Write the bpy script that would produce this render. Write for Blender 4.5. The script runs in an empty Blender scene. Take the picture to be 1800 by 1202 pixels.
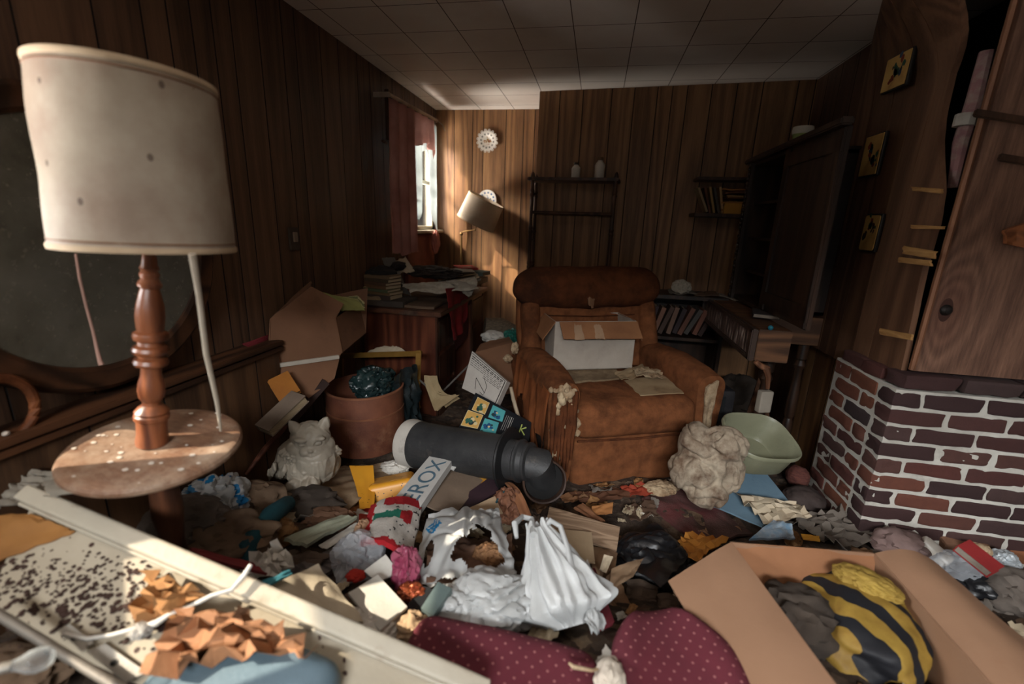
import bpy, bmesh, math, random
from mathutils import Vector as V, Matrix, noise, Euler
PI = math.pi
S = bpy.context.scene
COL = S.collection
# ---------------------------------------------------------------- camera
FPX, PITCH, YAW, ROLL = 782.0, math.radians(14.9), math.radians(-10.15), math.radians(2.1)
CAM = V((0, 0, 1.37))
_cp, _sp, _cy, _sy = math.cos(PITCH), math.sin(PITCH), math.cos(YAW), math.sin(YAW)
_f = V((_sy*_cp, _cy*_cp, -_sp)); _r = V((_cy, -_sy, 0)); _u = _r.cross(_f)
CR = _r*math.cos(ROLL) + _u*math.sin(ROLL)
CU = _u*math.cos(ROLL) - _r*math.sin(ROLL)
CF = _f
cd = bpy.data.cameras.new('camera'); cam = bpy.data.objects.new('camera', cd); COL.objects.link(cam)
cd.sensor_width = 36.0; cd.lens = FPX/1800*36.0; cd.clip_start = 0.02
m = Matrix((CR, CU, -CF)).transposed().to_4x4(); m.translation = CAM
cam.matrix_world = m
cd.dof.use_dof = True; cd.dof.focus_distance = 2.2; cd.dof.aperture_fstop = 1.25
S.camera = cam
# ---------------------------------------------------------------- light
vs = S.view_settings
S.display_settings.display_device = 'sRGB'
vs.view_transform = 'Standard'; vs.look = 'None'; vs.gamma = 1; vs.use_curve_mapping = False
vs.exposure = -0.18
w = bpy.data.worlds.new('overcast_sky'); S.world = w; w.use_nodes = True
bg = w.node_tree.nodes['Background']; bg.inputs[0].default_value = (0.80, 0.93, 0.96, 1); bg.inputs[1].default_value = 0.33
def area(name, loc, target, sx, sy, power, color):
    l = bpy.data.lights.new(name, 'AREA'); l.shape = 'RECTANGLE'; l.size = sx; l.size_y = sy
    l.energy = power; l.color = color
    o = bpy.data.objects.new(name, l); COL.objects.link(o); o.location = loc
    o.rotation_euler = (V(target)-V(loc)).to_track_quat('-Z', 'Y').to_euler()
    return o
# daylight by the far and near windows; uplights and front fill are added
area('daylight_far_window', (-3.0, 2.75, 2.75), (-1.1, 4.2, 1.5), 0.8, 0.7, 400, (1.0, 0.95, 0.86))
area('added_uplight_far_window', (-3.0, 3.2, 0.55), (-0.6, 3.7, 2.3), 2.2, 1.4, 620, (1.0, 0.94, 0.86))  # added uplight that brightens the ceiling by the far window
area('daylight_near_window', (-3.0, 0.0, 1.72), (-0.1, 1.35, 0.95), 1.4, 0.55, 205, (0.95, 0.98, 1.0))
area('added_uplight_near_window', (-2.5, -0.1, 0.45), (0.2, 1.5, 2.3), 1.2, 0.6, 470, (1.0, 0.97, 0.95))  # added uplight that lifts the nearer ceiling and upper walls
area('added_front_fill', (0.30, -4.0, 3.15), (0.20, 2.0, 0.6), 2.4, 0.8, 390, (0.97, 0.99, 1.0))  # added fill lamp, shining in through the opening made behind the camera
sl = bpy.data.lights.new('sun', 'SUN'); sl.energy = 12; sl.angle = math.radians(0.6); sl.color = (1.0, 0.88, 0.70)
so = bpy.data.objects.new('sun', sl); COL.objects.link(so); so.location = (-4, -1, 5)
so.rotation_euler = V((0.83, 0.50, -0.72)).to_track_quat('-Z', 'Y').to_euler()

# ---------------------------------------------------------------- pixel of the photograph -> point in the room
def ray(px, py):
    return CR*((px-900)/FPX) + CU*((601-py)/FPX) + CF
def W(px, py, x=None, y=None, z=None):
    d = ray(px, py)
    if x is not None: t = (x-CAM.x)/d.x
    elif y is not None: t = (y-CAM.y)/d.y
    else: t = (z-CAM.z)/d.z
    return CAM + d*t
def sstep(a, b, x):
    t = min(1, max(0, (x-a)/(b-a))); return t*t*(3-2*t)
def g(x, y):
    """height of the litter that covers the floor"""
    h = 0.05 + 0.20*sstep(1.8, 0.85, y) + 0.10*math.exp(-((x+1.25)**2+(y-1.15)**2)/.18)
    h += 0.10*math.exp(-((x+1.2)**2+(y-2.35)**2)/.12)
    h += 0.05*noise.noise(V((x*2.3, y*2.3, 3.1))) + 0.025*noise.noise(V((x*7, y*7, 1.7)))
    return max(h, 0.02)
def at(px, py, h=0.0):
    d = ray(px, py); t = 0.5
    for i in range(900):
        p = CAM + d*t
        if p.z <= g(p.x, p.y)+h: break
        t += 0.006
    return p
def dist(p): return (p-CAM).dot(CF)
def EUL(sd): return Euler((sd*1.7, sd*2.9, sd*.8)).to_matrix()
def nz(x, y=0, z=0, s=0): return noise.noise(V((x+s*7.31, y-s*3.7, z+s*1.9)))

# ---------------------------------------------------------------- mesh builder
ORG = {}
class MB:
    def __init__(s): s.v = []; s.f = []; s.m = []; s.r = []
    def add(s, v, f, mi=0, rnd=0.0):
        o = len(s.v); s.v += [V(p) for p in v]
        for i, q in enumerate(f):
            s.f.append([o+k for k in q]); s.m.append(mi[i] if isinstance(mi, list) else mi); s.r.append(rnd)
        return s
    def box(s, c, size, R=None, mi=0, rnd=0.0):
        R = R or Matrix.Identity(3); c = V(c); a, b, d = [k/2 for k in size]
        v = [c + R @ V((x*a, y*b, z*d)) for x in (-1, 1) for y in (-1, 1) for z in (-1, 1)]
        return s.add(v, [(0,1,3,2),(4,6,7,5),(0,4,5,1),(2,3,7,6),(0,2,6,4),(1,5,7,3)], mi, rnd)
    def lathe(s, prof, c, R=None, n=32, mi=0, close=False, wob=0.0, seed=0):
        R = R or Matrix.Identity(3); c = V(c); v = []; f = []
        for r, z in prof:
            for k in range(n):
                a = 2*PI*k/n; rr = r
                if wob: rr *= 1 + wob*nz(math.cos(a)*1.5, math.sin(a)*1.5, z*6, seed)
                v.append(c + R @ V((rr*math.cos(a), rr*math.sin(a), z)))
        for i in range(len(prof)-1):
            for k in range(n):
                f.append((i*n+k, i*n+(k+1) % n, (i+1)*n+(k+1) % n, (i+1)*n+k))
        if close:
            f.append(tuple(range(n-1, -1, -1))); f.append(tuple((len(prof)-1)*n+k for k in range(n)))
        return s.add(v, f, mi)
    def tube(s, pts, r, n=8, mi=0):
        pts = [V(p) for p in pts]; v = []; f = []; L = len(pts)
        up = V((0.13, 0.21, 0.97))
        for i, p in enumerate(pts):
            t = (pts[min(i+1, L-1)]-pts[max(i-1, 0)]).normalized()
            a = t.cross(up)
            if a.length < .05: a = t.cross(V((1, 0, 0)))
            a.normalize(); b = t.cross(a)
            rr = r[i] if isinstance(r, (list, tuple)) else r
            for k in range(n):
                q = 2*PI*k/n; v.append(p + a*rr*math.cos(q) + b*rr*math.sin(q))
        for i in range(L-1):
            for k in range(n): f.append((i*n+k, i*n+(k+1) % n, (i+1)*n+(k+1) % n, (i+1)*n+k))
        f.append(tuple(range(n-1, -1, -1))); f.append(tuple((L-1)*n+k for k in range(n)))
        return s.add(v, f, mi)
    def rcube(s, c, size, R=None, r=.03, n=8, bulge=0.0, amp=0.0, fq=6, seed=0, mi=0, fn=None):
        """cushion-like rounded box"""
        R = R or Matrix.Identity(3); c = V(c); h = V([k/2 for k in size]); v = []; f = []; idx = {}
        r = min(r, h.x, h.y, h.z)
        def vert(i, j, k):
            key = (i, j, k)
            if key in idx: return idx[key]
            def co(t, hh):   # denser near the edges
                q = 2*t/n-1; return math.copysign(abs(q)**.75, q)*hh
            p = V((co(i, h.x), co(j, h.y), co(k, h.z)))
            ip = V([max(-(hh-r), min(hh-r, a)) for a, hh in zip(p, h)])
            d = p-ip
            if d.length > 1e-7: p = ip + d.normalized()*r
            if bulge:
                u = [1-(a/hh)**2 for a, hh in zip(p, h)]
                p = V((p.x*(1+bulge*max(0, u[1]*u[2])), p.y*(1+bulge*max(0, u[0]*u[2])), p.z*(1+bulge*max(0, u[0]*u[1]))))
            if fn: p = V(fn(p))
            if amp: p = p + p.normalized()*amp*nz(p.x*fq, p.y*fq, p.z*fq, seed)
            idx[key] = len(v); v.append(c + R @ p); return idx[key]
        for ax in range(3):
            for side in (0, n):
                for a in range(n):
                    for b in range(n):
                        q = []
                        for da, db in ((0,0),(1,0),(1,1),(0,1)):
                            k3 = [0,0,0]; k3[ax] = side; k3[(ax+1) % 3] = a+da; k3[(ax+2) % 3] = b+db
                            q.append(vert(*k3))
                        f.append(q if side else q[::-1])
        return s.add(v, f, mi)
    def blob(s, c, rad, R=None, sub=4, amp=.35, fq=2.2, seed=0, ridged=True, fine=.3, flat=None, mi=0, fn=None):
        """crumpled lump: a sphere with creases"""
        R = R or Matrix.Identity(3); c = V(c); bm = bmesh.new()
        bmesh.ops.create_icosphere(bm, subdivisions=sub, radius=1)
        v = []
        for q in bm.verts:
            p = q.co.copy(); n0 = p*fq
            a = nz(n0.x, n0.y, n0.z, seed); b = nz(n0.x*2.3, n0.y*2.3, n0.z*2.3, seed+1); d = nz(n0.x*5, n0.y*5, n0.z*5, seed+2)
            if ridged:
                w3 = V((nz(p.x*1.3, p.y*1.3, p.z*1.3, seed+7), nz(p.y*1.3, p.z*1.3, p.x*1.3, seed+8), nz(p.z*1.3, p.x*1.3, p.y*1.3, seed+9)))
                e = EUL(seed) @ (p + w3*.55)
                f1 = nz(e.x*fq*1.3, e.y*fq*.5, e.z*fq*1.3, seed+3); f2 = nz(e.z*fq*2.4, e.x*fq*.9, e.y*fq*2.4, seed+4)
                k = a*.55 + (.5-1.6*min(.5, abs(f1)**.75*.9))*.0 - max(0, .16-abs(f1))*3.2 - max(0, .14-abs(f2))*2.4*fine*1.6 + d*fine*.12 + .22
            else: k = a + b*fine + d*fine*.4
            p = p*(1+amp*k)
            if fn: p = V(fn(p))
            if flat is not None and p.z < flat: p.z = flat + (p.z-flat)*.15
            v.append(c + R @ V((p.x*rad[0], p.y*rad[1], p.z*rad[2])))
        f = [[x.index for x in q.verts] for q in bm.faces]; bm.free()
        return s.add(v, f, mi)
    def sheet(s, C4, nu=12, nv=12, amp=0.0, fq=3.0, seed=0, th=0.002, ridged=False, cut=None, mif=None, disp=None, jag=0.0, mi=0, facet=0.0):
        """a piece of paper, card, cloth or board between four corners (u along 0-1, v along 0-3), crumpled by amp"""
        a, b, c, d = [V(p) for p in C4]
        nrm = (b-a).cross(d-a)
        if nrm.length < 1e-9: nrm = V((0, 0, 1))
        nrm.normalize()
        if nrm.z < 0 and abs(nrm.z) > .05: nrm = -nrm; 
        L = max((b-a).length, (d-a).length, 1e-3)
        top = []
        for j in range(nv+1):
            for i in range(nu+1):
                u, q = i/nu, j/nv
                if jag:
                    u += jag*nz(q*9, 2, 0, seed+5)*(1 if i in (0, nu) else 0)
                    q += jag*nz(u*9, 5, 0, seed+6)*(1 if j in (0, nv) else 0)
                p = (a*(1-u)+b*u)*(1-q) + (d*(1-u)+c*u)*q
                x, y = u*fq, q*fq
                if amp:
                    if ridged:
                        wx, wy_ = x+.8*nz(x*.7, y*.7, 3, seed+4), y+.8*nz(x*.7, y*.7, 7, seed+5); ca_, sa_ = math.cos(seed*1.3), math.sin(seed*1.3)
                        r1, r2 = wx*ca_+wy_*sa_, wy_*ca_-wx*sa_
                        k = .55*nz(x*.6, y*.6, 0, seed+2) - max(0, .2-abs(nz(r1*.9, r2*.35, 0, seed)))*3 - max(0, .16-abs(nz(r2*1.1, r1*.5, 5, seed+1)))*2.2 + .5
                    else: k = nz(x, y, 0, seed) + .4*nz(x*2.5, y*2.5, 1, seed+1)
                    p = p + nrm*amp*k
                if facet:   # hard creases: every grid knot is pushed its own way
                    kx = V((nz(i*3.7+.3, j*5.1+.7, 2, seed), nz(i*4.3+.2, j*3.9+.1, 5, seed+1), nz(i*5.3+.9, j*4.7+.4, 8, seed+2)))
                    p = p + kx*facet + nrm*facet*1.1*nz(i*.9, j*.9, 4, seed+3)
                if disp: p = p + (disp(u, q, nrm))
                top.append(p)
        def id(i, j): return j*(nu+1)+i
        keep = {}
        for j in range(nv):
            for i in range(nu):
                u, q = (i+.5)/nu, (j+.5)/nv
                if cut and cut(u, q): continue
                keep[(i, j)] = mif(u, q) if mif else mi
        N = len(top); v = top + [p - nrm*th for p in top]; f = []; ms = []
        for (i, j), mm in keep.items():
            q = (id(i, j), id(i+1, j), id(i+1, j+1), id(i, j+1))
            f.append(q); ms.append(mm); f.append(tuple(k+N for k in q[::-1])); ms.append(mm)
            for (di, dj, e0, e1) in ((0,-1,q[0],q[1]),(1,0,q[1],q[2]),(0,1,q[2],q[3]),(-1,0,q[3],q[0])):
                if (i+di, j+dj) not in keep: f.append((e1, e0, e0+N, e1+N)); ms.append(mm)
        used = sorted({k for q in f for k in q}); mp = {k: n for n, k in enumerate(used)}
        o = len(s.v); s.v += [v[k] for k in used]
        for q, mm in zip(f, ms): s.f.append([o+mp[k] for k in q]); s.m.append(mm); s.r.append(0.0)
        return s
    def build(s, name, mats, parent=None, smooth=30, origin=None, bevel=0.0, label=None):
        if not isinstance(mats, (list, tuple)): mats = [mats]
        if parent is not None: org = ORG[parent]
        elif origin is not None: org = V(origin)
        else:
            n = max(1, len(s.v)); org = V((sum(p.x for p in s.v)/n, sum(p.y for p in s.v)/n, min(p.z for p in s.v)))
        me = bpy.data.meshes.new(name)
        me.from_pydata([p-org for p in s.v], [], s.f)
        for mm in mats: me.materials.append(mm)
        me.polygons.foreach_set('material_index', s.m)
        if any(s.r):
            at_ = me.attributes.new('rnd', 'FLOAT', 'FACE'); at_.data.foreach_set('value', s.r)
        bm = bmesh.new(); bm.from_mesh(me); bmesh.ops.recalc_face_normals(bm, faces=bm.faces)
        if bevel:
            es = [e for e in bm.edges if len(e.link_faces) == 2 and e.calc_face_angle(0) > .6]
            bmesh.ops.bevel(bm, geom=es, offset=bevel, segments=2, affect='EDGES', clamp_overlap=True)
        bm.to_mesh(me); bm.free()
        if smooth:
            me.shade_smooth(); me.set_sharp_from_angle(angle=math.radians(smooth))
        o = bpy.data.objects.new(name, me); COL.objects.link(o)
        ORG[o] = org
        if parent is not None: o.parent = parent
        else: o.location = org
        if label: o['label'] = label
        return o
def tag(o, label, cat, group=None, kind=None):
    o['label'] = label; o['category'] = cat
    if group: o['group'] = group
    if kind: o['kind'] = kind
    return o
def thing(name, label, cat, loc, group=None):
    o = bpy.data.objects.new(name, None); COL.objects.link(o); o.location = V(loc); ORG[o] = V(loc)
    o.empty_display_size = .05
    return tag(o, label, cat, group)
def struct(name, mb, mat, label=None, **k):
    o = mb.build(name, mat, **k); o['kind'] = 'structure'; o['label'] = label or name.replace('_', ' '); o['category'] = name.split('_')[0]
    return o
def axes(z, x=(1, 0, 0)):
    z = V(z).normalized(); x = V(x); x = (x - z*x.dot(z)).normalized(); y = z.cross(x)
    return Matrix((x, y, z)).transposed()
def frame(x, y):
    """matrix whose columns follow x, then y made square to it, then their normal"""
    x = V(x).normalized(); z = x.cross(V(y)).normalized(); y = z.cross(x)
    return Matrix((x, y, z)).transposed()
def RZ(a): return Matrix.Rotation(a, 3, 'Z')
def dup(root, loc, rot, label=None):
    r = root.copy(); COL.objects.link(r); r.location = loc; r.rotation_euler = rot
    if label: r['label'] = label
    for ch in root.children:
        c = ch.copy(); COL.objects.link(c); c.parent = r
    return r

# ---------------------------------------------------------------- materials
def lin(c):   # colours are written as sRGB 0-255
    return tuple(((k/255)/12.92 if k/255 <= .04045 else ((k/255+.055)/1.055)**2.4) for k in c)+(1,)
def base(name):
    mt = bpy.data.materials.new(name); mt.use_nodes = True; nt = mt.node_tree
    b = nt.nodes['Principled BSDF']; b.inputs['Specular IOR Level'].default_value = .3
    return mt, nt, b
def nd(nt, t, **k):
    n = nt.nodes.new(t)
    for a, v in k.items(): setattr(n, a, v)
    return n
def noise_tex(nt, vec, scale, detail=4, rough=.6, dist=0):
    n = nd(nt, 'ShaderNodeTexNoise'); n.inputs['Scale'].default_value = scale; n.inputs['Detail'].default_value = detail
    n.inputs['Roughness'].default_value = rough; n.inputs['Distortion'].default_value = dist
    if vec: nt.links.new(vec, n.inputs['Vector'])
    return n
def ramp(nt, fac, stops, interp='LINEAR'):
    n = nd(nt, 'ShaderNodeValToRGB'); e = n.color_ramp; e.interpolation = interp
    while len(e.elements) > 1: e.elements.remove(e.elements[-1])
    e.elements[0].position = stops[0][0]; e.elements[0].color = stops[0][1]
    for p, c in stops[1:]:
        q = e.elements.new(p); q.color = c
    nt.links.new(fac, n.inputs[0]); return n
def mixc(nt, fac, a, b, mode='MIX'):
    n = nd(nt, 'ShaderNodeMix', data_type='RGBA', blend_type=mode)
    for sock, val in ((n.inputs[0], fac), (n.inputs[6], a), (n.inputs[7], b)):
        if hasattr(val, 'is_output'): nt.links.new(val, sock)
        else: sock.default_value = val
    return n.outputs[2]
def mth(nt, op, a, b=None):
    n = nd(nt, 'ShaderNodeMath', operation=op)
    for i, val in enumerate((a, b)):
        if val is None: continue
        if hasattr(val, 'is_output'): nt.links.new(val, n.inputs[i])
        else: n.inputs[i].default_value = val
    return n.outputs[0]
def coords(nt, scale=(1, 1, 1), kind='Object'):
    tc = nd(nt, 'ShaderNodeTexCoord'); mp = nd(nt, 'ShaderNodeMapping'); mp.inputs['Scale'].default_value = scale
    nt.links.new(tc.outputs[kind], mp.inputs[0]); return mp.outputs[0]
def bump(nt, b, h, strength, distance=.01):
    n = nd(nt, 'ShaderNodeBump'); n.inputs['Strength'].default_value = strength; n.inputs['Distance'].default_value = distance
    nt.links.new(h, n.inputs['Height']); nt.links.new(n.outputs[0], b.inputs['Normal'])
CACHE = {}
def MT(name, c1, c2=None, s=5, rough=.8, dirt=None, da=.45, ds=3.5, bs=60, ba=.15, metal=0, spec=.3, stretch=(1, 1, 1), transl=0, specks=None, sps=60, spw=.22, sheen=0):
    if name in CACHE: return CACHE[name]
    mt, nt, b = base(name); vec = coords(nt, stretch)
    c1 = lin(c1); c2 = lin(c2) if c2 else tuple(k*.72 for k in c1[:3])+(1,)
    n1 = noise_tex(nt, vec, s, 5); col = ramp(nt, n1.outputs[0], [(.3, c1), (.7, c2)]).outputs[0]
    if dirt:
        n2 = noise_tex(nt, vec, ds, 8, .68); k = ramp(nt, n2.outputs[0], [(da, (0,0,0,1)), (da+.22, (1,1,1,1))]).outputs[0]
        col = mixc(nt, k, col, lin(dirt))
    if specks:
        vo = nd(nt, 'ShaderNodeTexVoronoi'); vo.inputs['Scale'].default_value = sps; nt.links.new(vec, vo.inputs['Vector'])
        k = mth(nt, 'LESS_THAN', vo.outputs['Distance'], spw)
        n3 = noise_tex(nt, vec, ds*1.7, 3); k = mth(nt, 'MULTIPLY', k, mth(nt, 'GREATER_THAN', n3.outputs[0], .5))
        col = mixc(nt, k, col, lin(specks))
    nt.links.new(col, b.inputs['Base Color'])
    b.inputs['Roughness'].default_value = rough; b.inputs['Metallic'].default_value = metal
    b.inputs['Specular IOR Level'].default_value = spec
    if sheen: b.inputs['Sheen Weight'].default_value = sheen; b.inputs['Sheen Roughness'].default_value = .6
    if ba: bump(nt, b, noise_tex(nt, vec, bs, 4, .7).outputs[0], ba)
    if transl:
        tr = nd(nt, 'ShaderNodeBsdfTranslucent'); nt.links.new(col, tr.inputs[0])
        mx = nd(nt, 'ShaderNodeMixShader'); mx.inputs[0].default_value = transl
        nt.links.new(b.outputs[0], mx.inputs[1]); nt.links.new(tr.outputs[0], mx.inputs[2])
        nt.links.new(mx.outputs[0], nt.nodes['Material Output'].inputs[0])
    CACHE[name] = mt; return mt
def WOOD(name, dark, light, sc=(9, 9, .55), rings=9, rough=.55, grain=.5, spec=.3, dust=None, da=.55):
    if name in CACHE: return CACHE[name]
    mt, nt, b = base(name)
    tc = nd(nt, 'ShaderNodeTexCoord'); atr = nd(nt, 'ShaderNodeAttribute', attribute_name='rnd')
    off = nd(nt, 'ShaderNodeVectorMath', operation='MULTIPLY_ADD')
    cx = nd(nt, 'ShaderNodeCombineXYZ')
    for i in range(3): nt.links.new(atr.outputs['Fac'], cx.inputs[i])
    nt.links.new(cx.outputs[0], off.inputs[0]); off.inputs[1].default_value = (13, 17, 29); nt.links.new(tc.outputs['Object'], off.inputs[2])
    mp = nd(nt, 'ShaderNodeMapping'); mp.inputs['Scale'].default_value = sc; nt.links.new(off.outputs[0], mp.inputs[0])
    n1 = noise_tex(nt, mp.outputs[0], .55, 1.5, .45, .3)
    ring = mth(nt, 'SINE', mth(nt, 'MULTIPLY', n1.outputs[0], rings*6.28))
    ring = mth(nt, 'MULTIPLY_ADD', ring, .5)
    ring.node.inputs[2].default_value = .5
    mp2 = nd(nt, 'ShaderNodeMapping'); mp2.inputs['Scale'].default_value = tuple(k*8 for k in sc); nt.links.new(off.outputs[0], mp2.inputs[0])
    n2 = noise_tex(nt, mp2.outputs[0], 1.3, 6, .7)
    k = mth(nt, 'ADD', mth(nt, 'MULTIPLY', ring, 1-grain), mth(nt, 'MULTIPLY', n2.outputs[0], grain))
    k = mth(nt, 'ADD', k, mth(nt, 'MULTIPLY', mth(nt, 'SUBTRACT', atr.outputs['Fac'], .5), .22))
    col = ramp(nt, k, [(.18, lin(dark)), (.75, lin(light))]).outputs[0]
    if dust:
        n3 = noise_tex(nt, tc.outputs['Object'], 4, 8, .7)
        col = mixc(nt, ramp(nt, n3.outputs[0], [(da, (0,0,0,1)), (da+.2, (1,1,1,1))]).outputs[0], col, lin(dust))
    nt.links.new(col, b.inputs['Base Color']); b.inputs['Roughness'].default_value = rough; b.inputs['Specular IOR Level'].default_value = spec
    bump(nt, b, n2.outputs[0], .12); CACHE[name] = mt; return mt
def PLASTIC(name, col, rough=.3, alpha=1.0, transl=.3, tint=None):
    """thin film: plastic carrier bags and clear wrap"""
    if name in CACHE: return CACHE[name]
    mt, nt, b = base(name); vec = coords(nt)
    c = lin(col); n1 = noise_tex(nt, vec, 4, 5)
    cc = ramp(nt, n1.outputs[0], [(.35, c), (.75, lin(tint) if tint else tuple(k*.8 for k in c[:3])+(1,))]).outputs[0]
    nt.links.new(cc, b.inputs['Base Color']); b.inputs['Roughness'].default_value = rough; b.inputs['Specular IOR Level'].default_value = .5
    bump(nt, b, noise_tex(nt, vec, 28, 5, .65, .8).outputs[0], .25)
    tr = nd(nt, 'ShaderNodeBsdfTranslucent'); nt.links.new(cc, tr.inputs[0])
    mx = nd(nt, 'ShaderNodeMixShader'); mx.inputs[0].default_value = transl
    nt.links.new(b.outputs[0], mx.inputs[1]); nt.links.new(tr.outputs[0], mx.inputs[2]); out = mx.outputs[0]
    if alpha < 1:
        tp = nd(nt, 'ShaderNodeBsdfTransparent'); m2 = nd(nt, 'ShaderNodeMixShader'); m2.inputs[0].default_value = alpha
        lw = nd(nt, 'ShaderNodeLayerWeight'); lw.inputs[0].default_value = .35
        fac = mth(nt, 'ADD', mth(nt, 'MULTIPLY', lw.outputs['Facing'], 1-alpha), alpha*.6); nt.links.new(fac, m2.inputs[0])
        nt.links.new(tp.outputs[0], m2.inputs[1]); nt.links.new(out, m2.inputs[2]); out = m2.outputs[0]
    nt.links.new(out, nt.nodes['Material Output'].inputs[0]); CACHE[name] = mt; return mt
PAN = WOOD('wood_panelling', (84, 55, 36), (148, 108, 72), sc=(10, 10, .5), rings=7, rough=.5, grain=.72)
PANL = WOOD('shaded_wood_panelling', (58, 41, 31), (104, 76, 56), sc=(10, 10, .5), rings=7, rough=.5, grain=.75)  # same panelling, its colour darkened to stand for the left wall's shade
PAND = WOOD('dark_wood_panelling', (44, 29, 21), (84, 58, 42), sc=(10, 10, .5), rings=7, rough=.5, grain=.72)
GROOVE = MT('groove_black', (24, 15, 10), ba=0)
# ================================================================ the room
H = 2.35; XL = -1.55
def panel(p0, p1, z0, z1, seed, holes=(), gw=.006, gd=.005, W_=(.10, .16, .175, .21)):
    """grooved sheet panelling between two floor points, seen from its left side"""
    rn = random.Random(seed); p0 = V((p0[0], p0[1], 0)); p1 = V((p1[0], p1[1], 0)); L = (p1-p0).length; d = (p1-p0)/L
    n = V((d.y, -d.x, 0)); mb = MB(); b = [0]
    while b[-1] < L: b.append(b[-1]+rn.choice(W_))
    b[-1] = L
    b = sorted(set(b+[k for h in holes for k in h[:2]]))
    for a, c in zip(b, b[1:]):
        if c-a < .012: continue
        r = rn.random(); zr = [(z0, z1)]
        for h in holes:
            if h[0]-1e-6 <= (a+c)/2 <= h[1]+1e-6: zr = [(z0, h[2]), (h[3], z1)]
        for za, zb in zr:
            if zb-za < .01: continue
            q = [(a, -gd), (a+gw/2, 0), (c-gw/2, 0), (c, -gd)]
            v = []
            for s_, o in q:
                for zz in (za, zb):
                    p = p0 + d*s_ + n*o; v.append(V((p.x, p.y, zz)))
            mb.add(v, [(0, 2, 3, 1)], 1, r); mb.add(v, [(2, 4, 5, 3)], 0, r+.01); mb.add(v, [(4, 6, 7, 5)], 1, r)
    return mb
def wallslab(p0, p1, z0, z1, seed, th=.06, holes=(), **k):
    mb = panel(p0, p1, z0, z1, seed, holes, **k)
    # masonry behind the panelling, with the same openings
    a, b = V((p0[0], p0[1], 0)), V((p1[0], p1[1], 0)); L = (b-a).length; d = (b-a)/L; n = V((d.y, -d.x, 0))
    xs = sorted({0, L} | {q for h in holes for q in h[:2]})
    for s0, s1 in zip(xs, xs[1:]):
        zr = [(z0, z1)]
        for h in holes:
            if h[0]-1e-6 <= (s0+s1)/2 <= h[1]+1e-6: zr = [(z0, h[2]), (h[3], z1)]
        for za, zb in zr:
            if zb-za < .01: continue
            c = a + d*(s0+s1)/2 - n*(th/2+.008)
            mb.box((c.x, c.y, (za+zb)/2), (s1-s0, th, zb-za), RZ(math.atan2(d.y, d.x)), 1)
    return mb
W1 = (3.53, 4.20, 1.285, 2.12)     # far window in the left wall: y0 y1 z0 z1
W2 = (-.42, 0.73, 0.98, 2.02)      # near window in the left wall, beside the camera
# left wall runs from the far corner to the near one so that its face looks into the room
yA, yB = 4.30, -1.30
struct('wall_left', wallslab((XL, yB), (XL, yA), 0, H, 11, holes=[(W2[0]-yB, W2[1]-yB, W2[2], W2[3]), (W1[0]-yB, W1[1]-yB, W1[2], W1[3])]), [PANL, GROOVE], 'grooved panelling of the left wall, darkened in its colour for shade', smooth=0)
struct('wall_far', wallslab((XL, 4.27), (-.50, 4.27), 0, H, 5), [PAN, GROOVE], 'panelling at the back of the window alcove', smooth=0)
struct('wall_alcove', wallslab((-.52, 4.27), (-.52, 3.735), 0, H, 6), [PAN, GROOVE], 'side of the partition facing the alcove', smooth=0)
struct('wall_partition', wallslab((-.525, 3.735), (1.42, 3.55), 0, H, 8), [PAN, GROOVE], 'panelled partition behind the recliner', smooth=0)
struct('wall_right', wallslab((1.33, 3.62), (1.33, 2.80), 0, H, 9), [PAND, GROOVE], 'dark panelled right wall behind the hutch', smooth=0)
struct('wall_right_lower', wallslab((1.315, 2.90), (1.315, 2.40), 0, .80, 10), [PAN, GROOVE], 'panelling beside the brick pier, below the torn sheet', smooth=0)
PLAIN = MT('plain_plaster', (96, 84, 74), ba=.1)
struct('wall_near', MB().box((-1.25, -1.33, H/2), (.7, .06, H)).box((2.0, -1.33, H/2), (.9, .06, H)).box((.325, -1.33, 2.25), (2.45, .06, .20)), PLAIN, 'unseen wall behind the viewer with an opening added for the fill light')  # wide opening added here to let the fill light in
struct('wall_near_right', MB().box((2.43, .4, H/2), (.06, 3.5, H)), PLAIN, 'wall to the right of the viewer')
FLOOR = WOOD('floor_boards', (40, 30, 22), (80, 62, 46), sc=(6, .6, 6), dust=(74, 66, 58))
struct('floor', MB().box((.4, 1.5, -.03), (4.2, 5.8, .06)), FLOOR, 'dirty wooden floor under the litter')
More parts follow.
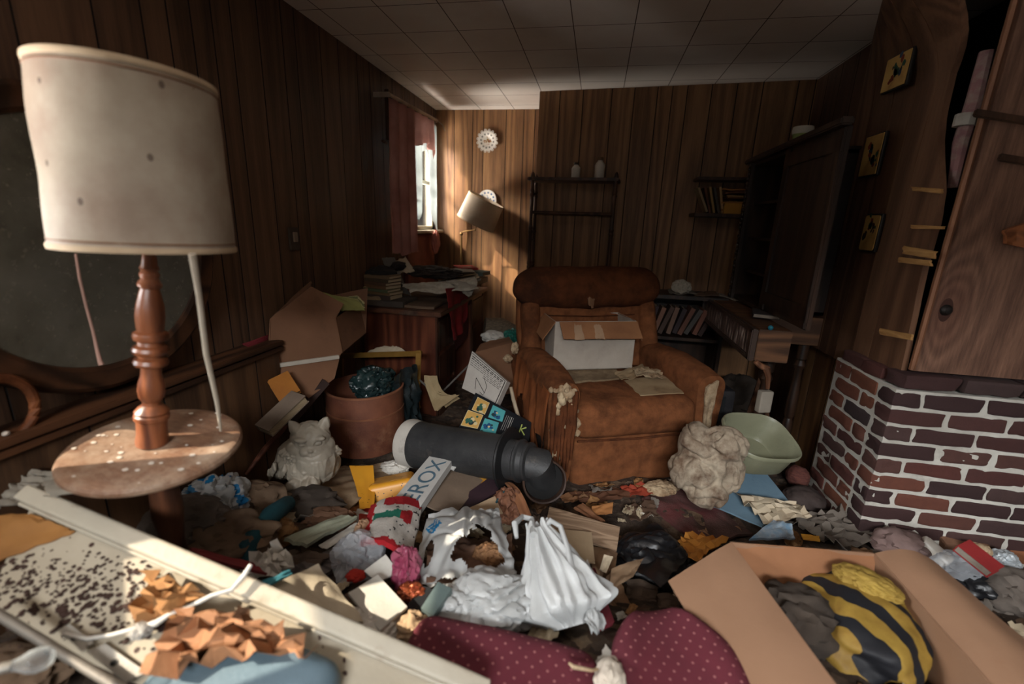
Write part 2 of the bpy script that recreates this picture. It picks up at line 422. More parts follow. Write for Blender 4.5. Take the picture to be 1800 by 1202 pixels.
# ceiling of one foot tiles
def ceil_mat():
    mt, nt, b = base('ceiling_tiles'); tc = nd(nt, 'ShaderNodeTexCoord'); mp = nd(nt, 'ShaderNodeMapping')
    T = .3053
    mp.inputs['Scale'].default_value = (1/T,)*3; mp.inputs['Location'].default_value = (1.43/T, -2.30/T, 0)
    nt.links.new(tc.outputs['Object'], mp.inputs[0])
    br = nd(nt, 'ShaderNodeTexBrick'); br.offset = 0; br.squash = 1
    br.inputs['Scale'].default_value = 1; br.inputs['Brick Width'].default_value = 1; br.inputs['Row Height'].default_value = 1
    br.inputs['Mortar Size'].default_value = .009; br.inputs['Mortar Smooth'].default_value = .2
    br.inputs['Color1'].default_value = lin((206, 196, 186)); br.inputs['Color2'].default_value = lin((198, 186, 175)); br.inputs['Mortar'].default_value = lin((72, 58, 50))
    nt.links.new(mp.outputs[0], br.inputs['Vector'])
    n = noise_tex(nt, tc.outputs['Object'], 1.6, 6, .6); k = ramp(nt, n.outputs[0], [(.45, (0,0,0,1)), (.8, (1,1,1,1))]).outputs[0]
    col = mixc(nt, mth(nt, 'MULTIPLY', k, .35), br.outputs['Color'], lin((150, 116, 96)))
    nt.links.new(col, b.inputs['Base Color']); b.inputs['Roughness'].default_value = .9
    f = noise_tex(nt, tc.outputs['Object'], 150, 2); bump(nt, b, f.outputs[0], .2, .004); return mt
o = struct('ceiling', MB().box((.4, 1.5, H+.03), (4.2, 5.8, .06)), ceil_mat(), 'white square tiled ceiling', origin=(0, 0, 0))
# dado ledge along the left wall
DADO = WOOD('dado_wood', (54, 36, 24), (96, 68, 46), sc=(9, 9, .5), rings=7, grain=.7)
struct('trim_1', panel((-1.45, .05), (-1.45, 1.80), 0, .775, 21, W_=(.20, .24)).box((-1.50, .93, .385), (.085, 1.74, .77), mi=1), [DADO, GROOVE], 'low panelled dado in front of the left wall', smooth=0)
struct('trim_2', MB().box((-1.49, .93, .783), (.115, 1.78, .022)).box((-1.442, .93, .755), (.016, 1.78, .02)), WOOD('ledge_wood', (48, 29, 18), (92, 58, 36), sc=(7, .5, 7)), 'brown ledge on top of the dado', bevel=.003)
# far window
FR = MT('window_paint', (176, 168, 150), dirt=(110, 92, 74)); GL = None
def glass():
    mt = bpy.data.materials.new('window_glass'); mt.use_nodes = True; nt = mt.node_tree; b = nt.nodes['Principled BSDF']
    tp = nd(nt, 'ShaderNodeBsdfTransparent'); gl = nd(nt, 'ShaderNodeBsdfGlossy'); gl.inputs['Roughness'].default_value = .08
    mx = nd(nt, 'ShaderNodeMixShader'); lw = nd(nt, 'ShaderNodeLayerWeight'); lw.inputs[0].default_value = .08
    nt.links.new(lw.outputs[0], mx.inputs[0]); nt.links.new(tp.outputs[0], mx.inputs[1]); nt.links.new(gl.outputs[0], mx.inputs[2])
    nt.links.new(mx.outputs[0], nt.nodes['Material Output'].inputs[0]); return mt
GLASS = glass()
def window(name, wy, nm, bars):
    y0, y1, z0, z1 = wy; r = bpy.data.objects.new(name, None); COL.objects.link(r); r.location = (XL, (y0+y1)/2, z0); ORG[r] = V(r.location)
    r['kind'] = 'structure'; r['label'] = nm; r['category'] = 'window'
    f = MB(); t = .035; xc = XL-.045
    f.box((xc, (y0+y1)/2, z0+t/2), (.07, y1-y0, t)).box((xc, (y0+y1)/2, z1-t/2), (.07, y1-y0, t))
    f.box((xc, y0+t/2, (z0+z1)/2), (.07, t, z1-z0)).box((xc, y1-t/2, (z0+z1)/2), (.07, t, z1-z0))
    for k in bars[0]: f.box((xc, (y0+y1)/2, z0+(z1-z0)*k), (.04, y1-y0-.05, .03))
    for k in bars[1]: f.box((xc, y0+(y1-y0)*k, (z0+z1)/2), (.04, .028, z1-z0-.05))
    f.build('window_frame', FR, r, bevel=.002, smooth=0)
    MB().box((xc-.01, (y0+y1)/2, (z0+z1)/2), (.004, y1-y0-.06, z1-z0-.06)).build('pane', GLASS, r, smooth=0)
    s = MB().box((XL+.03, (y0+y1)/2, z0-.012), (.10, y1-y0+.08, .024)); s.build('window_sill', FR, r, bevel=.003, smooth=0)
window('window_1', W1, 'far window in the left wall behind the torn curtains', ((.5,), ()))
window('window_2', W2, 'near window in the left wall beside the viewer', ((.5,), (.33,)))
struct('trim_5', MB().box((XL-.03, .425, 1.5), (.02, .14, 1.04)).box((XL-.03, .57, 1.735), (.02, .34, .58)), FR, 'unseen boards added over the near window to shape the sun', bevel=.002)  # boards added to cut the sun to a band across the tray
struct('trim_6', MB().box((-1.99, .15, 2.09), (.70, 2.6, .06)), PLAIN, 'unseen slab added outside the near window to block the sun')  # added sun blocker that keeps sunlight off the bags and cushions
struct('trim_3', MB().box((-1.535, 3.80, 1.02), (.03, .62, .46)), MT('dusty_red_paint', (150, 92, 78), (120, 70, 58), dirt=(90, 60, 48), bs=20), 'dusty red panel under the far window', bevel=.003)

# ---------------------------------------------------------------- brick pier with the boards above it
def brick_mat():
    mt, nt, b = base('pier_bricks'); vec = coords(nt); a = nd(nt, 'ShaderNodeAttribute', attribute_name='rnd')
    col = ramp(nt, a.outputs['Fac'], [(0, lin((58, 40, 40))), (.28, lin((72, 46, 44))), (.45, lin((98, 54, 46))), (.6, lin((64, 54, 54))), (.75, lin((112, 66, 52))), (1, lin((126, 76, 56)))]).outputs[0]
    n = noise_tex(nt, vec, 22, 6, .7); col = mixc(nt, mth(nt, 'MULTIPLY', n.outputs[0], .55), col, lin((46, 34, 34)))
    nt.links.new(col, b.inputs['Base Color']); b.inputs['Roughness'].default_value = .85
    bump(nt, b, noise_tex(nt, vec, 60, 6, .75).outputs[0], .5); return mt
BRK = brick_mat(); MORTAR = MT('white_mortar', (212, 208, 198), (176, 170, 160), dirt=(110, 100, 92), da=.56, bs=80, ba=.5)
def brick(mb, c, size, R, seed, rnd):
    mb2 = MB().rcube(c, size, R, r=.009, n=6, amp=.010, fq=26, seed=seed); mb.add(mb2.v, mb2.f, 0, rnd)
rn = random.Random(4)
px0, py0, px1 = 1.250, 1.975, 2.38
mb = MB(); PITCHB = .0755; z = .02; row = 0
pier = MB().box(((px0+px1)/2-.0005, 2.21, .385), (px1-px0-.001, .470, .77))
while z < .76:
    zc = z+.0295; off = .105 if row % 2 else 0
    x = px0 - (0 if row % 2 else .0)
    first = .205 if row % 2 == 0 else .100
    x = px0-.005; k = 0
    while x < px1:
        L = first if k == 0 else rn.uniform(.195, .215)
        brick(mb, (x+L/2, py0+.045+rn.uniform(-.003, .003), zc), (L, .10, .0635), RZ(rn.uniform(-.008, .008)), row*31+k, max(.01, rn.random()**1.3*.8))
        x += L+.013; k += 1
    y = py0+.10+.012; k = 0
    while y < 2.43:
        L = (.10 if row % 2 == 0 else .205) if k == 0 else .205
        L = min(L, 2.44-y)
        if L > .04: brick(mb, (px0+.045+rn.uniform(-.003, .003), y+L/2, zc), (.10, L, .0635), RZ(rn.uniform(-.01, .01)), row*17+k+900, rn.uniform(.3, 1))
        y += L+.013; k += 1
    z += PITCHB; row += 1
ztop = z
for (cx, cy, L, a, r_) in ((1.37, 2.035, .21, .10, .25), (1.585, 2.03, .20, .02, .62), (1.80, 2.03, .2, -.02, .1), (2.02, 2.03, .2, 0, .3), (2.23, 2.03, .2, 0, .2)):
    brick(mb, (cx, cy, ztop+.030), (L, .11, .06), RZ(a), int(cx*100), r_)
brick(mb, (1.295, 2.17, ztop+.022), (.09, .14, .055), RZ(.05), 77, .4); brick(mb, (1.30, 2.33, ztop+.022), (.09, .17, .055), RZ(.0), 78, .5)
o = pier.add(mb.v, mb.f, 1, 0); pier.r = [0.0]*6 + mb.r
po = struct('wall_brick_pier', pier, [MORTAR, BRK], 'dark red brick pier with white mortar at the right', smooth=40)
# warped wooden sheet with the plaques, torn along its right edge
BOARD = WOOD('knotty_board', (70, 46, 34), (120, 86, 64), sc=(7, 7, .6), rings=8, grain=.65, rough=.5)
def torn_y(z):
    pts = [(.70, 2.035), (1.0, 2.045), (1.25, 2.055), (1.45, 2.05), (1.56, 2.075), (1.63, 2.11), (1.74, 2.165), (1.85, 2.194), (1.99, 2.204), (2.07, 2.15), (2.16, 2.09), (2.36, 1.95)]
    for (a, p), (b, q) in zip(pts, pts[1:]):
        if z <= b: return p+(q-p)*(z-a)/(b-a)
    return pts[-1][1]
def sheet_x(y, z):
    lean = .17*max(0, (z-1.95)/.40)**2*(2.86-y)/.39 if z > 1.95 else 0
    return 1.285 - lean + .012*math.sin(z*3.3)*max(0, 1-(y-2.0)/.5)
mb = MB(); nzz = 40; cuts = [2.86, 2.72, 2.55, 2.40, 2.27, None]
for ci in range(len(cuts)-1):
    r_ = .2+.13*ci
    for j in range(nzz):
        za, zb = .74+(H-.74)*j/nzz, .74+(H-.74)*(j+1)/nzz
        for s_ in range(3):
            q = []
            for zz, e in ((za, 0), (za, 1), (zb, 1), (zb, 0)):
                yr = torn_y(zz) + .006*noise.noise(V((zz*30, 1, 2))) if cuts[ci+1] is None else cuts[ci+1]+.002
                yl = cuts[ci]-.002; yy = yl+(yr-yl)*(s_+e)/3
                q.append(V((sheet_x(yy, zz), yy, zz)))
            back = [p+V((.022, 0, 0)) for p in q]
            mb.add(q+back, [(0,1,2,3), (7,6,5,4), (1,5,6,2), (0,3,7,4)], 0, r_)
struct('wall_torn_panelling', mb, [BOARD], 'warped wood panelling with three plaques, torn along its right edge', smooth=0)
# cavity with shade painted as near-black walls, and the pale board beside it
struct('wall_cavity', MB().box((1.62, 2.49, 1.55), (.04, .82, 1.6)).box((1.47, 2.88, 1.55), (.30, .04, 1.6)), MT('cavity_black', (26, 22, 20), ba=0), 'dark cavity behind the torn panelling')
mb = MB(); nx = 16
def bx(z): return 1.309
for j in range(20):
    za, zb = .845+(H-.845)*j/20, .845+(H-.845)*(j+1)/20
    v = [V((bx(za), 2.012, za)), V((2.40, 2.012, za)), V((2.40, 2.012, zb)), V((bx(zb), 2.012, zb))]
    mb.add(v+[p+V((0, .022, 0)) for p in v], [(0,1,2,3), (7,6,5,4), (0,3,7,4)], 0, .72)
def knot_board():
    mt, nt, b = base('knotted_pale_board'); tc = nd(nt, 'ShaderNodeTexCoord')
    sep = nd(nt, 'ShaderNodeSeparateXYZ'); nt.links.new(tc.outputs['Object'], sep.inputs[0])
    # growth lines bend round the knot at the origin of the board
    kx = mth(nt, 'DIVIDE', sep.outputs[0], .10); kz = mth(nt, 'DIVIDE', sep.outputs[2], .20)
    d2 = mth(nt, 'ADD', mth(nt, 'MULTIPLY', kx, kx), mth(nt, 'MULTIPLY', kz, kz))
    pull = mth(nt, 'DIVIDE', 1.3, mth(nt, 'ADD', 1.0, d2))
    nv = coords(nt, (3, 3, .6)); n1 = noise_tex(nt, nv, 1.2, 2, .5, .4)
    t = mth(nt, 'ADD', mth(nt, 'MULTIPLY', sep.outputs[0], 5.5), mth(nt, 'MULTIPLY', n1.outputs[0], 2.6)); t = mth(nt, 'ADD', t, mth(nt, 'MULTIPLY', pull, 2.2))
    ring = mth(nt, 'SINE', mth(nt, 'MULTIPLY', t, 13)); g2 = noise_tex(nt, coords(nt, (70, 70, 5)), 1.5, 6, .75)
    k = mth(nt, 'ADD', mth(nt, 'MULTIPLY', ring, .11), g2.outputs[0])
    col = ramp(nt, k, [(.2, lin((76, 52, 42))), (.8, lin((138, 102, 82)))]).outputs[0]
    kk = mth(nt, 'LESS_THAN', d2, .055); col = mixc(nt, kk, col, lin((40, 28, 24)))
    halo = ramp(nt, d2, [(0, (1,1,1,1)), (1, (0,0,0,1))]).outputs[0]; col = mixc(nt, mth(nt, 'MULTIPLY', halo, .45), col, lin((86, 50, 38)))
    nt.links.new(col, b.inputs['Base Color']); b.inputs['Roughness'].default_value = .6
    bump(nt, b, g2.outputs[0], .15); return mt
struct('wall_knotty_board', mb, [knot_board()], 'broad knotty pine board standing above the bricks', smooth=0, origin=W(1663, 545, y=2.01))
struct('wall_upper_right', MB().box((1.95, 2.06, 1.6), (.9, .03, 1.5)), MT('cavity_black', (26, 22, 20)), 'backing behind the knotty board')
LB = WOOD('board_edge_wood', (88, 56, 38), (146, 100, 72), sc=(8, 8, .8))
struct('trim_4', MB().tube([V((bx(z_)-.004, 2.006, z_)) for z_ in (.85, 1.2, 1.6, 2.0, 2.34)], .010, 6), LB, 'light bare edge of the knotty board')
t = thing('pipe', 'dusty pink and white pipe inside the torn gap in the right wall', 'pipe', (1.37, 2.16, 1.35))
PINK = MT('pink_pipe_wrap', (150, 108, 104), (108, 76, 76), dirt=(150, 138, 124), da=.5, ds=9)
MB().tube([W(1735, 90, y=2.14), W(1712, 180, y=2.14), W(1690, 250, y=2.14), W(1675, 330, y=2.14)], [.022, .026, .026, .018], 10).build('pipe_body', PINK, t)
MB().tube([W(1700, 200, y=2.135), W(1694, 222, y=2.135)], .034, 10).build('coupling', MT('dirty_white', (176, 168, 156), dirt=(96, 80, 70)), t)
# splinters of raw yellow wood along the tear
RAW = MT('raw_splinter_wood', (186, 142, 88), (142, 100, 58), s=30, stretch=(1, .3, 2))
def splinter(a, b, c, d, lab, n=0):
    pa, pb, pc, pd = [W(*q, x=1.252) for q in (a, b, c, d)]
    tag(MB().sheet([pa, pb, pc, pd], 8, 3, amp=.006, fq=5, seed=n, th=.008, jag=.05).build('wood_splinter', RAW), lab, 'splinter')
splinter((1592, 432), (1648, 442), (1645, 455), (1590, 446), 'raw yellow wood splinter across the torn panelling, level with the lowest plaque', 1)
splinter((1584, 452), (1640, 458), (1640, 468), (1582, 461), 'raw yellow splinter just below the widest one on the torn panelling', 2)
splinter((1550, 577), (1606, 588), (1604, 598), (1550, 588), 'raw yellow splinter low on the torn panelling, just above the bricks', 3)
splinter((1606, 328), (1658, 332), (1656, 340), (1606, 335), 'thin pale splinter high on the torn panelling', 4)
splinter((1604, 395), (1662, 398), (1660, 403), (1606, 402), 'faint splinter between the high and the widest splinters', 5)
P_ = [W(*q, y=1.99) for q in ((1762, 405), (1815, 385), (1815, 440), (1762, 428))]
tag(MB().sheet(P_, 8, 5, amp=.01, fq=4, seed=3, th=.018, jag=.08).build('broken_wood_piece', WOOD('orange_wood', (96, 54, 30), (150, 92, 56), sc=(3, 20, 20))), 'broken orange wood piece fixed to the knotty board at the right edge', 'wood')
for nm, q, lab in (('wood_batten', ((1712, 198), (1900, 228)), 'dark horizontal batten high on the knotty board'), ('wood_batten', ((1755, 276), (1900, 300)), 'thinner dark batten below the high one on the knotty board')):
    a, b = [W(*k, y=1.985) for k in q]
    tag(MB().box((a+b)/2, ((b-a).length, .012, .026), frame(b-a, V((0, 1, 0)))).build(nm, PAND, bevel=.004), lab, 'batten')
nail = thing('bolt_head', 'dark round bolt head set in the knot of the pine board', 'bolt', W(1663, 545, y=2.0))
MB().lathe([(0, .016), (.012, .014), (.020, .006), (.022, 0)], W(1663, 545, y=2.012), axes((0, -1, 0)), 20).build('head', MT('dark_iron', (50, 46, 44), metal=.6, rough=.45), nail)
# three plaques
PLQ = MT('plaque_yellow', (204, 166, 96), (176, 132, 72), dirt=(120, 84, 48), ds=6, da=.55)
INK = [MT('ink_green', (58, 88, 66)), MT('ink_rust', (140, 62, 40)), MT('ink_blue', (62, 76, 96)), MT('ink_brown', (74, 54, 40))]
BLK = MT('plaque_edge_black', (30, 24, 20), rough=.4)
def plaque(cs, lab, round_, seed, xo):
    c = [W(*q, x=xo) for q in cs]          # tl tr br bl
    mid = sum(c, V())/4; ex = (c[1]-c[0]+c[2]-c[3])/2; ez = (c[0]-c[3]+c[1]-c[2])/2
    ex = V((0, ex.y, ex.z*.3)); ez = V((0, ez.y*.4, ez.z)); w_, h_ = ex.length, ez.length; R = frame(ex, ez)
    t = thing('wall_plaque', lab, 'plaque', mid)
    n = R.col[2]; sgn = -1 if n.x > 0 else 1; n = n*sgn
    MB().rcube(mid - n*.004, (w_+.016, h_+.016, .02), R, r=.008, n=6).build('board', BLK, t)
    out = []
    for sx, sy in ((1, 1), (-1, 1), (-1, -1), (1, -1)):
        if round_: out += [mid + R@V((sx*(w_/2-.012+.012*math.cos(a)), sy*(h_/2-.012+.012*math.sin(a)), 0)) + n*.0085 for a in ([0, .5, 1.0, 1.57] if sx*sy > 0 else [1.57, 1.0, .5, 0])]
        else: out += [mid + R@V((sx*w_/2, sy*h_/2, 0)) + n*.0085]
    back = [p - n*.004 for p in out]; k = len(out)
    MB().add(out+back, [tuple(range(k)), tuple(range(2*k-1, k-1, -1))]+[(i, (i+1) % k, (i+1) % k+k, i+k) for i in range(k)]).build('face', PLQ, t, smooth=0)
    rr = random.Random(seed); pic = MB()
    for i in range(15):
        u, v_ = rr.gauss(0, .16)*w_, rr.gauss(0, .22)*h_
        cc = mid + R@V((u, v_, 0)) + n*.0092; a0 = rr.uniform(.006, .018); mi = rr.choice([0, 0, 1, 2, 3])
        pic.add([cc] + [cc + R@V((a0*(.5+.7*rr.random())*math.cos(q), 1.3*a0*(.5+.7*rr.random())*math.sin(q), 0)) for q in [j*PI/4 for j in range(8)]], [(0, j+1, (j+1) % 8+1) for j in range(8)], mi)
    pic.build('picture', INK, t, smooth=0)
plaque(((1577, 98), (1617, 82), (1582, 152), (1540, 167)), 'highest yellow picture plaque on the torn panelling, nearest the ceiling', False, 1, 1.235)
plaque(((1527, 243), (1557, 232), (1542, 306), (1512, 310)), 'middle yellow picture plaque on the torn panelling, beside the cabinet door top', False, 2, 1.268)
plaque(((1526, 378), (1552, 379), (1536, 441), (1513, 438)), 'lowest yellow picture plaque with rounded corners and a small blue and red figure', True, 3, 1.268)
t = thing('wall_switch', 'small dark switch plate with torn paper on the left wall', 'switch', W(517, 420, x=-1.545))
c = W(517, 420, x=-1.54); MB().box(c, (.012, .075, .115)).build('plate', MT('switch_brown', (70, 58, 48)), t, bevel=.003)
MB().box(c+V((.008, 0, .01)), (.01, .03, .05)).build('toggle', MT('switch_pale', (134, 116, 98)), t, bevel=.002)
# ================================================================ tray-table lamp
LW = WOOD('lamp_wood', (80, 42, 25), (136, 80, 50), sc=(14, 14, 1.6), rough=.32, spec=.5, rings=6)
lampc = V((-1.101, .877, .778)); nT = V((.089, -.06, .994)).normalized(); RT = axes(nT)
lamp = thing('tray_lamp', 'standing lamp with a round wooden tray table and a stained cream drum shade', 'lamp', (lampc.x, lampc.y, .22))
TOP = WOOD('tray_wood', (92, 64, 48), (140, 106, 82), sc=(4, 30, 30), rings=5, rough=.6, dust=(160, 140, 120), da=.48, grain=.86)
top = MB().lathe([(0, 0), (.150, 0), (.182, 0), (.190, -.003), (.195, -.010), (.195, -.018), (.188, -.026), (.17, -.03), (0, -.03)], lampc, RT, 72).build('tray_top', TOP, lamp)
rr = random.Random(3); dr = MB()
for i in range(38):
    a, r_ = rr.uniform(0, 6.28), .178*math.sqrt(rr.random()); s_ = rr.uniform(.0022, .0075)
    p = lampc + RT@V((r_*math.cos(a), r_*math.sin(a), .0006))
    pr = [p + RT@V((s_*math.cos(q)*(1+.4*nz(q, i)), s_*.8*math.sin(q)*(1+.4*nz(i, q)), .0012)) for q in [k*PI/5 for k in range(10)]]
    dr.add(pr+[p+RT@V((0, 0, .002))], [(k, (k+1) % 10, 10) for k in range(10)])
o = dr.build('droppings', MT('dropping_white', (196, 184, 170), ba=0), top); o['kind'] = 'stuff'
pole0 = V((-1.106, .872, .779)); pole1 = V((-1.045, .900, 1.28)); RP = axes(pole1-pole0)
MB().lathe([(0, 0), (.035, 0), (.036, .01), (.033, .03), (.033, .068), (.038, .072), (.038, .082), (.034, .086), (.037, .092), (.030, .102), (.020, .11), (.019, .118), (.026, .130), (.029, .150), (.027, .17), (.022, .190), (.021, .213), (.034, .217), (.037, .224), (.034, .233), (.026, .238), (.026, .244), (.037, .249), (.039, .257), (.036, .265), (.028, .270), (.026, .279), (.035, .284), (.037, .292), (.035, .301), (.027, .306), (.029, .325), (.030, .345), (.028, .37), (.022, .40), (.019, .412), (.024, .416), (.025, .423), (.021, .429), (.017, .436), (.020, .442), (.020, .448), (.016, .454), (.020, .460), (.016, .468), (.014, .49), (.010, .505), (.007, .52), (.007, .78)], pole0, RP, 28).build('turned_pole', LW, lamp)
MB().lathe([(0, -.03), (.035, -.03), (.04, -.05), (.028, -.08), (.034, -.14), (.038, -.22), (.028, -.32), (.034, -.42), (.04, -.60)], lampc, RT, 24).build('stem', WOOD('lamp_stem_dark', (50, 28, 17), (92, 54, 33), sc=(14, 14, 1.6)), lamp)
for a in (.4, 2.5, 4.6):
    p = [lampc - nT*.42, lampc - nT*.47 + V((.10*math.cos(a), .10*math.sin(a), 0)), lampc - nT*.54 + V((.20*math.cos(a), .20*math.sin(a), 0))]
    MB().tube(p, [.022, .02, .014], 10).build('foot', LW, lamp)
def shade_mat():
    mt, nt, b = base('stained_cream_shade'); vec = coords(nt)
    n1 = noise_tex(nt, vec, 5, 6, .6); col = ramp(nt, n1.outputs[0], [(.35, lin((164, 152, 134))), (.7, lin((132, 114, 98)))]).outputs[0]
    n2 = noise_tex(nt, coords(nt, (1.5, 1.5, 1)), 3.5, 6, .6); k = ramp(nt, n2.outputs[0], [(.5, (0,0,0,1)), (.75, (1,1,1,1))]).outputs[0]
    col = mixc(nt, mth(nt, 'MULTIPLY', k, .5), col, lin((116, 80, 60)))
    vo = nd(nt, 'ShaderNodeTexVoronoi'); vo.inputs['Scale'].default_value = 13; nt.links.new(coords(nt, (1, 1, .7)), vo.inputs['Vector'])
    n3 = noise_tex(nt, vec, 4, 2); k = mth(nt, 'MULTIPLY', mth(nt, 'LESS_THAN', vo.outputs['Distance'], .075), mth(nt, 'GREATER_THAN', n3.outputs[0], .5))
    col = mixc(nt, mth(nt, 'MULTIPLY', k, .7), col, lin((62, 46, 38)))
    nt.links.new(col, b.inputs['Base Color']); b.inputs['Roughness'].default_value = .7
    bump(nt, b, n1.outputs[0], .15, .02)
    tr = nd(nt, 'ShaderNodeBsdfTranslucent'); nt.links.new(col, tr.inputs[0]); mx = nd(nt, 'ShaderNodeMixShader'); mx.inputs[0].default_value = .12
    nt.links.new(b.outputs[0], mx.inputs[1]); nt.links.new(tr.outputs[0], mx.inputs[2]); nt.links.new(mx.outputs[0], nt.nodes['Material Output'].inputs[0]); return mt
SH = shade_mat(); shc = V((-1.042, .902, 1.282)); RS = axes((.016, .029, 1))
def shr(z): return .173 - .012*z/.369
mb = MB(); N = 96; Mz = 26
for s_, off in ((1, 0), (-1, -.002)):
    v = []; f = []
    for j in range(Mz+1):
        z_ = .369*j/Mz
        for k in range(N):
            a = 2*PI*k/N; r_ = shr(z_)+off
            # dents in the side that faces the viewer's left
            da = (a-4.05+PI) % (2*PI)-PI
            r_ -= .006*math.exp(-(da/.16)**2-((z_-.17)/.06)**2) - .004*math.exp(-((da-.2)/.12)**2-((z_-.24)/.09)**2)
            r_ += .0016*nz(math.cos(a)*2.2, math.sin(a)*2.2, z_*9)
            v.append(shc + RS@V((r_*math.cos(a), r_*math.sin(a), z_)))
    for j in range(Mz):
        for k in range(N): f.append((j*N+k, j*N+(k+1) % N, (j+1)*N+(k+1) % N, (j+1)*N+k))
    mb.add(v, f)
sh = mb.build('lamp_shade', SH, lamp)
TR = MT('shade_trim', (186, 166, 138), (150, 126, 100))
for z_ in (.004, .365):
    MB().lathe([(shr(z_)-.003, -.006), (shr(z_)+.002, -.006), (shr(z_)+.0032, 0), (shr(z_)+.002, .006), (shr(z_)-.003, .006)], shc+RS@V((0, 0, z_)), RS, 72).build('shade_trim', TR, sh)
    z2 = z_ + (.014 if z_ < .1 else -.014)
    MB().lathe([(shr(z2)+.0004, -.0022), (shr(z2)+.0016, 0), (shr(z2)+.0004, .0022)], shc+RS@V((0, 0, z2)), RS, 72).build('shade_piping', MT('piping_brown', (116, 84, 62)), sh)
mb = MB()
for k in range(3):
    a = k*2.094; mb.tube([shc+RS@V((0, 0, .33)), shc+RS@V((shr(.34)*math.cos(a), shr(.34)*math.sin(a), .345))], .002, 6)
mb.build('shade_spider', MT('brass_dark', (120, 96, 56), metal=.8, rough=.4), sh)
ST = MT('string_grey', (166, 156, 140), (140, 126, 110))
c0 = W(338, 446, z=1.284); c1 = W(388, 757, z=.80)
MB().tube([c0, c0*.82+c1*.18+V((0, 0, -.01)), c0*.5+c1*.5+V((-.006, 0, 0)), c0*.2+c1*.8+V((.003, 0, 0)), c1], [.0075, .006, .0065, .0055, .0035], 8).build('pull_string', ST, lamp)
p = [W(a, b, y=.93) for a, b in ((133, 446), (140, 490), (152, 540), (163, 580), (170, 612), (176, 636))]
MB().tube(p, [.0028, .0032, .0035, .0035, .004, .0055], 8).tube([p[-1], p[-1]+V((.003, 0, -.008))], .006, 8).build('pull_cord', MT('cord_pinkish', (168, 132, 118)), lamp)

# ================================================================ round mirror and ledge things
mir = thing('wall_mirror', 'large round mirror in a dark wooden frame on the left wall behind the lamp', 'mirror', (-1.53, 1.11, .80))
mc = V((-1.515, 1.11, 1.255)); RM = axes((1, 0, .03), (0, 1, 0))
mm, nt, b = base('spotted_mirror'); n1 = noise_tex(nt, coords(nt), 7, 8, .7); n2 = noise_tex(nt, coords(nt), 40, 4, .7)
b.inputs['Metallic'].default_value = .45
nt.links.new(ramp(nt, n1.outputs[0], [(.35, lin((120, 116, 104))), (.62, lin((96, 92, 80))), (.8, lin((60, 54, 46)))]).outputs[0], b.inputs['Base Color'])
nt.links.new(mth(nt, 'ADD', mth(nt, 'MULTIPLY', n2.outputs[0], .25), .12), b.inputs['Roughness'])
MB().lathe([(0, .014), (.362, .014), (.366, .010)], mc, RM, 96).build('mirror_glass', mm, mir)
MB().lathe([(.360, .006), (.364, .020), (.376, .026), (.40, .024), (.425, .028), (.438, .018), (.44, -.01)], mc, RM, 96).build('mirror_frame', WOOD('mirror_frame_wood', (38, 24, 16), (70, 44, 28), sc=(6, 6, 6), rough=.4), mir)
ring = MB(); rc = W(-2, 722, x=-1.47)
ring.tube([rc+V((0, .075*math.cos(a), .085*math.sin(a))) for a in [i*2*PI/24 for i in range(25)]], .013, 10)
tag(ring.build('wooden_ring', WOOD('ring_wood', (70, 38, 22), (126, 74, 44), sc=(9, 9, 9), rough=.35)), 'brown curved wooden ring leaning on the ledge at the left edge', 'ring')
pb = W(12, 768, x=-1.46); tag(MB().blob((pb.x, pb.y, .80), (.008, .008, .006), sub=2, seed=4).build('wax_drip', MT('dropping_white', (196, 184, 170))), 'small pale blob stuck on the ledge below the ring', 'blob')
# ================================================================ curtains
rod = thing('curtain_rod', 'white curtain rod above the far window', 'rod', W(725, 190, x=-1.47))
ra, rb = W(684, 166, x=-1.43), W(768, 212, x=-1.43)
MB().tube([ra, rb], .012, 10).build('rod', MT('rod_white', (178, 160, 142), dirt=(110, 86, 70)), rod)
for p in (ra, rb): MB().box(p+V((-.055, 0, 0)), (.11, .015, .03)).build('bracket', MT('rod_white', (178, 160, 142)), rod)
MB().tube([rb, rb+V((.03, .05, -.02)), rb+V((.05, .07, -.07))], .003, 6).build('wire_hook', MT('wire_grey', (120, 112, 104)), rod)
hk = thing('wall_hook', 'small dark bracket with a bare wooden peg left of the far window', 'hook', W(676, 200, x=-1.53))
MB().box((ra.x-.06, W(673, 200, x=-1.53).y, 2.06), (.03, .04, .32)).build('bracket', PAND, hk, bevel=.003)
MB().tube([W(673, 248, x=-1.54), W(679, 251, x=-1.46)], .010, 8).build('peg', LB, hk)
def cl(a, b, t): return a+(b-a)*t
CR_ = PLASTIC('red_curtain_cloth', (214, 160, 150), .9, 1, .45, (172, 116, 106)); CW_ = PLASTIC('sheer_white_curtain', (140, 148, 148), .9, 1, .3, (116, 118, 116))
for mt_ in (CR_, CW_): mt_.node_tree.nodes['Principled BSDF'].inputs['Specular IOR Level'].default_value = .1
ct = thing('curtain', 'torn dusty red curtain with a white sheer over the far window', 'curtain', (-1.47, 3.7, 1.12))
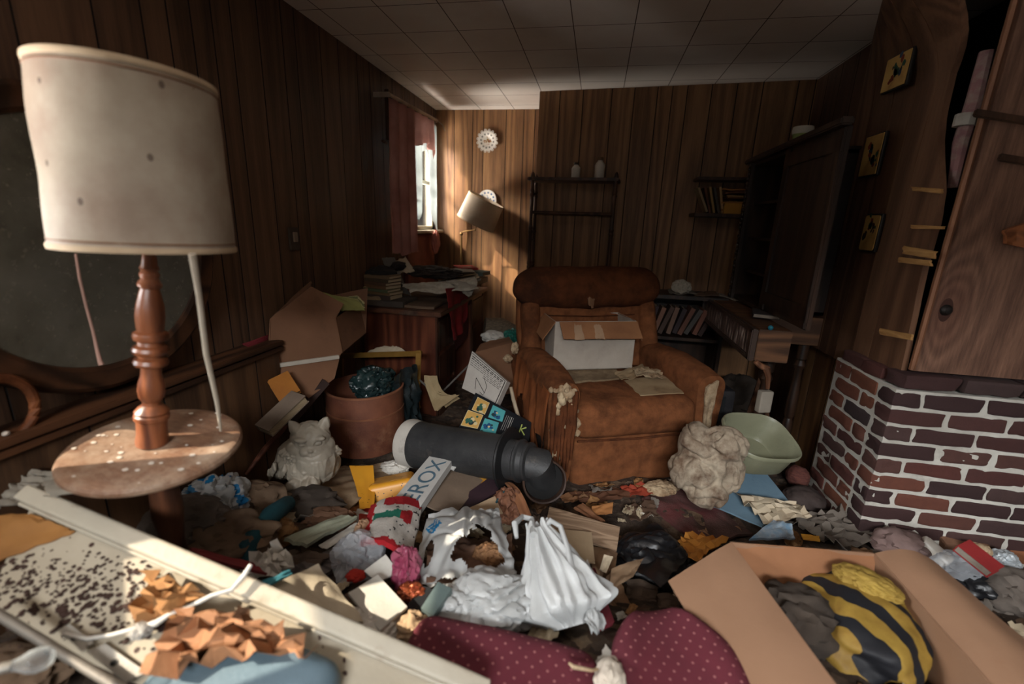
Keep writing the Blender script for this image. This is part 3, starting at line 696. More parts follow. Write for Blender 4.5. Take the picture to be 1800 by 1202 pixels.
def curtain(name, zt, y0, y1, low, mat, seed, xo, amp, k, nu=90, nv=60):
    mb = MB(); v = []; f = []
    for j in range(nv+1):
        for i in range(nu+1):
            s_ = i/nu; y = cl(y0, y1, s_); zl = low(y); t = j/nv; z_ = cl(zt(y), zl, t)
            x = XL+.085+xo + amp*(.5+.6*t)*(math.sin(k*y*6.28+1.5*nz(y*3, t*1.2, 0, seed))+.5*nz(y*9, t*2, 0, seed+1))
            v.append(V((x, y+.012*nz(y*5, z_*6, 3, seed)*t, z_)))
    for j in range(nv):
        for i in range(nu):
            f.append((j*(nu+1)+i, j*(nu+1)+i+1, (j+1)*(nu+1)+i+1, (j+1)*(nu+1)+i))
    mb.add(v, f); return mb.build(name, mat, ct, smooth=80)
def zr(y): return ra.z + (rb.z-ra.z)*(y-ra.y)/(rb.y-ra.y)
def pl(pts):
    def fn(y):
        if y <= pts[0][0]: return pts[0][1]
        for (a, p), (b, q) in zip(pts, pts[1:]):
            if y <= b: return p+(q-p)*(y-a)/(b-a)
        return pts[-1][1]
    return fn
jag = lambda y: .012*noise.noise(V((y*40, 0, 0)))+.02*noise.noise(V((y*13, 0, 0)))
lowr = pl([(3.20, 1.13), (3.28, 1.11), (3.50, 1.12), (3.515, 1.40), (3.53, 1.93), (3.75, 1.98), (3.9, 1.93), (4.0, 1.85), (4.04, 1.6), (4.08, 1.2), (4.12, 1.0), (4.19, 1.0)])
curtain('red_cloth', lambda y: zr(y)-.008, ra.y, rb.y, lambda y: lowr(y)+jag(y), CR_, 3, .02, .022, 7)
loww = pl([(3.3, 1.9), (3.50, 1.42), (3.60, 1.42), (3.66, 1.36), (3.70, 1.44), (3.72, 1.90), (3.84, 1.94), (3.92, 1.75), (3.98, 1.40), (4.05, 1.25), (4.12, 1.2)])
curtain('white_sheer', lambda y: zr(y)-.02, 3.40, 4.12, lambda y: loww(y)+jag(y+7), CW_, 9, -.02, .012, 6)
lp = [W(a, b, x=-1.50) for a, b in ((715, 345), (722, 365), (732, 382), (740, 380), (738, 362), (728, 348), (716, 358), (714, 378), (717, 395))]
mb = MB(); mb.tube([lp[0]*(1-t)+lp[1]*t for t in (0, .5)] + lp[1:], .006, 8); mb.build('hanging_cord', CW_, ct)
mb = MB().blob(W(766, 425, x=-1.45), (.03, .07, .10), sub=4, amp=.35, seed=8); mb.build('bunched_end', CR_, ct)
# ================================================================ alcove: plates, swing-arm lamp
WHT = MT('porcelain_white', (214, 208, 198), (196, 188, 176), rough=.25, spec=.5, ba=0)
def plate(px, py, r_, lab, scal, rimc, midc):
    c = W(px, py, y=4.25); c.y = 4.252; t = thing('wall_plate', lab, 'plate', c); R = axes((0, -1, .0))
    mb = MB(); N = 72; rings = [0, .35, .55, .62, .8, 1.0]; hz = [.006, .006, .007, .012, .015, .018]; v = []; f = []; ms = []
    for q, h_ in zip(rings, hz):
        for k in range(N):
            a = 2*PI*k/N; rr_ = r_*q*(1+(.10*abs(math.sin(a*scal/2)) if q == 1 and scal else 0)); v.append(c+R@V((rr_*math.cos(a), rr_*math.sin(a), h_)))
    for j in range(5):
        for k in range(N):
            f.append((j*N+k, j*N+(k+1) % N, (j+1)*N+(k+1) % N, (j+1)*N+k)); ms.append(1 if j == 3 and (k//3) % 2 else 0)
    mb.add(v, f, ms); mb.build('plate_body', [WHT, rimc], t, smooth=60)
    mb = MB(); rr2 = random.Random(int(px))
    for i in range(26):
        u, w_ = rr2.gauss(0, .2)*r_, rr2.gauss(0, .16)*r_; s_ = r_*rr2.uniform(.04, .11)
        mb.add([c+R@V((u+s_*math.cos(q*PI/3), w_+s_*.7*math.sin(q*PI/3), .0075)) for q in range(6)], [tuple(range(6))], rr2.choice([0, 0, 1]))
    mb.build('painted_scene', midc, t, smooth=0)
    if scal:
        mb = MB()
        for k in range(scal):
            a = 2*PI*(k+.5)/scal; p = c+R@V((r_*1.07*math.cos(a), r_*1.07*math.sin(a), .018))
            mb.tube([p+R@V((.011*math.cos(q), .011*math.sin(q), 0)) for q in [i*PI/4 for i in range(9)]], .003, 5)
        mb.build('lattice_rim', WHT, t)
plate(857, 248, .082, 'white plate with a pierced lattice rim high on the alcove wall', 16, MT('plate_grey', (120, 116, 110)), [MT('plate_gold', (164, 122, 62)), MT('plate_red', (140, 66, 48))])
plate(857, 351, .088, 'blue and white plate partly hidden by the swing-arm lamp shade', 0, MT('plate_blue', (84, 106, 142)), [MT('plate_blue', (84, 106, 142)), MT('plate_slate', (60, 70, 88))])
BR = MT('dark_brass', (112, 86, 52), (84, 62, 38), metal=.8, rough=.4, ba=0)
bp_ = W(810, 462, y=4.05); fl = thing('swing_arm_lamp', 'brass swing-arm floor lamp with a tilted pale drum shade in the alcove', 'lamp', (bp_.x, 4.05, .02))
q0 = W(811, 410, y=4.05); q1 = W(835, 404, y=4.03); q2 = W(838, 396, y=4.02)
MB().tube([V((q0.x, 4.05, .02)), q0], .009, 10).build('stem', BR, fl)
MB().lathe([(.14, .0), (.14, .012), (.05, .03), (.02, .05), (.01, .06)], (q0.x, 4.05, .02), n=32, close=False).build('foot', BR, fl)
mb = MB().tube([q0, q0+V((.02, 0, .015)), q1, q2], .006, 8); mb.blob(q0-V((0, 0, .005)), (.016, .016, .018), sub=3, amp=0); mb.blob(q1, (.012, .012, .012), sub=3, amp=0); mb.build('swing_arm', BR, fl)
sb = W(836, 392, y=4.02); RA = axes((.42, -.02, .91)); r_ = .175
mb = MB().lathe([(.178, 0), (.166, .225)], sb, RA, 56).lathe([(.176, 0), (.164, .225)], sb, RA, 56)
s2 = mb.build('lamp_shade', MT('pale_linen_shade', (206, 192, 172), (186, 168, 146), transl=.45, bs=120, dirt=(120, 90, 70), da=.62), fl)
for z_, rr_ in ((0, .178), (.225, .166)): MB().lathe([(rr_-.002, -.004), (rr_+.002, -.004), (rr_+.002, .004), (rr_-.002, .004)], sb+RA@V((0, 0, z_)), RA, 56).build('shade_trim', TR, s2)
# ================================================================ etagere, bottles
EW = WOOD('etagere_wood', (50, 32, 22), (88, 58, 40), sc=(8, 8, .8), rough=.45)
def ply(x): return 3.735-(x+.525)*(.185/1.945)     # face of the partition
et = thing('etagere', 'tall dark wooden shelf rack with turned posts against the partition', 'shelf', (-.21, 3.55, 0))
xs = (-.515, .095)
for x_ in xs:
    for dy in (.03, .23):
        y_ = ply(x_)-dy
        pr = [(.012, .0), (.016, .05), (.012, .08)]; z_ = .1
        while z_ < 1.66:
            pr += [(.013, z_), (.013, z_+.12), (.018, z_+.135), (.013, z_+.15), (.018, z_+.165), (.013, z_+.18)]; z_ += .27
        pr += [(.013, 1.70), (.017, 1.715), (.013, 1.735), (.004, 1.75)]
        MB().lathe(pr, (x_, y_, 0), n=14).build('post', EW, et)
for zt in (1.70, .55, .12):
    a, b_ = V((xs[0], ply(xs[0])-.13, zt)), V((xs[1], ply(xs[1])-.13, zt))
    MB().box((a+b_)/2, ((b_-a).length+.06, .24, .022), frame(b_-a, (0, 1, 0))).build('shelf_board', EW, et, bevel=.004)
for zt, dy in ((1.46, .03), (1.46, .23), (.95, .03)):
    a, b_ = V((xs[0], ply(xs[0])-dy, zt)), V((xs[1], ply(xs[1])-dy, zt)); MB().tube([a, b_], .011, 8).build('rail', EW, et)
for zt in (1.60, 1.46, 1.25):
    MB().tube([V((xs[0], ply(xs[0])-.03, zt)), V((xs[0], ply(xs[0])-.23, zt))], .008, 8).build('side_rung', EW, et)
MILK = MT('milk_glass', (214, 204, 190), (190, 178, 164), rough=.3, ba=0)
def bottle(px, py, h_, r_, lab, lid):
    p = W(px, py, y=3.55); z0 = 1.712; t = thing('bottle', lab, 'bottle', (p.x, ply(p.x)-.12, z0), 'bottles on the shelf rack'); c = (p.x, ply(p.x)-.12, z0)
    MB().lathe([(0, 0), (r_*.95, 0), (r_, .006), (r_*.96, h_*.3), (r_*1.02, h_*.62), (r_*.8, h_*.74), (r_*.5, h_*.82), (r_*.5, h_*.86)], c, n=28).build('glass_body', MILK, t)
    MB().lathe([(r_*.56, h_*.86), (r_*.6, h_*.87), (r_*.58, h_), (0, h_*1.01)], c, n=24).build('lid', lid, t)
bottle(1012, 300, .115, .033, 'squat white bottle on the left of the shelf rack top', MT('lid_dark', (72, 58, 48)))
bottle(1054, 298, .150, .036, 'taller white bottle with a brown stopper on the right of the shelf rack top', MT('lid_cork', (112, 84, 60)))
# ================================================================ wall shelf with books
def book(lab, c, size, R, cover, group=None, open_=False, pages=None, cat='book', name='book'):
    """size: spine length x width x thickness; lies in its own x-y plane"""
    t = thing(name, lab, cat, c, group); c = V(c); a, b_, d = size; k = .0025 if d > .012 else d*.2
    mb = MB(); mb.box(c+R@V((0, 0, d/2-k/2)), (a, b_, k), R).box(c+R@V((0, 0, -d/2+k/2)), (a, b_, k), R).box(c+R@V((0, -b_/2+k/2, 0)), (a, k, d-2*k), R)
    mb.build('cover', cover, t, smooth=0)
    MB().box(c+R@V((0, -.001, 0)), (a-.008, b_-.008, d-2*k-.0004), R).build('pages', pages or PAGES, t, smooth=0); return t
PAGES = MT('book_pages', (176, 158, 128), (140, 120, 94), s=3, stretch=(1, 1, 60), ba=.1)
wsx = [W(1217, 376, y=3.45).x, W(1316, 376, y=3.45).x]; wy = 3.47
ws = thing('wall_shelf', 'short dark wall shelf holding books and magazines beside the hutch', 'shelf', ((wsx[0]+wsx[1])/2, wy, 1.46))
zb = W(1265, 376, y=wy).z; zt = W(1265, 318, y=wy).z
MB().box(((wsx[0]+wsx[1])/2, wy, zb-.012), (wsx[1]-wsx[0], .22, .024)).build('shelf_board', PAND, ws, bevel=.003)
MB().box(((wsx[0]+wsx[1])/2, wy+.02, zt+.01), (wsx[1]-wsx[0], .18, .02)).build('top_board', PAND, ws, bevel=.003)
MB().box((wsx[1]-.01, wy+.02, (zb+zt)/2), (.02, .18, zt-zb)).build('side_board', PAND, ws, bevel=.003)
cols = [(150, 128, 96), (96, 62, 44), (164, 132, 84), (84, 78, 70), (176, 140, 96)]
for i in range(5):
    x_ = wsx[0]+.028+.030*i; an = [-.45, -.32, -.28, -.3, -.22][i]
    book(['tan book leaning at the open end of the wall shelf', 'brown book leaning second from the open end of the wall shelf', 'pale yellow book leaning third on the wall shelf', 'grey book leaning fourth on the wall shelf', 'light tan book leaning against the magazine heap on the wall shelf'][i], (x_+.02, wy-.01, zb+.088), (.175, .12, .014), frame(V((math.sin(an), 0, math.cos(an))), V((0, 1, 0))), MT('cover_%d' % i, cols[i]), 'leaning books on the wall shelf')
for i in range(9):
    rr = random.Random(i); p = V((wsx[0]+.245+.05*rr.random(), wy-.02+.02*rr.random(), zb+.012+.019*i)); a = rr.uniform(-.3, .3)
    C4 = [p+RZ(a)@V((sx*.085, sy*.06, rr.uniform(-.004, .006))) for sx, sy in ((-1, -1), (1, -1), (1, 1), (-1, 1))]
    mt_ = MT('mag_%d' % (i % 4), [(156, 106, 56), (126, 82, 50), (172, 134, 86), (110, 70, 46)][i % 4])
    tag(MB().sheet(C4, 10, 8, amp=.010, fq=2.5, seed=i, th=.010).build('magazine', mt_), ['lowest', 'second', 'third', 'fourth', 'fifth', 'sixth', 'seventh', 'eighth', 'topmost'][i]+' curled brown magazine counted up the heap on the wall shelf', 'magazine', 'curled magazines on the wall shelf')
tag(MB().rcube((wsx[0]+.24, wy-.09, zb+.035), (.11, .03, .07), r=.004).build('card_file', MT('ochre_card', (176, 126, 52))), 'small ochre card box at the front of the wall shelf', 'box')
# ================================================================ secretary hutch
HW = WOOD('hutch_wood', (34, 23, 17), (64, 44, 32), sc=(7, 7, .7), rough=.4, spec=.4)
hu = thing('secretary_hutch', 'dark secretary cabinet with open upper doors and a carved drawer along the right wall', 'cabinet', (1.05, 2.85, 0))
hx0, hx1, hy0, hy1, hz0, hz1 = .95, 1.30, 2.75, 3.35, .93, 1.80
mb = MB().box((hx1-.01, (hy0+hy1)/2, (hz0+hz1)/2), (.02, hy1-hy0, hz1-hz0)).box(((hx0+hx1)/2, hy0+.01, (hz0+hz1)/2), (hx1-hx0, .02, hz1-hz0)).box(((hx0+hx1)/2, hy1-.01, (hz0+hz1)/2), (hx1-hx0, .02, hz1-hz0)).box(((hx0+hx1)/2, (hy0+hy1)/2, hz0+.01), (hx1-hx0, hy1-hy0, .02)).box(((hx0+hx1)/2, (hy0+hy1)/2, hz1-.01), (hx1-hx0, hy1-hy0, .02))
mb.build('upper_case', HW, hu, bevel=.003)
for z_ in (1.12, 1.33, 1.55): MB().box(((hx0+hx1)/2+.02, (hy0+hy1)/2, z_), (hx1-hx0-.06, hy1-hy0-.04, .015)).build('inner_shelf', HW, hu, smooth=0)
MB().box((hx0-.015, (2.15+hy1)/2, hz1+.012), (.05, hy1-2.15+.03, .03)).box(((hx0+hx1)/2, (hy0+hy1)/2, hz1+.008), (hx1-hx0+.03, hy1-hy0+.04, .016)).build('cornice', HW, hu, bevel=.006)
def stile(y_, z0, z1):
    mb = MB().box((hx0-.008, y_, (z0+z1)/2), (.02, .06, z1-z0)); k = z0+.02
    while k < z1: mb.blob((hx0-.022, y_, k), (.008, .012, .012), sub=2, amp=.2, seed=int(k*90)); k += .028
    return mb
stile(hy1-.05, hz0, hz1).build('carved_stile', MT('carved_dark_wood', (66, 52, 44), (40, 30, 26), rough=.35, spec=.5), hu)
d0, d1 = V((.955, 2.74, 0)), V((.962, 2.165, 0)); mid = (d0+d1)/2
dr_ = MB().box((mid.x, mid.y, 1.375), ((d1-d0).length, .022, .85), frame(d1-d0, (1, 0, 0))).build('open_door', HW, hu, bevel=.003)
mb = MB()
for z_ in (1.02, 1.74): mb.box((mid.x-.014, mid.y, z_), ((d1-d0).length, .012, .07), frame(d1-d0, (1, 0, 0)))
for q in (.06, .94): p = d0+(d1-d0)*q; mb.box((p.x-.014, p.y, 1.375), (.06, .012, .84), frame(d1-d0, (1, 0, 0)))
mb.build('door_frame', HW, dr_, bevel=.002)
lx0, ly0, ly1, lz0, lz1 = .80, 2.29, 3.38, .755, .915
CARV, nt, b = base('carved_drawer_front'); vec = coords(nt, (1, 1, 1)); vo = nd(nt, 'ShaderNodeTexVoronoi'); vo.inputs['Scale'].default_value = 30; nt.links.new(coords(nt, (1, 1, .35)), vo.inputs['Vector'])
nt.links.new(ramp(nt, vo.outputs['Distance'], [(0, lin((214, 198, 188))), (.45, lin((92, 76, 70)))]).outputs[0], b.inputs['Base Color']); b.inputs['Roughness'].default_value = .35; bump(nt, b, vo.outputs['Distance'], .9, .02)
MB().box((1.13, 3.06, (lz0+lz1)/2), (.34, .64, lz1-lz0)).box((.885, (ly0+ly1)/2, (lz0+lz1)/2), (.15, ly1-ly0-.01, lz1-lz0)).build('lower_case', WOOD('brown_case_wood', (64, 42, 28), (112, 76, 50), sc=(.8, 8, 8)), hu, bevel=.003)
dw = MB().box((lx0-.004, (ly0+ly1)/2, (lz0+lz1)/2), (.016, ly1-ly0-.10, lz1-lz0-.05)).build('carved_drawer', CARV, hu)
mb = MB()
for z_ in (lz0+.012, lz1-.012): mb.box((lx0-.008, (ly0+ly1)/2, z_), (.03, ly1-ly0, .024))
for y_ in (ly0+.02, ly1-.02): mb.box((lx0-.008, y_, (lz0+lz1)/2), (.03, .035, lz1-lz0))
mb.build('drawer_moulding', MT('moulding_dark', (70, 54, 46), (48, 36, 30), rough=.35, spec=.5), hu, bevel=.005)
for (x_, y_) in ((.945, 2.47), (.90, 3.3), (1.24, 2.80), (1.24, 3.3)):
    MB().lathe([(.030, .75), (.030, .66), (.02, .65), (.034, .62), (.02, .59), (.024, .5), (.03, .40), (.03, .30), (.022, .28), (.03, .25), (.03, .12), (.02, .1), (.03, .06), (.016, .0)], (x_, y_, 0), n=16).build('turned_leg', HW, hu)
mb = MB(); pts = [V((.815, 2.29, .755)), V((.84, 2.29, .735)), V((.87, 2.29, .725)), V((.885, 2.29, .68)), V((.892, 2.29, .62))]
mb.tube(pts, [.012, .014, .018, .014, .010], 8); mb.build('curved_bracket', LB, hu)
for i, (px, py, sx, lab) in enumerate(((1290, 522, .11, 'small open papers bundle lying behind the carved drawer'), (1322, 528, .12, 'pale folded paper on the secretary top near the hutch opening'))):
    p = W(px, py, z=.925); tag(MB().sheet([p+RZ(.4*i)@V((a*sx, b_*.07, .004)) for a, b_ in ((-1, -1), (1, -1), (1, 1), (-1, 1))], 12, 8, amp=.02, fq=3, seed=i+40, th=.004).build('folded_paper', MT('paper_grey', (140, 128, 114), (104, 94, 84))), lab, 'paper')
p = W(1345, 553, z=.93); book('dark book with a pale spine on the secretary top', (p.x, p.y, .935), (.20, .13, .022), RZ(1.3), MT('cover_dark', (52, 44, 42)), pages=MT('paper_grey', (140, 128, 114)))
p = W(1357, 563, x=.86); tag(MB().blob((p.x, p.y, .925), (.012, .012, .012), sub=3, amp=.2).build('marble', MT('teal_glass', (40, 110, 128), rough=.2)), 'tiny teal ball on the secretary edge', 'ball')
jar = W(1411, 240, y=2.62); jt = thing('paper_tub', 'white tub with a green label on top of the hutch', 'tub', (1.02, 2.80, 1.815))
MB().lathe([(0, 0), (.034, 0), (.047, .075), (.05, .08), (.046, .08)], (1.02, 2.80, 1.818), n=32, mi=0).build('tub_body', MT('tub_green', (116, 138, 66), (168, 176, 120), s=14, ba=0), jt)
MB().lathe([(.0492, .062), (.051, .082), (.049, .098), (0, .098)], (1.02, 2.80, 1.818), n=32).build('tub_rim', MT('tub_white', (190, 186, 172), ba=0), jt)
# ================================================================ low bookcase in the corner
bc = thing('low_bookcase', 'low dark bookcase behind the recliner by the partition', 'bookcase', (.60, 3.35, 0))
MB().box((.58, 3.38, .915), (.66, .32, .025)).build('top_board', HW, bc, bevel=.003)
for x_ in (.26, .90): MB().box((x_, 3.38, .45), (.022, .32, .90)).build('side_board', HW, bc, smooth=0)
for z_ in (.62, .33, .05): MB().box((.58, 3.38, z_), (.62, .30, .022)).build('shelf_board', HW, bc, smooth=0)
MB().box((.58, 3.535, .45), (.64, .012, .90)).build('back_board', HW, bc, smooth=0)
cols = [(92, 58, 50), (70, 56, 58), (134, 96, 80), (84, 66, 58), (118, 92, 78), (60, 50, 52), (104, 70, 58), (78, 74, 70), (122, 80, 66), (66, 50, 46)]
names = ['dark red', 'plum grey', 'salmon brown', 'taupe', 'pinkish tan', 'charcoal', 'rust brown', 'slate', 'faded red', 'dark umber']
for i, c in enumerate(cols):
    an = .12+.05*(i % 4)+.025*i; x_ = .34+.046*i
    book(names[i]+' book leaning in the row on the low bookcase shelf', (x_+.045, 3.31, .64+.106), (.205-.01*(i % 3), .14, .030), frame(V((math.sin(an), 0, math.cos(an))), V((0, 1, 0))), MT('lowcover_%d' % i, c), 'leaning books in the low bookcase')
for i, (px, py, s_, lab, c) in enumerate(((1160, 484, .07, 'crumpled white paper ball at the left end of the low bookcase', (178, 168, 152)), (1180, 498, .09, 'flat grey paper on the low bookcase', (120, 110, 98)), (1215, 500, .08, 'brown wrapper on the right of the low bookcase', (98, 74, 58)))):
    p = W(px, py, z=.94)
    if i == 0: tag(MB().blob((p.x, 3.34, .975), (.06, .05, .05), seed=i+5, amp=.4).build('crumpled_paper', MT('ppr_%d' % i, c), smooth=20), lab, 'paper')
    else: tag(MB().sheet([V((p.x, 3.36, .938))+V((a*s_, b_*.08, 0)) for a, b_ in ((-1, -1), (1, -1), (1.1, 1), (-1, 1))], 10, 8, amp=.02, fq=3, seed=i+60, th=.004).build('loose_paper', MT('ppr_%d' % i, c)), lab, 'paper')
# ================================================================ recliner
def remesh(mb, voxel, smooth=6, disp=None):
    me = bpy.data.meshes.new('tmp'); me.from_pydata(mb.v, [], mb.f); ob = bpy.data.objects.new('tmp', me); COL.objects.link(ob)
    r = ob.modifiers.new('r', 'REMESH'); r.mode = 'VOXEL'; r.voxel_size = voxel
    s_ = ob.modifiers.new('s', 'SMOOTH'); s_.iterations = smooth; s_.factor = .5
    dg = bpy.context.evaluated_depsgraph_get(); ev = bpy.data.meshes.new_from_object(ob.evaluated_get(dg))
    out = MB(); vs_ = [v.co.copy() for v in ev.vertices]
    if disp:
        ns = [v.normal.copy() for v in ev.vertices]; vs_ = [p + n*disp(p) for p, n in zip(vs_, ns)]
    out.add(vs_, [list(p.vertices) for p in ev.polygons])
    bpy.data.objects.remove(ob); bpy.data.meshes.remove(me); bpy.data.meshes.remove(ev); return out
VEL = MT('rust_velour', (138, 86, 54), (98, 60, 38), s=14, rough=1, dirt=(70, 42, 28), da=.5, ds=4, bs=170, ba=.5, spec=.1)
VELD = MT('worn_velour', (104, 60, 36), (70, 40, 26), s=12, rough=1, dirt=(52, 34, 26), da=.48, bs=120, ba=.5, spec=.1)
FOAM = MT('dirty_stuffing', (190, 170, 140), (140, 110, 80), s=14, rough=.95, dirt=(90, 64, 44), da=.52, ds=9, bs=90, ba=.5)
fl_, fr_ = W(1004, 850, z=.05), W(1206, 829, z=.05); RO = (fl_+fr_)/2; RO.z = 0
ex = (fr_-fl_); ex.z = 0; HWID = ex.length/2; RR = frame(ex, RZ(PI/2)@ex)
def L2(x, y, z): return RO + RR@V((x, y, z))
rc = thing('recliner', 'torn rust brown velour recliner with a carton on its seat', 'armchair', RO)
hw = HWID
def crease(p):
    return p
MB().rcube(L2(0, .05, .165), (2*hw, .13, .29), RR, r=.035, n=14, bulge=.05, amp=.004, fq=9, seed=1).build('footrest', VEL, rc, smooth=60)
MB().rcube(L2(0, .30, .40), (2*hw-.005, .66, .20), RR, r=.06, n=16, bulge=.08, amp=.006, fq=8, seed=2).build('seat', VEL, rc, smooth=60)
MB().tube([L2(-hw+.01, -.015, .302), L2(0, -.03, .300), L2(hw-.01, -.015, .302)], .006, 8).build('piping', VELD, rc)
def arm(sx):
    xo, xi = sx*(hw+.145), sx*(hw+.005); prof = []
    mb = MB(); ny = 22; cx = (xo+xi)/2; ring_ = 28
    v = []; f = []
    for j in range(ny+1):
        t = j/ny; y_ = -.005+.80*t; top_ = .615+.03*math.sin(t*PI)-.05*sstep(.75, 1, t); puff = 1+.10*math.sin(min(1, t*1.6)*PI)
        for k in range(ring_):
            a = 2*PI*k/ring_; c_, s_ = math.cos(a), math.sin(a)
            if s_ >= 0: x_ = cx+.083*puff*math.copysign(abs(c_)**.7, c_); z_ = top_-.075+.080*puff*s_**.8
            else: x_ = cx+.070*math.copysign(abs(c_)**.35, c_); z_ = .05 + (top_-.125)*(1-abs(s_)**.6)
            q = .006*nz(x_*9, y_*9, z_*9, sx+3); v.append(L2(x_+q, y_, z_+q))
    for j in range(ny):
        for k in range(ring_): f.append((j*ring_+k, j*ring_+(k+1) % ring_, (j+1)*ring_+(k+1) % ring_, (j+1)*ring_+k))
    f.append(tuple(range(ring_))); f.append(tuple(ny*ring_+k for k in range(ring_)))
    return mb.add(v, f).build('armrest', VEL, rc, smooth=55)
arm_l = arm(-1); arm_r = arm(1)
# backrest: leaning stack of two puffed cushions and side wings
tl = math.radians(-17); RB = RR@Matrix.Rotation(tl, 3, 'X')
def LB_(x, y, z): return L2(0, .66, .44) + RB@V((x, y, z))
MB().rcube(LB_(0, .03, .33), (2*hw+.21, .17, .66), RB, r=.075, n=16, bulge=.06, amp=.012, fq=6, seed=5).build('backrest', VEL, rc, smooth=70)
MB().rcube(LB_(-.0, -.05, .555), (2*hw+.25, .21, .25), RB, r=.10, n=18, bulge=.09, amp=.03, fq=6, seed=6).build('headrest', VELD, rc, smooth=70)
for sx in (-1, 1): MB().rcube(LB_(sx*(hw+.06), -.03, .24), (.11, .17, .46), RB, r=.05, n=12, bulge=.1, amp=.014, fq=7, seed=8+sx).build('side_bolster', VEL, rc, smooth=70)
mb = MB()
for k in range(5): mb.tube([LB_(-hw+.03+k*.01, -.055-.02*math.sin(k), .43-.06*k), LB_(0, -.075, .42-.06*k), LB_(hw-.03, -.06, .43-.06*k)], .004, 6)
mb.build('back_creases', VELD, rc)
tag_ = MB().sheet([LB_(-.07, -.145, .56), LB_(.02, -.142, .54), LB_(-.02, -.145, .40), LB_(-.05, -.15, .43)], 8, 8, amp=.012, fq=3, seed=7, th=.004, jag=.1).build('torn_patch', MT('tear_lining', (126, 92, 66), (98, 66, 46)), rc)
# torn front of the left arm with stuffing, torn skirt hanging on its outer side
mb = MB(); rr = random.Random(12)
for i in range(150):
    t = rr.random(); p = L2(-hw-.060+rr.gauss(0, .030)-.02*t, -.014+rr.gauss(0, .010), .20+.40*t**.6); k_ = rr.uniform(.006, .021); mb.blob(p, (k_, k_*.7, k_*1.2), sub=2, amp=.7, fq=2, seed=i)
mb.build('stuffing', FOAM, rc, smooth=60)
nu, nv = 46, 26; mb = MB(); v = []; f = []
for j in range(nv+1):
    for i in range(nu+1):
        s_, t = i/nu, j/nv; y_ = -.03+.66*s_; low = .03+.10*(.5+.5*nz(s_*9, 0, 0, 4))
        z_ = .585 - (.585-low)*t; fold = .030*t**.6*(math.sin(s_*34+2*nz(s_*4, t*2, 0, 1)+t*2.2)*.6+nz(s_*12, t*2.5, 0, 2))
        v.append(L2(-hw-.160-.02*t-fold-.014*math.sin(t*5), y_-.06*t*t*(1-s_), z_))
for j in range(nv):
    for i in range(nu):
        s_, t = i/nu, j/nv
        if t > .3 and nz(s_*6.5, t*1.8, 0, 9) > .17: continue
        f.append((j*(nu+1)+i, j*(nu+1)+i+1, (j+1)*(nu+1)+i+1, (j+1)*(nu+1)+i))
mb.add(v, f).build('torn_skirt', MT('torn_velour', (156, 92, 54), (104, 60, 36), s=16, rough=.95, stretch=(1, 1, .4), transl=.12, spec=.1), rc, smooth=70)
MB().sheet([L2(-hw-.157, .03, .44), L2(-hw-.157, .42, .46), L2(-hw-.157, .40, .08), L2(-hw-.157, .04, .10)], 6, 6, amp=.004, th=.002, jag=.1).build('hole_shade_patch', MT('painted_hole_shade', (38, 28, 22), ba=0), rc)  # dark sheet laid on the arm to stand for a hole's shade
mb = MB()
for i in range(7):
    x_ = -hw-.02-.018*i; top_ = L2(x_, -.018, .58-.02*(i % 3)); n_ = 7; pts = [top_+V((.010*nz(i, k*.8, 1), .010*nz(i, k, 5)-.006*k, -.075*k*(.8+.1*(i % 3)))) for k in range(n_)]
    mb.tube(pts, [.014, .017, .016, .014, .012, .009, .004], 6)
mb.build('hanging_shreds', VELD, rc)
MB().sheet([L2(hw+.03, -.012, .56), L2(hw+.10, -.012, .60), L2(hw+.085, -.014, .30), L2(hw+.045, -.014, .34)], 6, 12, amp=.008, fq=3, seed=3, th=.012, jag=.08).build('exposed_batting', FOAM, rc)
# papers on the seat and the carton
PAPC = MT('old_paper_tan', (168, 146, 114), (140, 114, 84), dirt=(92, 66, 46), da=.56, ds=6)
PAPW = MT('old_paper_pale', (196, 182, 158), (172, 154, 130), dirt=(124, 96, 72), da=.6, ds=6)
PAPG = MT('old_paper_grey', (150, 142, 130), (120, 110, 98), dirt=(80, 66, 54), da=.56)
def paper(lab, C4, mat=None, amp=.012, fq=2.6, seed=0, th=.003, name='paper', cat='paper', group=None, jag=.03, n=14, **k):
    o = MB().sheet(C4, n, n, amp=amp, fq=fq, seed=seed, th=th, jag=jag, **k).build(name, mat or PAPC, smooth=40)
    return tag(o, lab, cat, group)
SZ = .515
paper('worn tan folder lying at the front right of the recliner seat', [W(*q, z=SZ) for q in ((1098, 668), (1166, 658), (1202, 690), (1126, 694))], PAPC, amp=.004, th=.006, seed=3, name='paper_folder', cat='folder')
paper('grey flattened newspaper under the carton on the recliner', [W(*q, z=SZ+.004) for q in ((985, 652), (1080, 640), (1090, 664), (1006, 672))], MT('flat_newsprint', (142, 122, 96), (104, 84, 62), s=20), amp=.008, seed=5, th=.012)
paper('curled brown paper on the seat right of the carton', [W(*q, z=SZ+.012) for q in ((1080, 655), (1130, 640), (1150, 655), (1092, 668))], PAPC, amp=.015, seed=8, fq=4)
paper('crumbly tan paper scrap against the right arm of the recliner', [W(*q, z=SZ+.02) for q in ((1112, 645), (1160, 650), (1172, 664), (1120, 660))], FOAM, amp=.02, seed=9, fq=5, jag=.12)
bl, br_ = W(972, 651, z=.525), W(1110, 647, z=.525); e1 = br_-bl; e1.z = 0; wb = e1.length; e2 = RZ(PI/2)@e1.normalized(); RC = frame(e1, e2); hb = .30; db = .27
WBX = MT('white_carton', (184, 174, 162), (160, 148, 136), dirt=(120, 96, 78), da=.58, ds=5); CBR = MT('carton_inside_brown', (150, 104, 70), (126, 84, 56), dirt=(100, 68, 46), da=.6, ds=4)
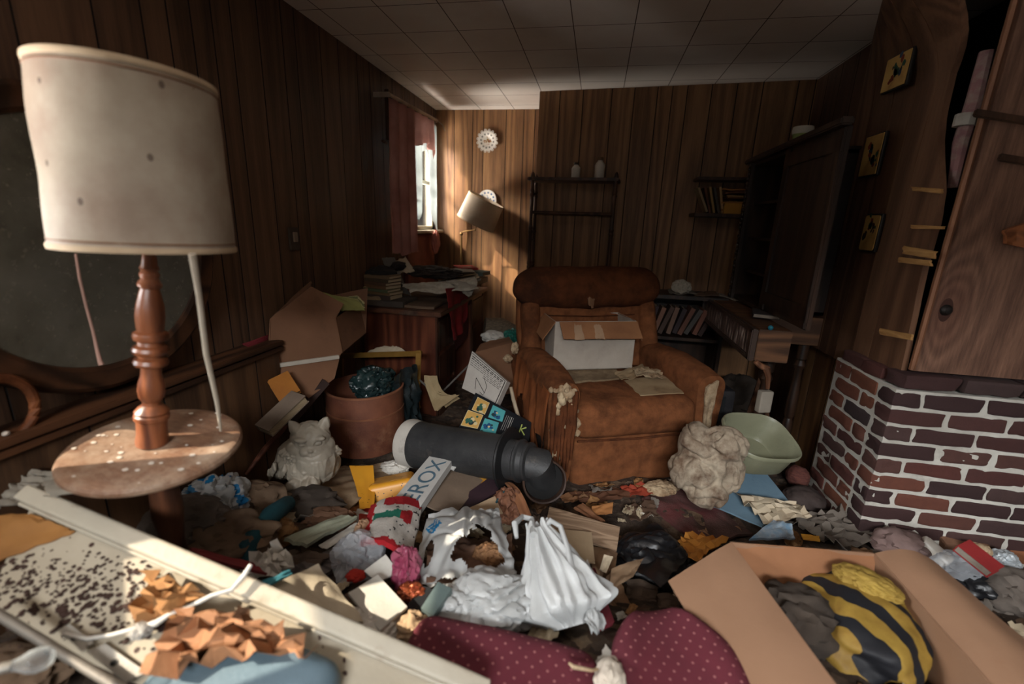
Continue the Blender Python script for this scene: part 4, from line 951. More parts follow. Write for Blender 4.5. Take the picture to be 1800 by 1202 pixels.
cb = thing('carton', 'white cardboard carton with brown opened flaps standing on the recliner seat', 'box', bl+e1/2)
def K(x, y, z): return bl + RC@V((x, y, z))
mb = MB(); th = .006
mb.box(K(wb/2, th/2, hb/2), (wb, th, hb), RC).box(K(wb/2, db, hb/2), (wb, th, hb), RC).box(K(0, db/2, hb/2), (th, db, hb), RC).box(K(wb, db/2, hb/2), (th, db, hb), RC).box(K(wb/2, db/2, th/2), (wb, db, th), RC)
mb.build('carton_body', WBX, cb, smooth=0, bevel=.0015)
def flap(pts, n): MB().sheet(pts, 8, 6, amp=.004, fq=2, seed=n, th=.005).build('flap', CBR, cb, smooth=40)
flap([K(.02, -.008, hb), K(wb, -.008, hb), K(wb+.015, -.075, hb-.09), K(.03, -.075, hb-.085)], 1)
flap([K(-.004, .0, hb), K(-.004, db, hb), K(-.075, db, hb-.09), K(-.075, .01, hb-.11)], 2)
flap([K(wb, .02, hb), K(wb, db, hb), K(wb+.07, db, hb-.10), K(wb+.07, .03, hb-.13)], 3)
flap([K(0, db, hb), K(wb, db, hb), K(wb-.02, db+.10, hb+.03), K(.02, db+.10, hb+.03)], 4)
for x_ in (.19, .43):
    mb = MB(); mb.sheet([K(wb*(x_+.02), -.022, hb-.012), K(wb*(x_+.10), -.024, hb-.012), K(wb*(x_+.12), -.078, hb-.086), K(wb*x_, -.078, hb-.086)], 6, 6, amp=.003, seed=int(x_*10), th=.001, jag=.15)
    mb.build('tape_scar', MT('tape_scar', (168, 136, 108)), cb)
# ================================================================ desk
DW = WOOD('desk_wood', (74, 36, 24), (118, 66, 44), sc=(6, 6, .6), rough=.4, spec=.4, grain=.6); DD = WOOD('desk_edge', (44, 26, 18), (78, 48, 34), sc=(6, 6, .6), rough=.4)
dk = thing('desk', 'reddish wooden kneehole desk against the left wall, heaped with books and papers', 'desk', (-1.24, 3.34, 0))
dx0, dx1 = -1.52, -1.0; DT = .795
MB().box((-1.245, 3.34, DT-.015), (.58, 1.30, .03)).build('desk_top', WOOD('desk_top_wood', (60, 36, 26), (104, 66, 46), sc=(6, .6, 6), dust=(110, 92, 78), da=.5), dk, bevel=.005)
for (y0, y1) in ((2.72, 3.10), (3.56, 3.96)):
    p = MB().box(((dx0+dx1)/2, (y0+y1)/2, (DT-.03)/2), (dx1-dx0, y1-y0, DT-.03)).build('pedestal', DW, dk, bevel=.004)
    for k in range(3):
        zc = .14+.24*k; q = MB().box((dx1+.006, (y0+y1)/2, zc), (.014, y1-y0-.05, .21)).build('drawer', DD, p, bevel=.003)
    for y_ in (y0+.012, y1-.012): MB().box((dx1+.003, y_, (DT-.03)/2), (.014, .024, DT-.03)).build('corner_post', DD, p, smooth=0)
MB().box((-1.5, 3.33, .40), (.03, .46, .7)).build('back_panel', DD, dk, smooth=0)
MB().box((-1.02, 3.33, DT-.06), (.02, .46, .06)).build('kneehole_rail', DD, dk, smooth=0)
paper('stained cardboard sheet covering the near end of the desk', [W(*q, z=DT+.02) for q in ((636, 531), (690, 512), (806, 515), (762, 540))], MT('stained_card', (120, 98, 78), (84, 64, 50), dirt=(44, 32, 26), da=.54), amp=.006, th=.016, seed=4, name='cardboard_sheet', cat='cardboard')
RED = MT('red_cloth', (138, 30, 30), (98, 24, 26), s=10, dirt=(70, 30, 30), da=.55)
v = [W(778, 510, x=-1.0), W(826, 505, x=-.93), W(824, 560, x=-.95), W(800, 600, x=-.97)]
nu = 14; mb = MB()
a_, b_, c_, d_ = W(783, 507, x=-.965), W(822, 503, x=-.965), W(818, 562, x=-.965), W(797, 598, x=-.965)
mb.sheet([a_, b_, c_, d_], 14, 22, amp=.012, fq=4, seed=2, th=.004, disp=lambda u, q, n: V((.012*math.sin(u*14)*q, 0, -.05*q*math.sin(u*PI)*.6)))
tag(mb.build('red_cloth', RED, smooth=60), 'red cloth hanging from the desk top over the kneehole', 'cloth')
mb = MB().sheet([W(797, 540, x=-1.02), W(822, 530, x=-1.02), W(822, 590, x=-1.02), W(800, 615, x=-1.02)], 10, 12, amp=.006, seed=6, th=.006)
tag(mb.build('hanging_bag', MT('dark_red_velvet', (96, 44, 40), (70, 32, 30))), 'dark red rounded fabric panel below the red cloth', 'cloth')
# books at the wall end of the desk
bk = [((70, 56, 48), .030), ((118, 92, 62), .020), ((86, 92, 64), .018), ((112, 80, 54), .024), ((92, 66, 50), .020), ((74, 60, 44), .022), ((110, 88, 64), .020)]
ordn = ['lowest', 'second', 'third', 'fourth', 'fifth', 'sixth', 'topmost']
pc = W(640, 486, y=3.02); zz = .83
tag(MB().rcube((-1.38, 2.88, .818), (.28, .26, .045), r=.008).build('flat_carton', MT('grey_carton', (84, 74, 66), (60, 52, 46))), 'flat grey carton under the book stack at the wall end of the desk', 'box')
zz = .842
for i, (c, h_) in enumerate(bk):
    rr = random.Random(i+5); book(ordn[i]+' book of the stack at the wall end of the desk', (-1.42+rr.uniform(-.012, .012), 2.84+rr.uniform(-.01, .01), zz+h_/2), (.20, .15, h_), RZ(-.25+rr.uniform(-.12, .12)), MT('stackcover_%d' % i, c), 'stacked books on the desk')
    zz += h_+.001
DKC = MT('dark_cloth', (40, 36, 34), (28, 26, 26), rough=.95)
for px, py, rx, rz, sd, lab in ((588, 478, .10, .06, 1, 'dark lump of cloth left of the book stack on the desk'), (700, 468, .04, .035, 2, 'small black camera-like lump right of the book stack on the desk')):
    p = W(px, py, y=2.9 if px < 650 else 3.1); p.x = max(p.x, -1.46); tag(MB().blob(p, (rx, .10, rz), seed=sd, amp=.3).build('cloth_lump', DKC, smooth=50), lab, 'cloth')
paper('tan torn-edged paper pile below the book stack', [W(600, 515, y=2.85), W(655, 512, y=2.85), W(668, 522, y=2.75), W(615, 530, y=2.75)], PAPC, amp=.012, th=.02, seed=2, jag=.1)
paper('yellowish torn pages beside the carton on the desk corner', [W(612, 495, y=2.86), W(640, 490, y=2.86), W(646, 505, y=2.8), W(610, 508, y=2.8)], MT('yellow_page', (160, 140, 92)), amp=.015, th=.004, seed=3, jag=.2)
paper('grey bent album standing among the desk papers', [W(671, 452, y=3.05), W(694, 452, y=3.1), W(722, 518, y=2.95), W(700, 510, y=2.9)], MT('album_grey', (104, 98, 90), (80, 74, 68)), amp=.006, th=.012, seed=4, name='album', cat='album', disp=lambda u, q, n: V((0, 0, -.03*math.sin(q*PI))))
paper('crumpled cream paper sticking up on the desk', [W(690, 462, y=3.2), W(712, 450, y=3.25), W(730, 478, y=3.15), W(702, 482, y=3.1)], PAPW, amp=.03, fq=3, seed=5, th=.002)
paper('long pale newspaper sheet draped over the desk edge', [W(705, 498, y=2.98), W(835, 488, y=3.25), W(842, 510, y=3.0), W(722, 512, y=2.80)], MT('newsprint', (172, 166, 152), (140, 132, 120), s=30), amp=.03, fq=3.2, seed=6, th=.002, n=26)
paper('white sheet hanging off the desk at its kneehole corner', [W(786, 492, y=3.05), W(838, 500, y=3.1), W(826, 522, y=2.98), W(800, 502, y=2.98)], PAPG, amp=.02, fq=3, seed=7, th=.002)
tag(MB().blob(W(760, 478, y=3.25), (.20, .12, .045), seed=3, amp=.5, fq=3).build('ash_heap', MT('black_brown_litter', (62, 52, 46), (34, 28, 26), s=30), smooth=20), 'dark heap of burnt scraps among the desk papers', 'scraps')
for i in range(4):
    paper(['lowest', 'second', 'third', 'topmost'][i]+' pale sheet of the loose pile at the far end of the desk', [W(770+4*i, 492-6*i, y=3.4), W(842-5*i, 484-5*i, y=3.7), W(846-4*i, 492-5*i, y=3.5), W(780+3*i, 500-6*i, y=3.25)], [PAPG, PAPW, PAPC, PAPG][i], amp=.012, seed=20+i, th=.006, group='loose sheets on the desk')
p = W(818, 470, y=3.70); book('bright red book on the far end of the desk', p, (.17, .24, .016), RZ(.5), MT('red_cover', (156, 54, 48)))
p = W(835, 479, y=3.72); book('grey-green book at the far right corner of the desk', p, (.22, .18, .03), RZ(-.15), MT('greygreen_cover', (96, 110, 104)))
tag(MB().rcube(W(820, 488, y=3.66)-V((0, 0, .015)), (.30, .26, .05), RZ(-.1), r=.006).build('paper_stack', PAPC), 'stack of paper under the grey-green book', 'paper stack')
# ================================================================ cardboard box by the left wall, things below it
CARD = MT('brown_cardboard', (124, 88, 64), (104, 72, 52), s=3, dirt=(84, 58, 42), da=.56, ds=3, bs=30, ba=.1)
fp = [W(470, 643, y=1.78), W(600, 620, y=2.02), W(588, 560, y=2.02), W(602, 534, y=2.04), W(546, 504, y=1.97), W(474, 562, y=1.80)]
bx_ = thing('cardboard_box', 'large brown cardboard box tipped against the left wall', 'box', fp[0]); D = V((-.02, .30, .04))
mb = MB(); k = len(fp); fb = [p+D for p in fp]; fi = [p+V((.004, .006, 0)) for p in fp]
mb.add(fp+fi, [tuple(range(k)), tuple(range(2*k-1, k-1, -1))]+[(i, (i+1) % k, (i+1) % k+k, i+k) for i in range(k)]); mb.build('front_panel', CARD, bx_, smooth=0)
mb = MB()
for i in (0, 1, 5):
    a, b = fp[i], fp[(i+1) % k]; mb.sheet([a, b, b+D, a+D], 4, 4, th=.005)
mb.sheet([fb[0], fb[1], fb[3], fb[5]], 4, 4, th=.005); mb.build('side_panel', CARD, bx_, smooth=0)
MB().sheet([fp[0]+V((0, -.004, 0)), fp[1]+V((0, -.004, 0)), W(588, 665, y=1.95), W(543, 700, y=1.82)], 8, 8, amp=.006, seed=2, th=.005).build('lower_flap', CARD, bx_)
MB().box((W(468, 645, y=1.77)+W(596, 627, y=1.99))/2, ((W(468, 645, y=1.77)-W(596, 627, y=1.99)).length, .02, .014), frame(W(596, 627, y=1.99)-W(468, 645, y=1.77), (0, 0, 1))).build('white_edge', MT('edge_white', (190, 180, 166)), bx_, bevel=.002)
MB().sheet([fp[5], fp[4], fp[4]+V((-.08, .12, .01)), fp[5]+V((-.05, .10, .0))], 6, 6, amp=.01, seed=3, th=.005).build('top_flap', CARD, bx_)
for i in range(4):
    paper(['lowest', 'second', 'third', 'topmost'][i]+' yellow-green folder poking out of the cardboard box top', [W(560+6*i, 512+4*i, y=2.08+.03*i), W(628, 528-3*i, y=2.18+.03*i), W(642, 545-4*i, y=2.16+.03*i), W(600, 545, y=2.08+.03*i)], MT('folder_%d' % i, [(126, 124, 70), (150, 140, 96), (96, 100, 62), (160, 148, 110)][i]), amp=.008, seed=30+i, th=.005, name='paper_folder', cat='folder', group='folders in the cardboard box')
paper('dark red envelope pinned behind the cardboard box', [W(426, 604, y=1.66), W(472, 588, y=1.80), W(470, 602, y=1.80), W(444, 612, y=1.68)], MT('dark_red_card', (112, 34, 40)), amp=.004, seed=1, th=.004, name='envelope', cat='envelope')
def qbook(lab, q, ys, th, cover, name='book', cat='book', pages=None):
    P4 = [W(*p, y=y_) for p, y_ in zip(q, ys)]; c = sum(P4, V())/4; a = (P4[1]-P4[0]+P4[2]-P4[3])/2; b_ = (P4[3]-P4[0]+P4[2]-P4[1])/2; R = frame(a, b_)
    return book(lab, c, (a.length, b_.length, th), R, cover, pages=pages, name=name, cat=cat)
qbook('orange-brown book wedged under the cardboard box', ((468, 675), (505, 652), (530, 690), (494, 704)), (1.72, 1.78, 1.76, 1.68), .03, MT('orange_brown_cover', (164, 104, 40), (140, 86, 34)))
qbook('pale photo album leaning below the orange-brown book', ((450, 752), (516, 692), (540, 700), (478, 762)), (1.55, 1.72, 1.70, 1.52), .04, MT('album_cover', (128, 112, 98), (104, 90, 78)), name='photo_album', cat='album')
qbook('dark flat book standing between the album and the barrel', ((500, 742), (568, 668), (578, 672), (512, 752)), (1.74, 1.90, 1.92, 1.76), .02, MT('dark_flat_cover', (62, 46, 42)))
st_ = MB().tube([W(432, 834, y=1.50), W(465, 790, y=1.60), W(512, 738, y=1.78)], [.007, .013, .013], 10)
tag(st_.build('wooden_stick', WOOD('stick_wood', (76, 42, 30), (116, 70, 52), sc=(9, 9, 9))), 'brown tapered wooden stick leaning left of the cat statue', 'stick')
# ================================================================ barrel with the green bag
by = 2.14; bc_ = W(641, 676, y=by); bzt = bc_.z; bz0 = W(641, 808, y=by-.20).z
BAR = MT('fibre_drum', (124, 76, 54), (88, 50, 38), s=6, rough=.55, dirt=(146, 106, 80), da=.55, ds=5, bs=90, ba=.2, spec=.4)
br = thing('fibre_barrel', 'open reddish brown fibre barrel holding a dark green bag', 'barrel', (bc_.x, by, bz0)); R_ = .205; hB = bzt-bz0
MB().lathe([(0, .004), (R_*1.0, .004), (R_*1.02, 0), (R_*1.03, .01), (R_*1.04, hB*.3), (R_*1.01, hB*.66), (R_, hB), (R_-.006, hB), (R_-.008, hB*.5), (R_-.01, .012), (0, .012)], (bc_.x, by, bz0), n=72, wob=.012).build('barrel_body', BAR, br)
for q in (.64, .985): MB().lathe([(R_+.000, hB*q-.006), (R_+.005, hB*q-.004), (R_+.005, hB*q+.004), (R_+.000, hB*q+.006)], (bc_.x, by, bz0), n=72, wob=.012).build('hoop', MT('hoop_metal', (166, 112, 84), (120, 80, 60), metal=.4, rough=.4), br)
GB = PLASTIC('dark_green_bag', (34, 52, 52), .25, 1, .05, (22, 34, 36))
mb = MB().blob((bc_.x+.07, by-.02, bzt+.02), (.11, .12, .09), seed=4, amp=.45, fq=1.4, sub=5, fine=.5)
gb = mb.build('plastic_bag', GB, smooth=50); tag(gb, 'shiny dark green plastic bag stuffed in the barrel mouth', 'bag')
mb = MB().sheet([W(690, 662, y=2.12), W(735, 640, y=2.34), W(745, 770, y=2.36), W(712, 775, y=2.2)], 16, 26, amp=.05, fq=4, seed=3, th=.003, ridged=True, jag=.06)
tag(mb.build('plastic_sheet', PLASTIC('black_green_bag', (28, 36, 38), .3, 1, .05), smooth=50), 'black plastic sheet hanging behind the right side of the barrel', 'plastic')
# ================================================================ gold picture frame
GOLD = MT('old_gold', (168, 128, 62), (126, 92, 44), metal=.5, rough=.45, bs=40)
pf = thing('picture_frame', 'empty gold picture frame standing behind the barrel', 'frame', W(668, 640, y=2.44))
A, B_ = W(600, 624, y=2.44), W(737, 620, y=2.44); C_ = A+V((0, -.04, -.34)); Dd = B_+V((0, -.04, -.34))
for a, b in ((A, B_), (B_, Dd), (Dd, C_), (C_, A)):
    R = frame(b-a, V((0, 1, .1))); L = (b-a).length
    mb = MB().box((a+b)/2, (L+.03, .03, .018), R).box((a+b)/2+R@V((0, -.012, .0)), (L+.03, .008, .034), R); mb.build('frame_bar', GOLD, pf, bevel=.003)
paper('white crumpled cloth on the floor behind the picture frame', [W(640, 620, y=2.6), W(690, 606, y=2.66), W(715, 616, y=2.62), W(650, 626, y=2.54)], PAPW, amp=.03, seed=7, th=.004, name='cloth', cat='cloth')
t = thing('open_book', 'old open book with splayed yellowed pages beside the gold frame', 'book', W(765, 710, y=2.3))
for i in range(7):
    q = i/6; a0 = W(745, 660+2*i, y=2.40); b0 = W(768+1*i, 660+6*i, y=2.38-.02*i); c0 = W(778+5*i, 712-3*i, y=2.24); d0_ = W(770-1*i, 722, y=2.2)
    MB().sheet([a0, b0, c0, d0_], 6, 8, amp=.006, seed=i, th=.0015).build('page', MT('yellow_leaf', (164, 146, 112), (134, 114, 84)), t)
paper('tan open page fanning toward the desk', [W(774, 700, y=2.28), W(800, 692, y=2.34), W(808, 700, y=2.32), W(783, 716, y=2.22)], MT('yellow_leaf', (164, 146, 112)), amp=.005, seed=3)
tag(MB().tube([W(738, 668, y=2.4), W(778, 705, y=2.3)], .006, 8).build('metal_rod', MT('rod_grey', (110, 104, 98), metal=.5)), 'thin grey rod lying from the gold frame toward the open book', 'rod')
tag(MB().tube([W(776, 690, y=2.42), W(826, 640, y=2.6)], .006, 8).build('metal_rod', MT('rod_grey', (110, 104, 98), metal=.5)), 'thin grey rod leaning up toward the printed box', 'rod')
# ================================================================ cat statue
cy_ = 1.60; hd = W(546, 768, y=cy_-.03); fw = V((.50, -.80, -.16)).normalized(); RCt = Matrix((fw.cross(V((0, 0, 1))).normalized(), fw, fw.cross(V((0, 0, 1))).normalized().cross(fw))).transposed()
zb_ = W(530, 843, y=cy_-.05).z
def H_(x, y, z): return hd + RCt@V((x, y, z))
mb = MB(); S_ = 1.0
def bl_(c, r, sub=3): mb.blob(c, r, sub=sub, amp=0)
zmid = (hd.z+zb_)/2
# skull, cheeks, brow, muzzle, chin, nose, ears
bl_(hd, (.084*S_, .074*S_, .070*S_)); bl_(H_(0, .050*S_, -.020*S_), (.040*S_, .036*S_, .030*S_))
for sx in (-1, 1):
    bl_(H_(sx*.020*S_, .066*S_, -.026*S_), (.024*S_, .024*S_, .020*S_)); bl_(H_(sx*.055*S_, .020*S_, -.030*S_), (.042*S_, .040*S_, .036*S_))
    bl_(H_(sx*.036*S_, .058*S_, .030*S_), (.028*S_, .016*S_, .012*S_)); bl_(H_(sx*.035*S_, .060*S_, .009*S_), (.015*S_, .012*S_, .0085*S_))
    mb.lathe([(.026*S_, -.01), (.024*S_, .015), (.014*S_, .036*S_), (.004, .052*S_)], H_(sx*.054*S_, .0, .048*S_), axes(RCt@V((sx*.40, 0.05, 1))), 14, close=True)
bl_(H_(0, .084*S_, -.012*S_), (.012*S_, .010*S_, .008*S_)); bl_(H_(0, .060*S_, -.052*S_), (.020*S_, .018*S_, .012*S_)); bl_(H_(0, .045*S_, .030*S_), (.022*S_, .024*S_, .030*S_))
# ruff: two collars of curled locks under the face
for row in range(3):
    n_ = 15+2*row
    for k in range(n_):
        a = -1.35+2.7*k/(n_-1)+.05*row; r0 = .060+.018*row
        p0 = H_(r0*math.sin(a)*1.08, .040-.012*row, -.022-r0*math.cos(a)*.92); d_ = V((math.sin(a)*.55, .22, -math.cos(a)-.35))
        pts = [p0+RCt@(d_*(.013*q_)+V((.006*math.sin(q_*1.2+k), .006*math.sin(q_*1.1), 0))) for q_ in range(4)]
        mb.tube(pts, [.0085, .0105, .0085, .003], 8)
# chest, body, haunch, tail, paws
bl_(V((hd.x+.015, hd.y-.0, zmid+.01)), (.090*S_, .085*S_, .115*S_)); bl_(V((hd.x-.02, hd.y+.03, zb_+.055)), (.115*S_, .115*S_, .09*S_)); bl_(V((hd.x-.085, hd.y+.05, zb_+.065)), (.115*S_, .11*S_, .10*S_))
bl_(V((hd.x-.15, hd.y+.01, zb_+.03)), (.05*S_, .06*S_, .05*S_)); bl_(V((hd.x+.035, hd.y-.075, zb_+.025)), (.034, .045, .034)); bl_(V((hd.x-.03, hd.y-.085, zb_+.02)), (.034, .045, .03))
for k in range(16):
    p0 = V((hd.x-.17+.012*k, hd.y-.055-.004*((k*5) % 4), zb_+.055+.014*(k % 4)))
    mb.tube([p0, p0+V((.005, -.012, -.022)), p0+V((.0, -.012, -.048))], [.007, .010, .004], 7)
def fur(p):
    q = RCt.transposed()@(p-hd); k = 0
    if q.z < -.06: k += .004*(1-3.2*abs(nz(q.x*38, q.y*20, q.z*9, 3)))
    elif q.y < .03: k += .002*(1-3*abs(nz(q.x*50, q.y*50, q.z*14, 5)))
    for sx in (-1, 1):   # lid lines round the eyes, mouth corners
        e_ = ((q.x-sx*.035*S_)/.017)**2+((q.z-.009*S_)/.0105)**2
        if q.y > .02: k -= .0045*math.exp(-((e_-1)/.45)**2)
    if q.y > .03: k -= .004*math.exp(-((q.z+.040*S_-.25*abs(q.x))/.0035)**2)*math.exp(-(q.x/.032)**2) + .003*math.exp(-(q.x/.003)**2)*math.exp(-((q.z+.026)/.010)**2)
    return k
ct_ = remesh(mb, .0036, 2, fur).build('cat_statue', MT('grey_plaster', (164, 155, 140), (136, 126, 112), rough=.45, dirt=(104, 90, 74), da=.56, ds=5, bs=70, ba=.1, spec=.35), smooth=80)
tag(ct_, 'grey plaster statue of a fluffy cat in front of the barrel', 'statue')
# ================================================================ stove pipe lying before the recliner
PA, PB_ = W(718, 778, y=2.02), W(893, 806, y=1.86); RPi = axes(PB_-PA); LP_ = (PB_-PA).length
pp = thing('stove_pipe', 'black stove pipe with a white end lying in front of the recliner', 'pipe', PA)
IRON = MT('blackened_iron', (66, 66, 66), (44, 44, 46), s=6, rough=.5, dirt=(110, 100, 90), da=.62, ds=7, bs=60, ba=.25, metal=.25, spec=.4); HOLE_BLACK = MT('opening_black', (24, 23, 23), ba=.1)  # plain black painted in for the shade inside openings and screw holes
MB().lathe([(0, .03), (.105, .028), (.118, .012), (.124, 0), (.128, .02), (.124, .045), (.121, .075)], PA-RPi@V((0, 0, .0)), RPi, 56, wob=.01).build('white_end', MT('white_enamel', (196, 190, 180), (170, 164, 156), dirt=(90, 78, 68), da=.56, ds=6), pp)
MB().lathe([(.119, .06), (.121, .076), (.117, .10), (.112, LP_*.5), (.106, LP_), (.09, LP_)], PA, RPi, 56, wob=.012).build('pipe_body', IRON, pp)
MB().lathe([(.08, 0), (.142, -.004), (.148, .002), (.146, .010), (.075, .014)], PB_, RPi, 56).build('flange', MT('flange_black', (34, 34, 35), rough=.45), pp)
MB().lathe([(.094, .01), (.092, .055), (.100, .062), (.100, .072), (.090, .078), (.084, .10), (.090, .104), (.090, .116), (.07, .12)], PB_, RPi, 48).build('collar', IRON, pp)
EC = W(957, 846, y=1.80); ea = (CAM-EC).normalized(); ea = (ea+V((.25, -.1, -.30))).normalized(); RE_ = axes(ea)
el = MB().lathe([(.090, -.10), (.098, -.05), (.100, -.01), (.104, .002), (.101, .010), (.094, .008), (.090, -.02), (.085, -.11), (0, -.115)], EC, RE_, 56, wob=.03, seed=3)
el.build('elbow_ring', MT('rusty_ring', (84, 64, 54), (54, 42, 38), rough=.5, dirt=(128, 92, 70), da=.58, metal=.2), pp)
MB().lathe([(.088, -.012), (0, -.02)], EC, RE_, 40).build('opening', HOLE_BLACK, pp)
mb = MB().tube([PB_+RPi@V((0, 0, .10)), PB_+RPi@V((0, 0, .15))*1.0, EC-ea*.08], [.074, .078, .085], 24); mb.build('bend', IRON, pp)
# ================================================================ litter heap on the floor
def litter_mat():
    mt, nt, b = base('floor_litter'); vec = coords(nt)
    vo = nd(nt, 'ShaderNodeTexVoronoi'); vo.inputs['Scale'].default_value = 26; vo.inputs['Randomness'].default_value = 1
    nz_ = noise_tex(nt, vec, 9, 4); mv = nd(nt, 'ShaderNodeVectorMath', operation='ADD'); sc = nd(nt, 'ShaderNodeVectorMath', operation='SCALE'); sc.inputs['Scale'].default_value = .10
    nt.links.new(nz_.outputs['Color'], sc.inputs[0]); nt.links.new(vec, mv.inputs[0]); nt.links.new(sc.outputs[0], mv.inputs[1]); nt.links.new(mv.outputs[0], vo.inputs['Vector'])
    sep = nd(nt, 'ShaderNodeSeparateColor'); nt.links.new(vo.outputs['Color'], sep.inputs[0])
    col = ramp(nt, sep.outputs[0], [(0, lin((62, 50, 42))), (.3, lin((84, 68, 56))), (.5, lin((112, 88, 68))), (.68, lin((74, 62, 56))), (.82, lin((140, 118, 94))), (.93, lin((104, 70, 54))), (1, lin((164, 148, 126)))]).outputs[0]
    n = noise_tex(nt, vec, 3, 8, .7); col = mixc(nt, ramp(nt, n.outputs[0], [(.4, (0,0,0,1)), (.65, (1,1,1,1))]).outputs[0], col, lin((70, 58, 50)))
    nt.links.new(col, b.inputs['Base Color']); b.inputs['Roughness'].default_value = .95
    h = mth(nt, 'ADD', vo.outputs['Distance'], noise_tex(nt, vec, 60, 6, .8).outputs[0]); bump(nt, b, h, .8, .02); return mt
mb = MB(); v = []; f = []; NX, NY = 150, 170; X0, X1, Y0, Y1 = -1.46, 2.35, -.2, 4.2
for j in range(NY+1):
    for i in range(NX+1):
        x, y = X0+(X1-X0)*i/NX, Y0+(Y1-Y0)*j/NY; h = g(x, y)
        if y > 2.5: h *= max(.25, 1-(y-2.5))
        v.append(V((x, y, h + .012*abs(nz(x*16, y*16, 0, 4)) + .006*nz(x*40, y*40, 0, 5))))
for j in range(NY):
    for i in range(NX):
        x, y = X0+(X1-X0)*(i+.5)/NX, Y0+(Y1-Y0)*(j+.5)/NY
        if (x > 1.23 and y > 1.96) or (x > -.50 and y > 3.52+.095*(1.4-x)): continue
        f.append((j*(NX+1)+i, j*(NX+1)+i+1, (j+1)*(NX+1)+i+1, (j+1)*(NX+1)+i))
tag(mb.add(v, f).build('floor_litter', litter_mat(), smooth=80, origin=(0, 0, 0)), 'trodden brown layer of dirt, leaves and rubbish covering the floor', 'litter', kind='stuff')
def cp(*q, h=.03): return [at(a, b, h if len(r)==0 else r[0]) for a, b, *r in q]
def pxr(p, r): return r*dist(p)/FPX
def lump(name, lab, cat, px, py, rx, ry, mat, h=.03, seed=0, amp=.4, fq=2.2, sub=4, smooth=50, group=None, rd=None, **k):
    p = at(px, py, h); a, b = pxr(p, rx), pxr(p, ry)
    return tag(MB().blob(p, (a, rd or (a+b)/2, b), RZ(YAW*-1 if False else .18), seed=seed, amp=amp, fq=fq, sub=sub, **k).build(name, mat, smooth=smooth), lab, cat, group)
def card(name, lab, cat, q, mat, amp=.008, th=.003, seed=0, fq=2.6, n=12, group=None, smooth=40, **k):
    return tag(MB().sheet(cp(*q), n, n, amp=amp, th=th, seed=seed, fq=fq, **k).build(name, mat, smooth=smooth), lab, cat, group)
CLB = MT('brown_cloth', (120, 98, 78), (88, 70, 56), s=8, rough=.95, dirt=(48, 38, 30), da=.52, bs=90)
CLT = MT('tan_cloth', (172, 148, 120), (136, 114, 90), s=7, rough=.95, dirt=(74, 58, 44), da=.55, bs=90)
CLG = MT('grey_cloth', (116, 106, 98), (84, 76, 70), s=8, rough=.95, dirt=(50, 42, 38), da=.52, bs=90)
DRK = MT('dark_rag', (70, 60, 52), (46, 40, 36), s=8, rough=.95, bs=90)
TEAL = MT('teal_cloth', (28, 76, 84), (20, 52, 60), s=9, rough=.8)
YEL = MT('yellow_plastic', (224, 160, 48), (206, 138, 36), s=3, rough=.4, spec=.5, specks=(60, 40, 20), sps=50, spw=.14, ba=.05); YELC = MT('yellow_card', (204, 148, 52), (176, 120, 42))
REDP = MT('red_paper', (176, 48, 36), (140, 34, 28), s=14); WBAG = PLASTIC('white_carrier_bag', (206, 207, 206), .3, 1, .3, (180, 182, 182)); CLR = PLASTIC('clear_wrap', (224, 228, 234), .08, .55, .3, (206, 210, 216))
BLKP = PLASTIC('black_bag', (30, 31, 34), .35, 1, .03, (20, 20, 23)); TAUPE = MT('taupe_board', (128, 110, 94), (112, 96, 82), dirt=(88, 72, 60), da=.58); PURP = MT('purple_black_cover', (62, 44, 50), (48, 36, 42), rough=.5)
WHP = MT('white_paper', (210, 206, 198), (188, 182, 172), dirt=(140, 126, 110), da=.6)
# --- around the tray lamp and the cat
o = lump('carrier_bag', 'crumpled white plastic bag with blue printing beside the tray lamp foot', 'bag', 385, 882, 50, 44, WBAG, seed=11, amp=.45, sub=5, h=.05)
p = ORG[o]; o.data.materials.append(MT('bag_blue', (30, 120, 168), (24, 90, 140), rough=.4))
for pl_ in o.data.polygons:
    c = pl_.center
    if nz(c.x*22, c.y*22, c.z*22, 5) > .22: pl_.material_index = 1
lump('grey_bag', 'dull grey-brown bag under the tray lamp', 'bag', 330, 925, 70, 40, CLG, seed=5, amp=.4, h=.03)
lump('dark_rag', 'dark brown rag heap under the tray table, nearest the white rail', 'cloth', 400, 945, 80, 36, CLB, seed=15, amp=.4, h=.02)
lump('wool_scrap', 'pale fluffy strip of cloth behind the lamp stem', 'cloth', 330, 890, 55, 10, CLG, seed=25, h=.06)
card('red_paper', 'bright red printed paper in front of the cat statue', 'paper', ((424, 846), (470, 828), (482, 844), (438, 866)), REDP, seed=1, amp=.012)
card('tan_card', 'small tan card behind the blue printed bag', 'card', ((392, 832, .08), (410, 822, .10), (430, 846, .05), (400, 850, .05)), TAUPE, seed=2)
card('brown_cloth', 'wide brown cloth spread before the cat statue and the barrel', 'cloth', ((430, 880), (600, 822, .04), (706, 816, .05), (600, 905, .05)), CLT, amp=.022, fq=4.5, seed=3, n=26, th=.006)
card('cream_cloth', 'pale cloth edge lying along the barrel bottom', 'cloth', ((560, 828, .06), (690, 808, .07), (720, 830, .07), (610, 842, .06)), MT('cream_cloth', (188, 172, 148), (156, 138, 114), dirt=(110, 90, 72)), amp=.02, fq=4, seed=4, n=20)
lump('white_crumbs', 'white torn paper wad at the barrel foot by the stove pipe', 'paper', 694, 824, 24, 12, WHP, seed=7, h=.06, smooth=20)
lump('brown_rag', 'brown crumpled rag left of the teal cloth', 'cloth', 460, 880, 45, 30, CLB, seed=8, h=.03)
lump('dark_sock', 'dark brown cloth behind the teal cloth', 'cloth', 540, 890, 60, 26, DRK, seed=9, h=.03)
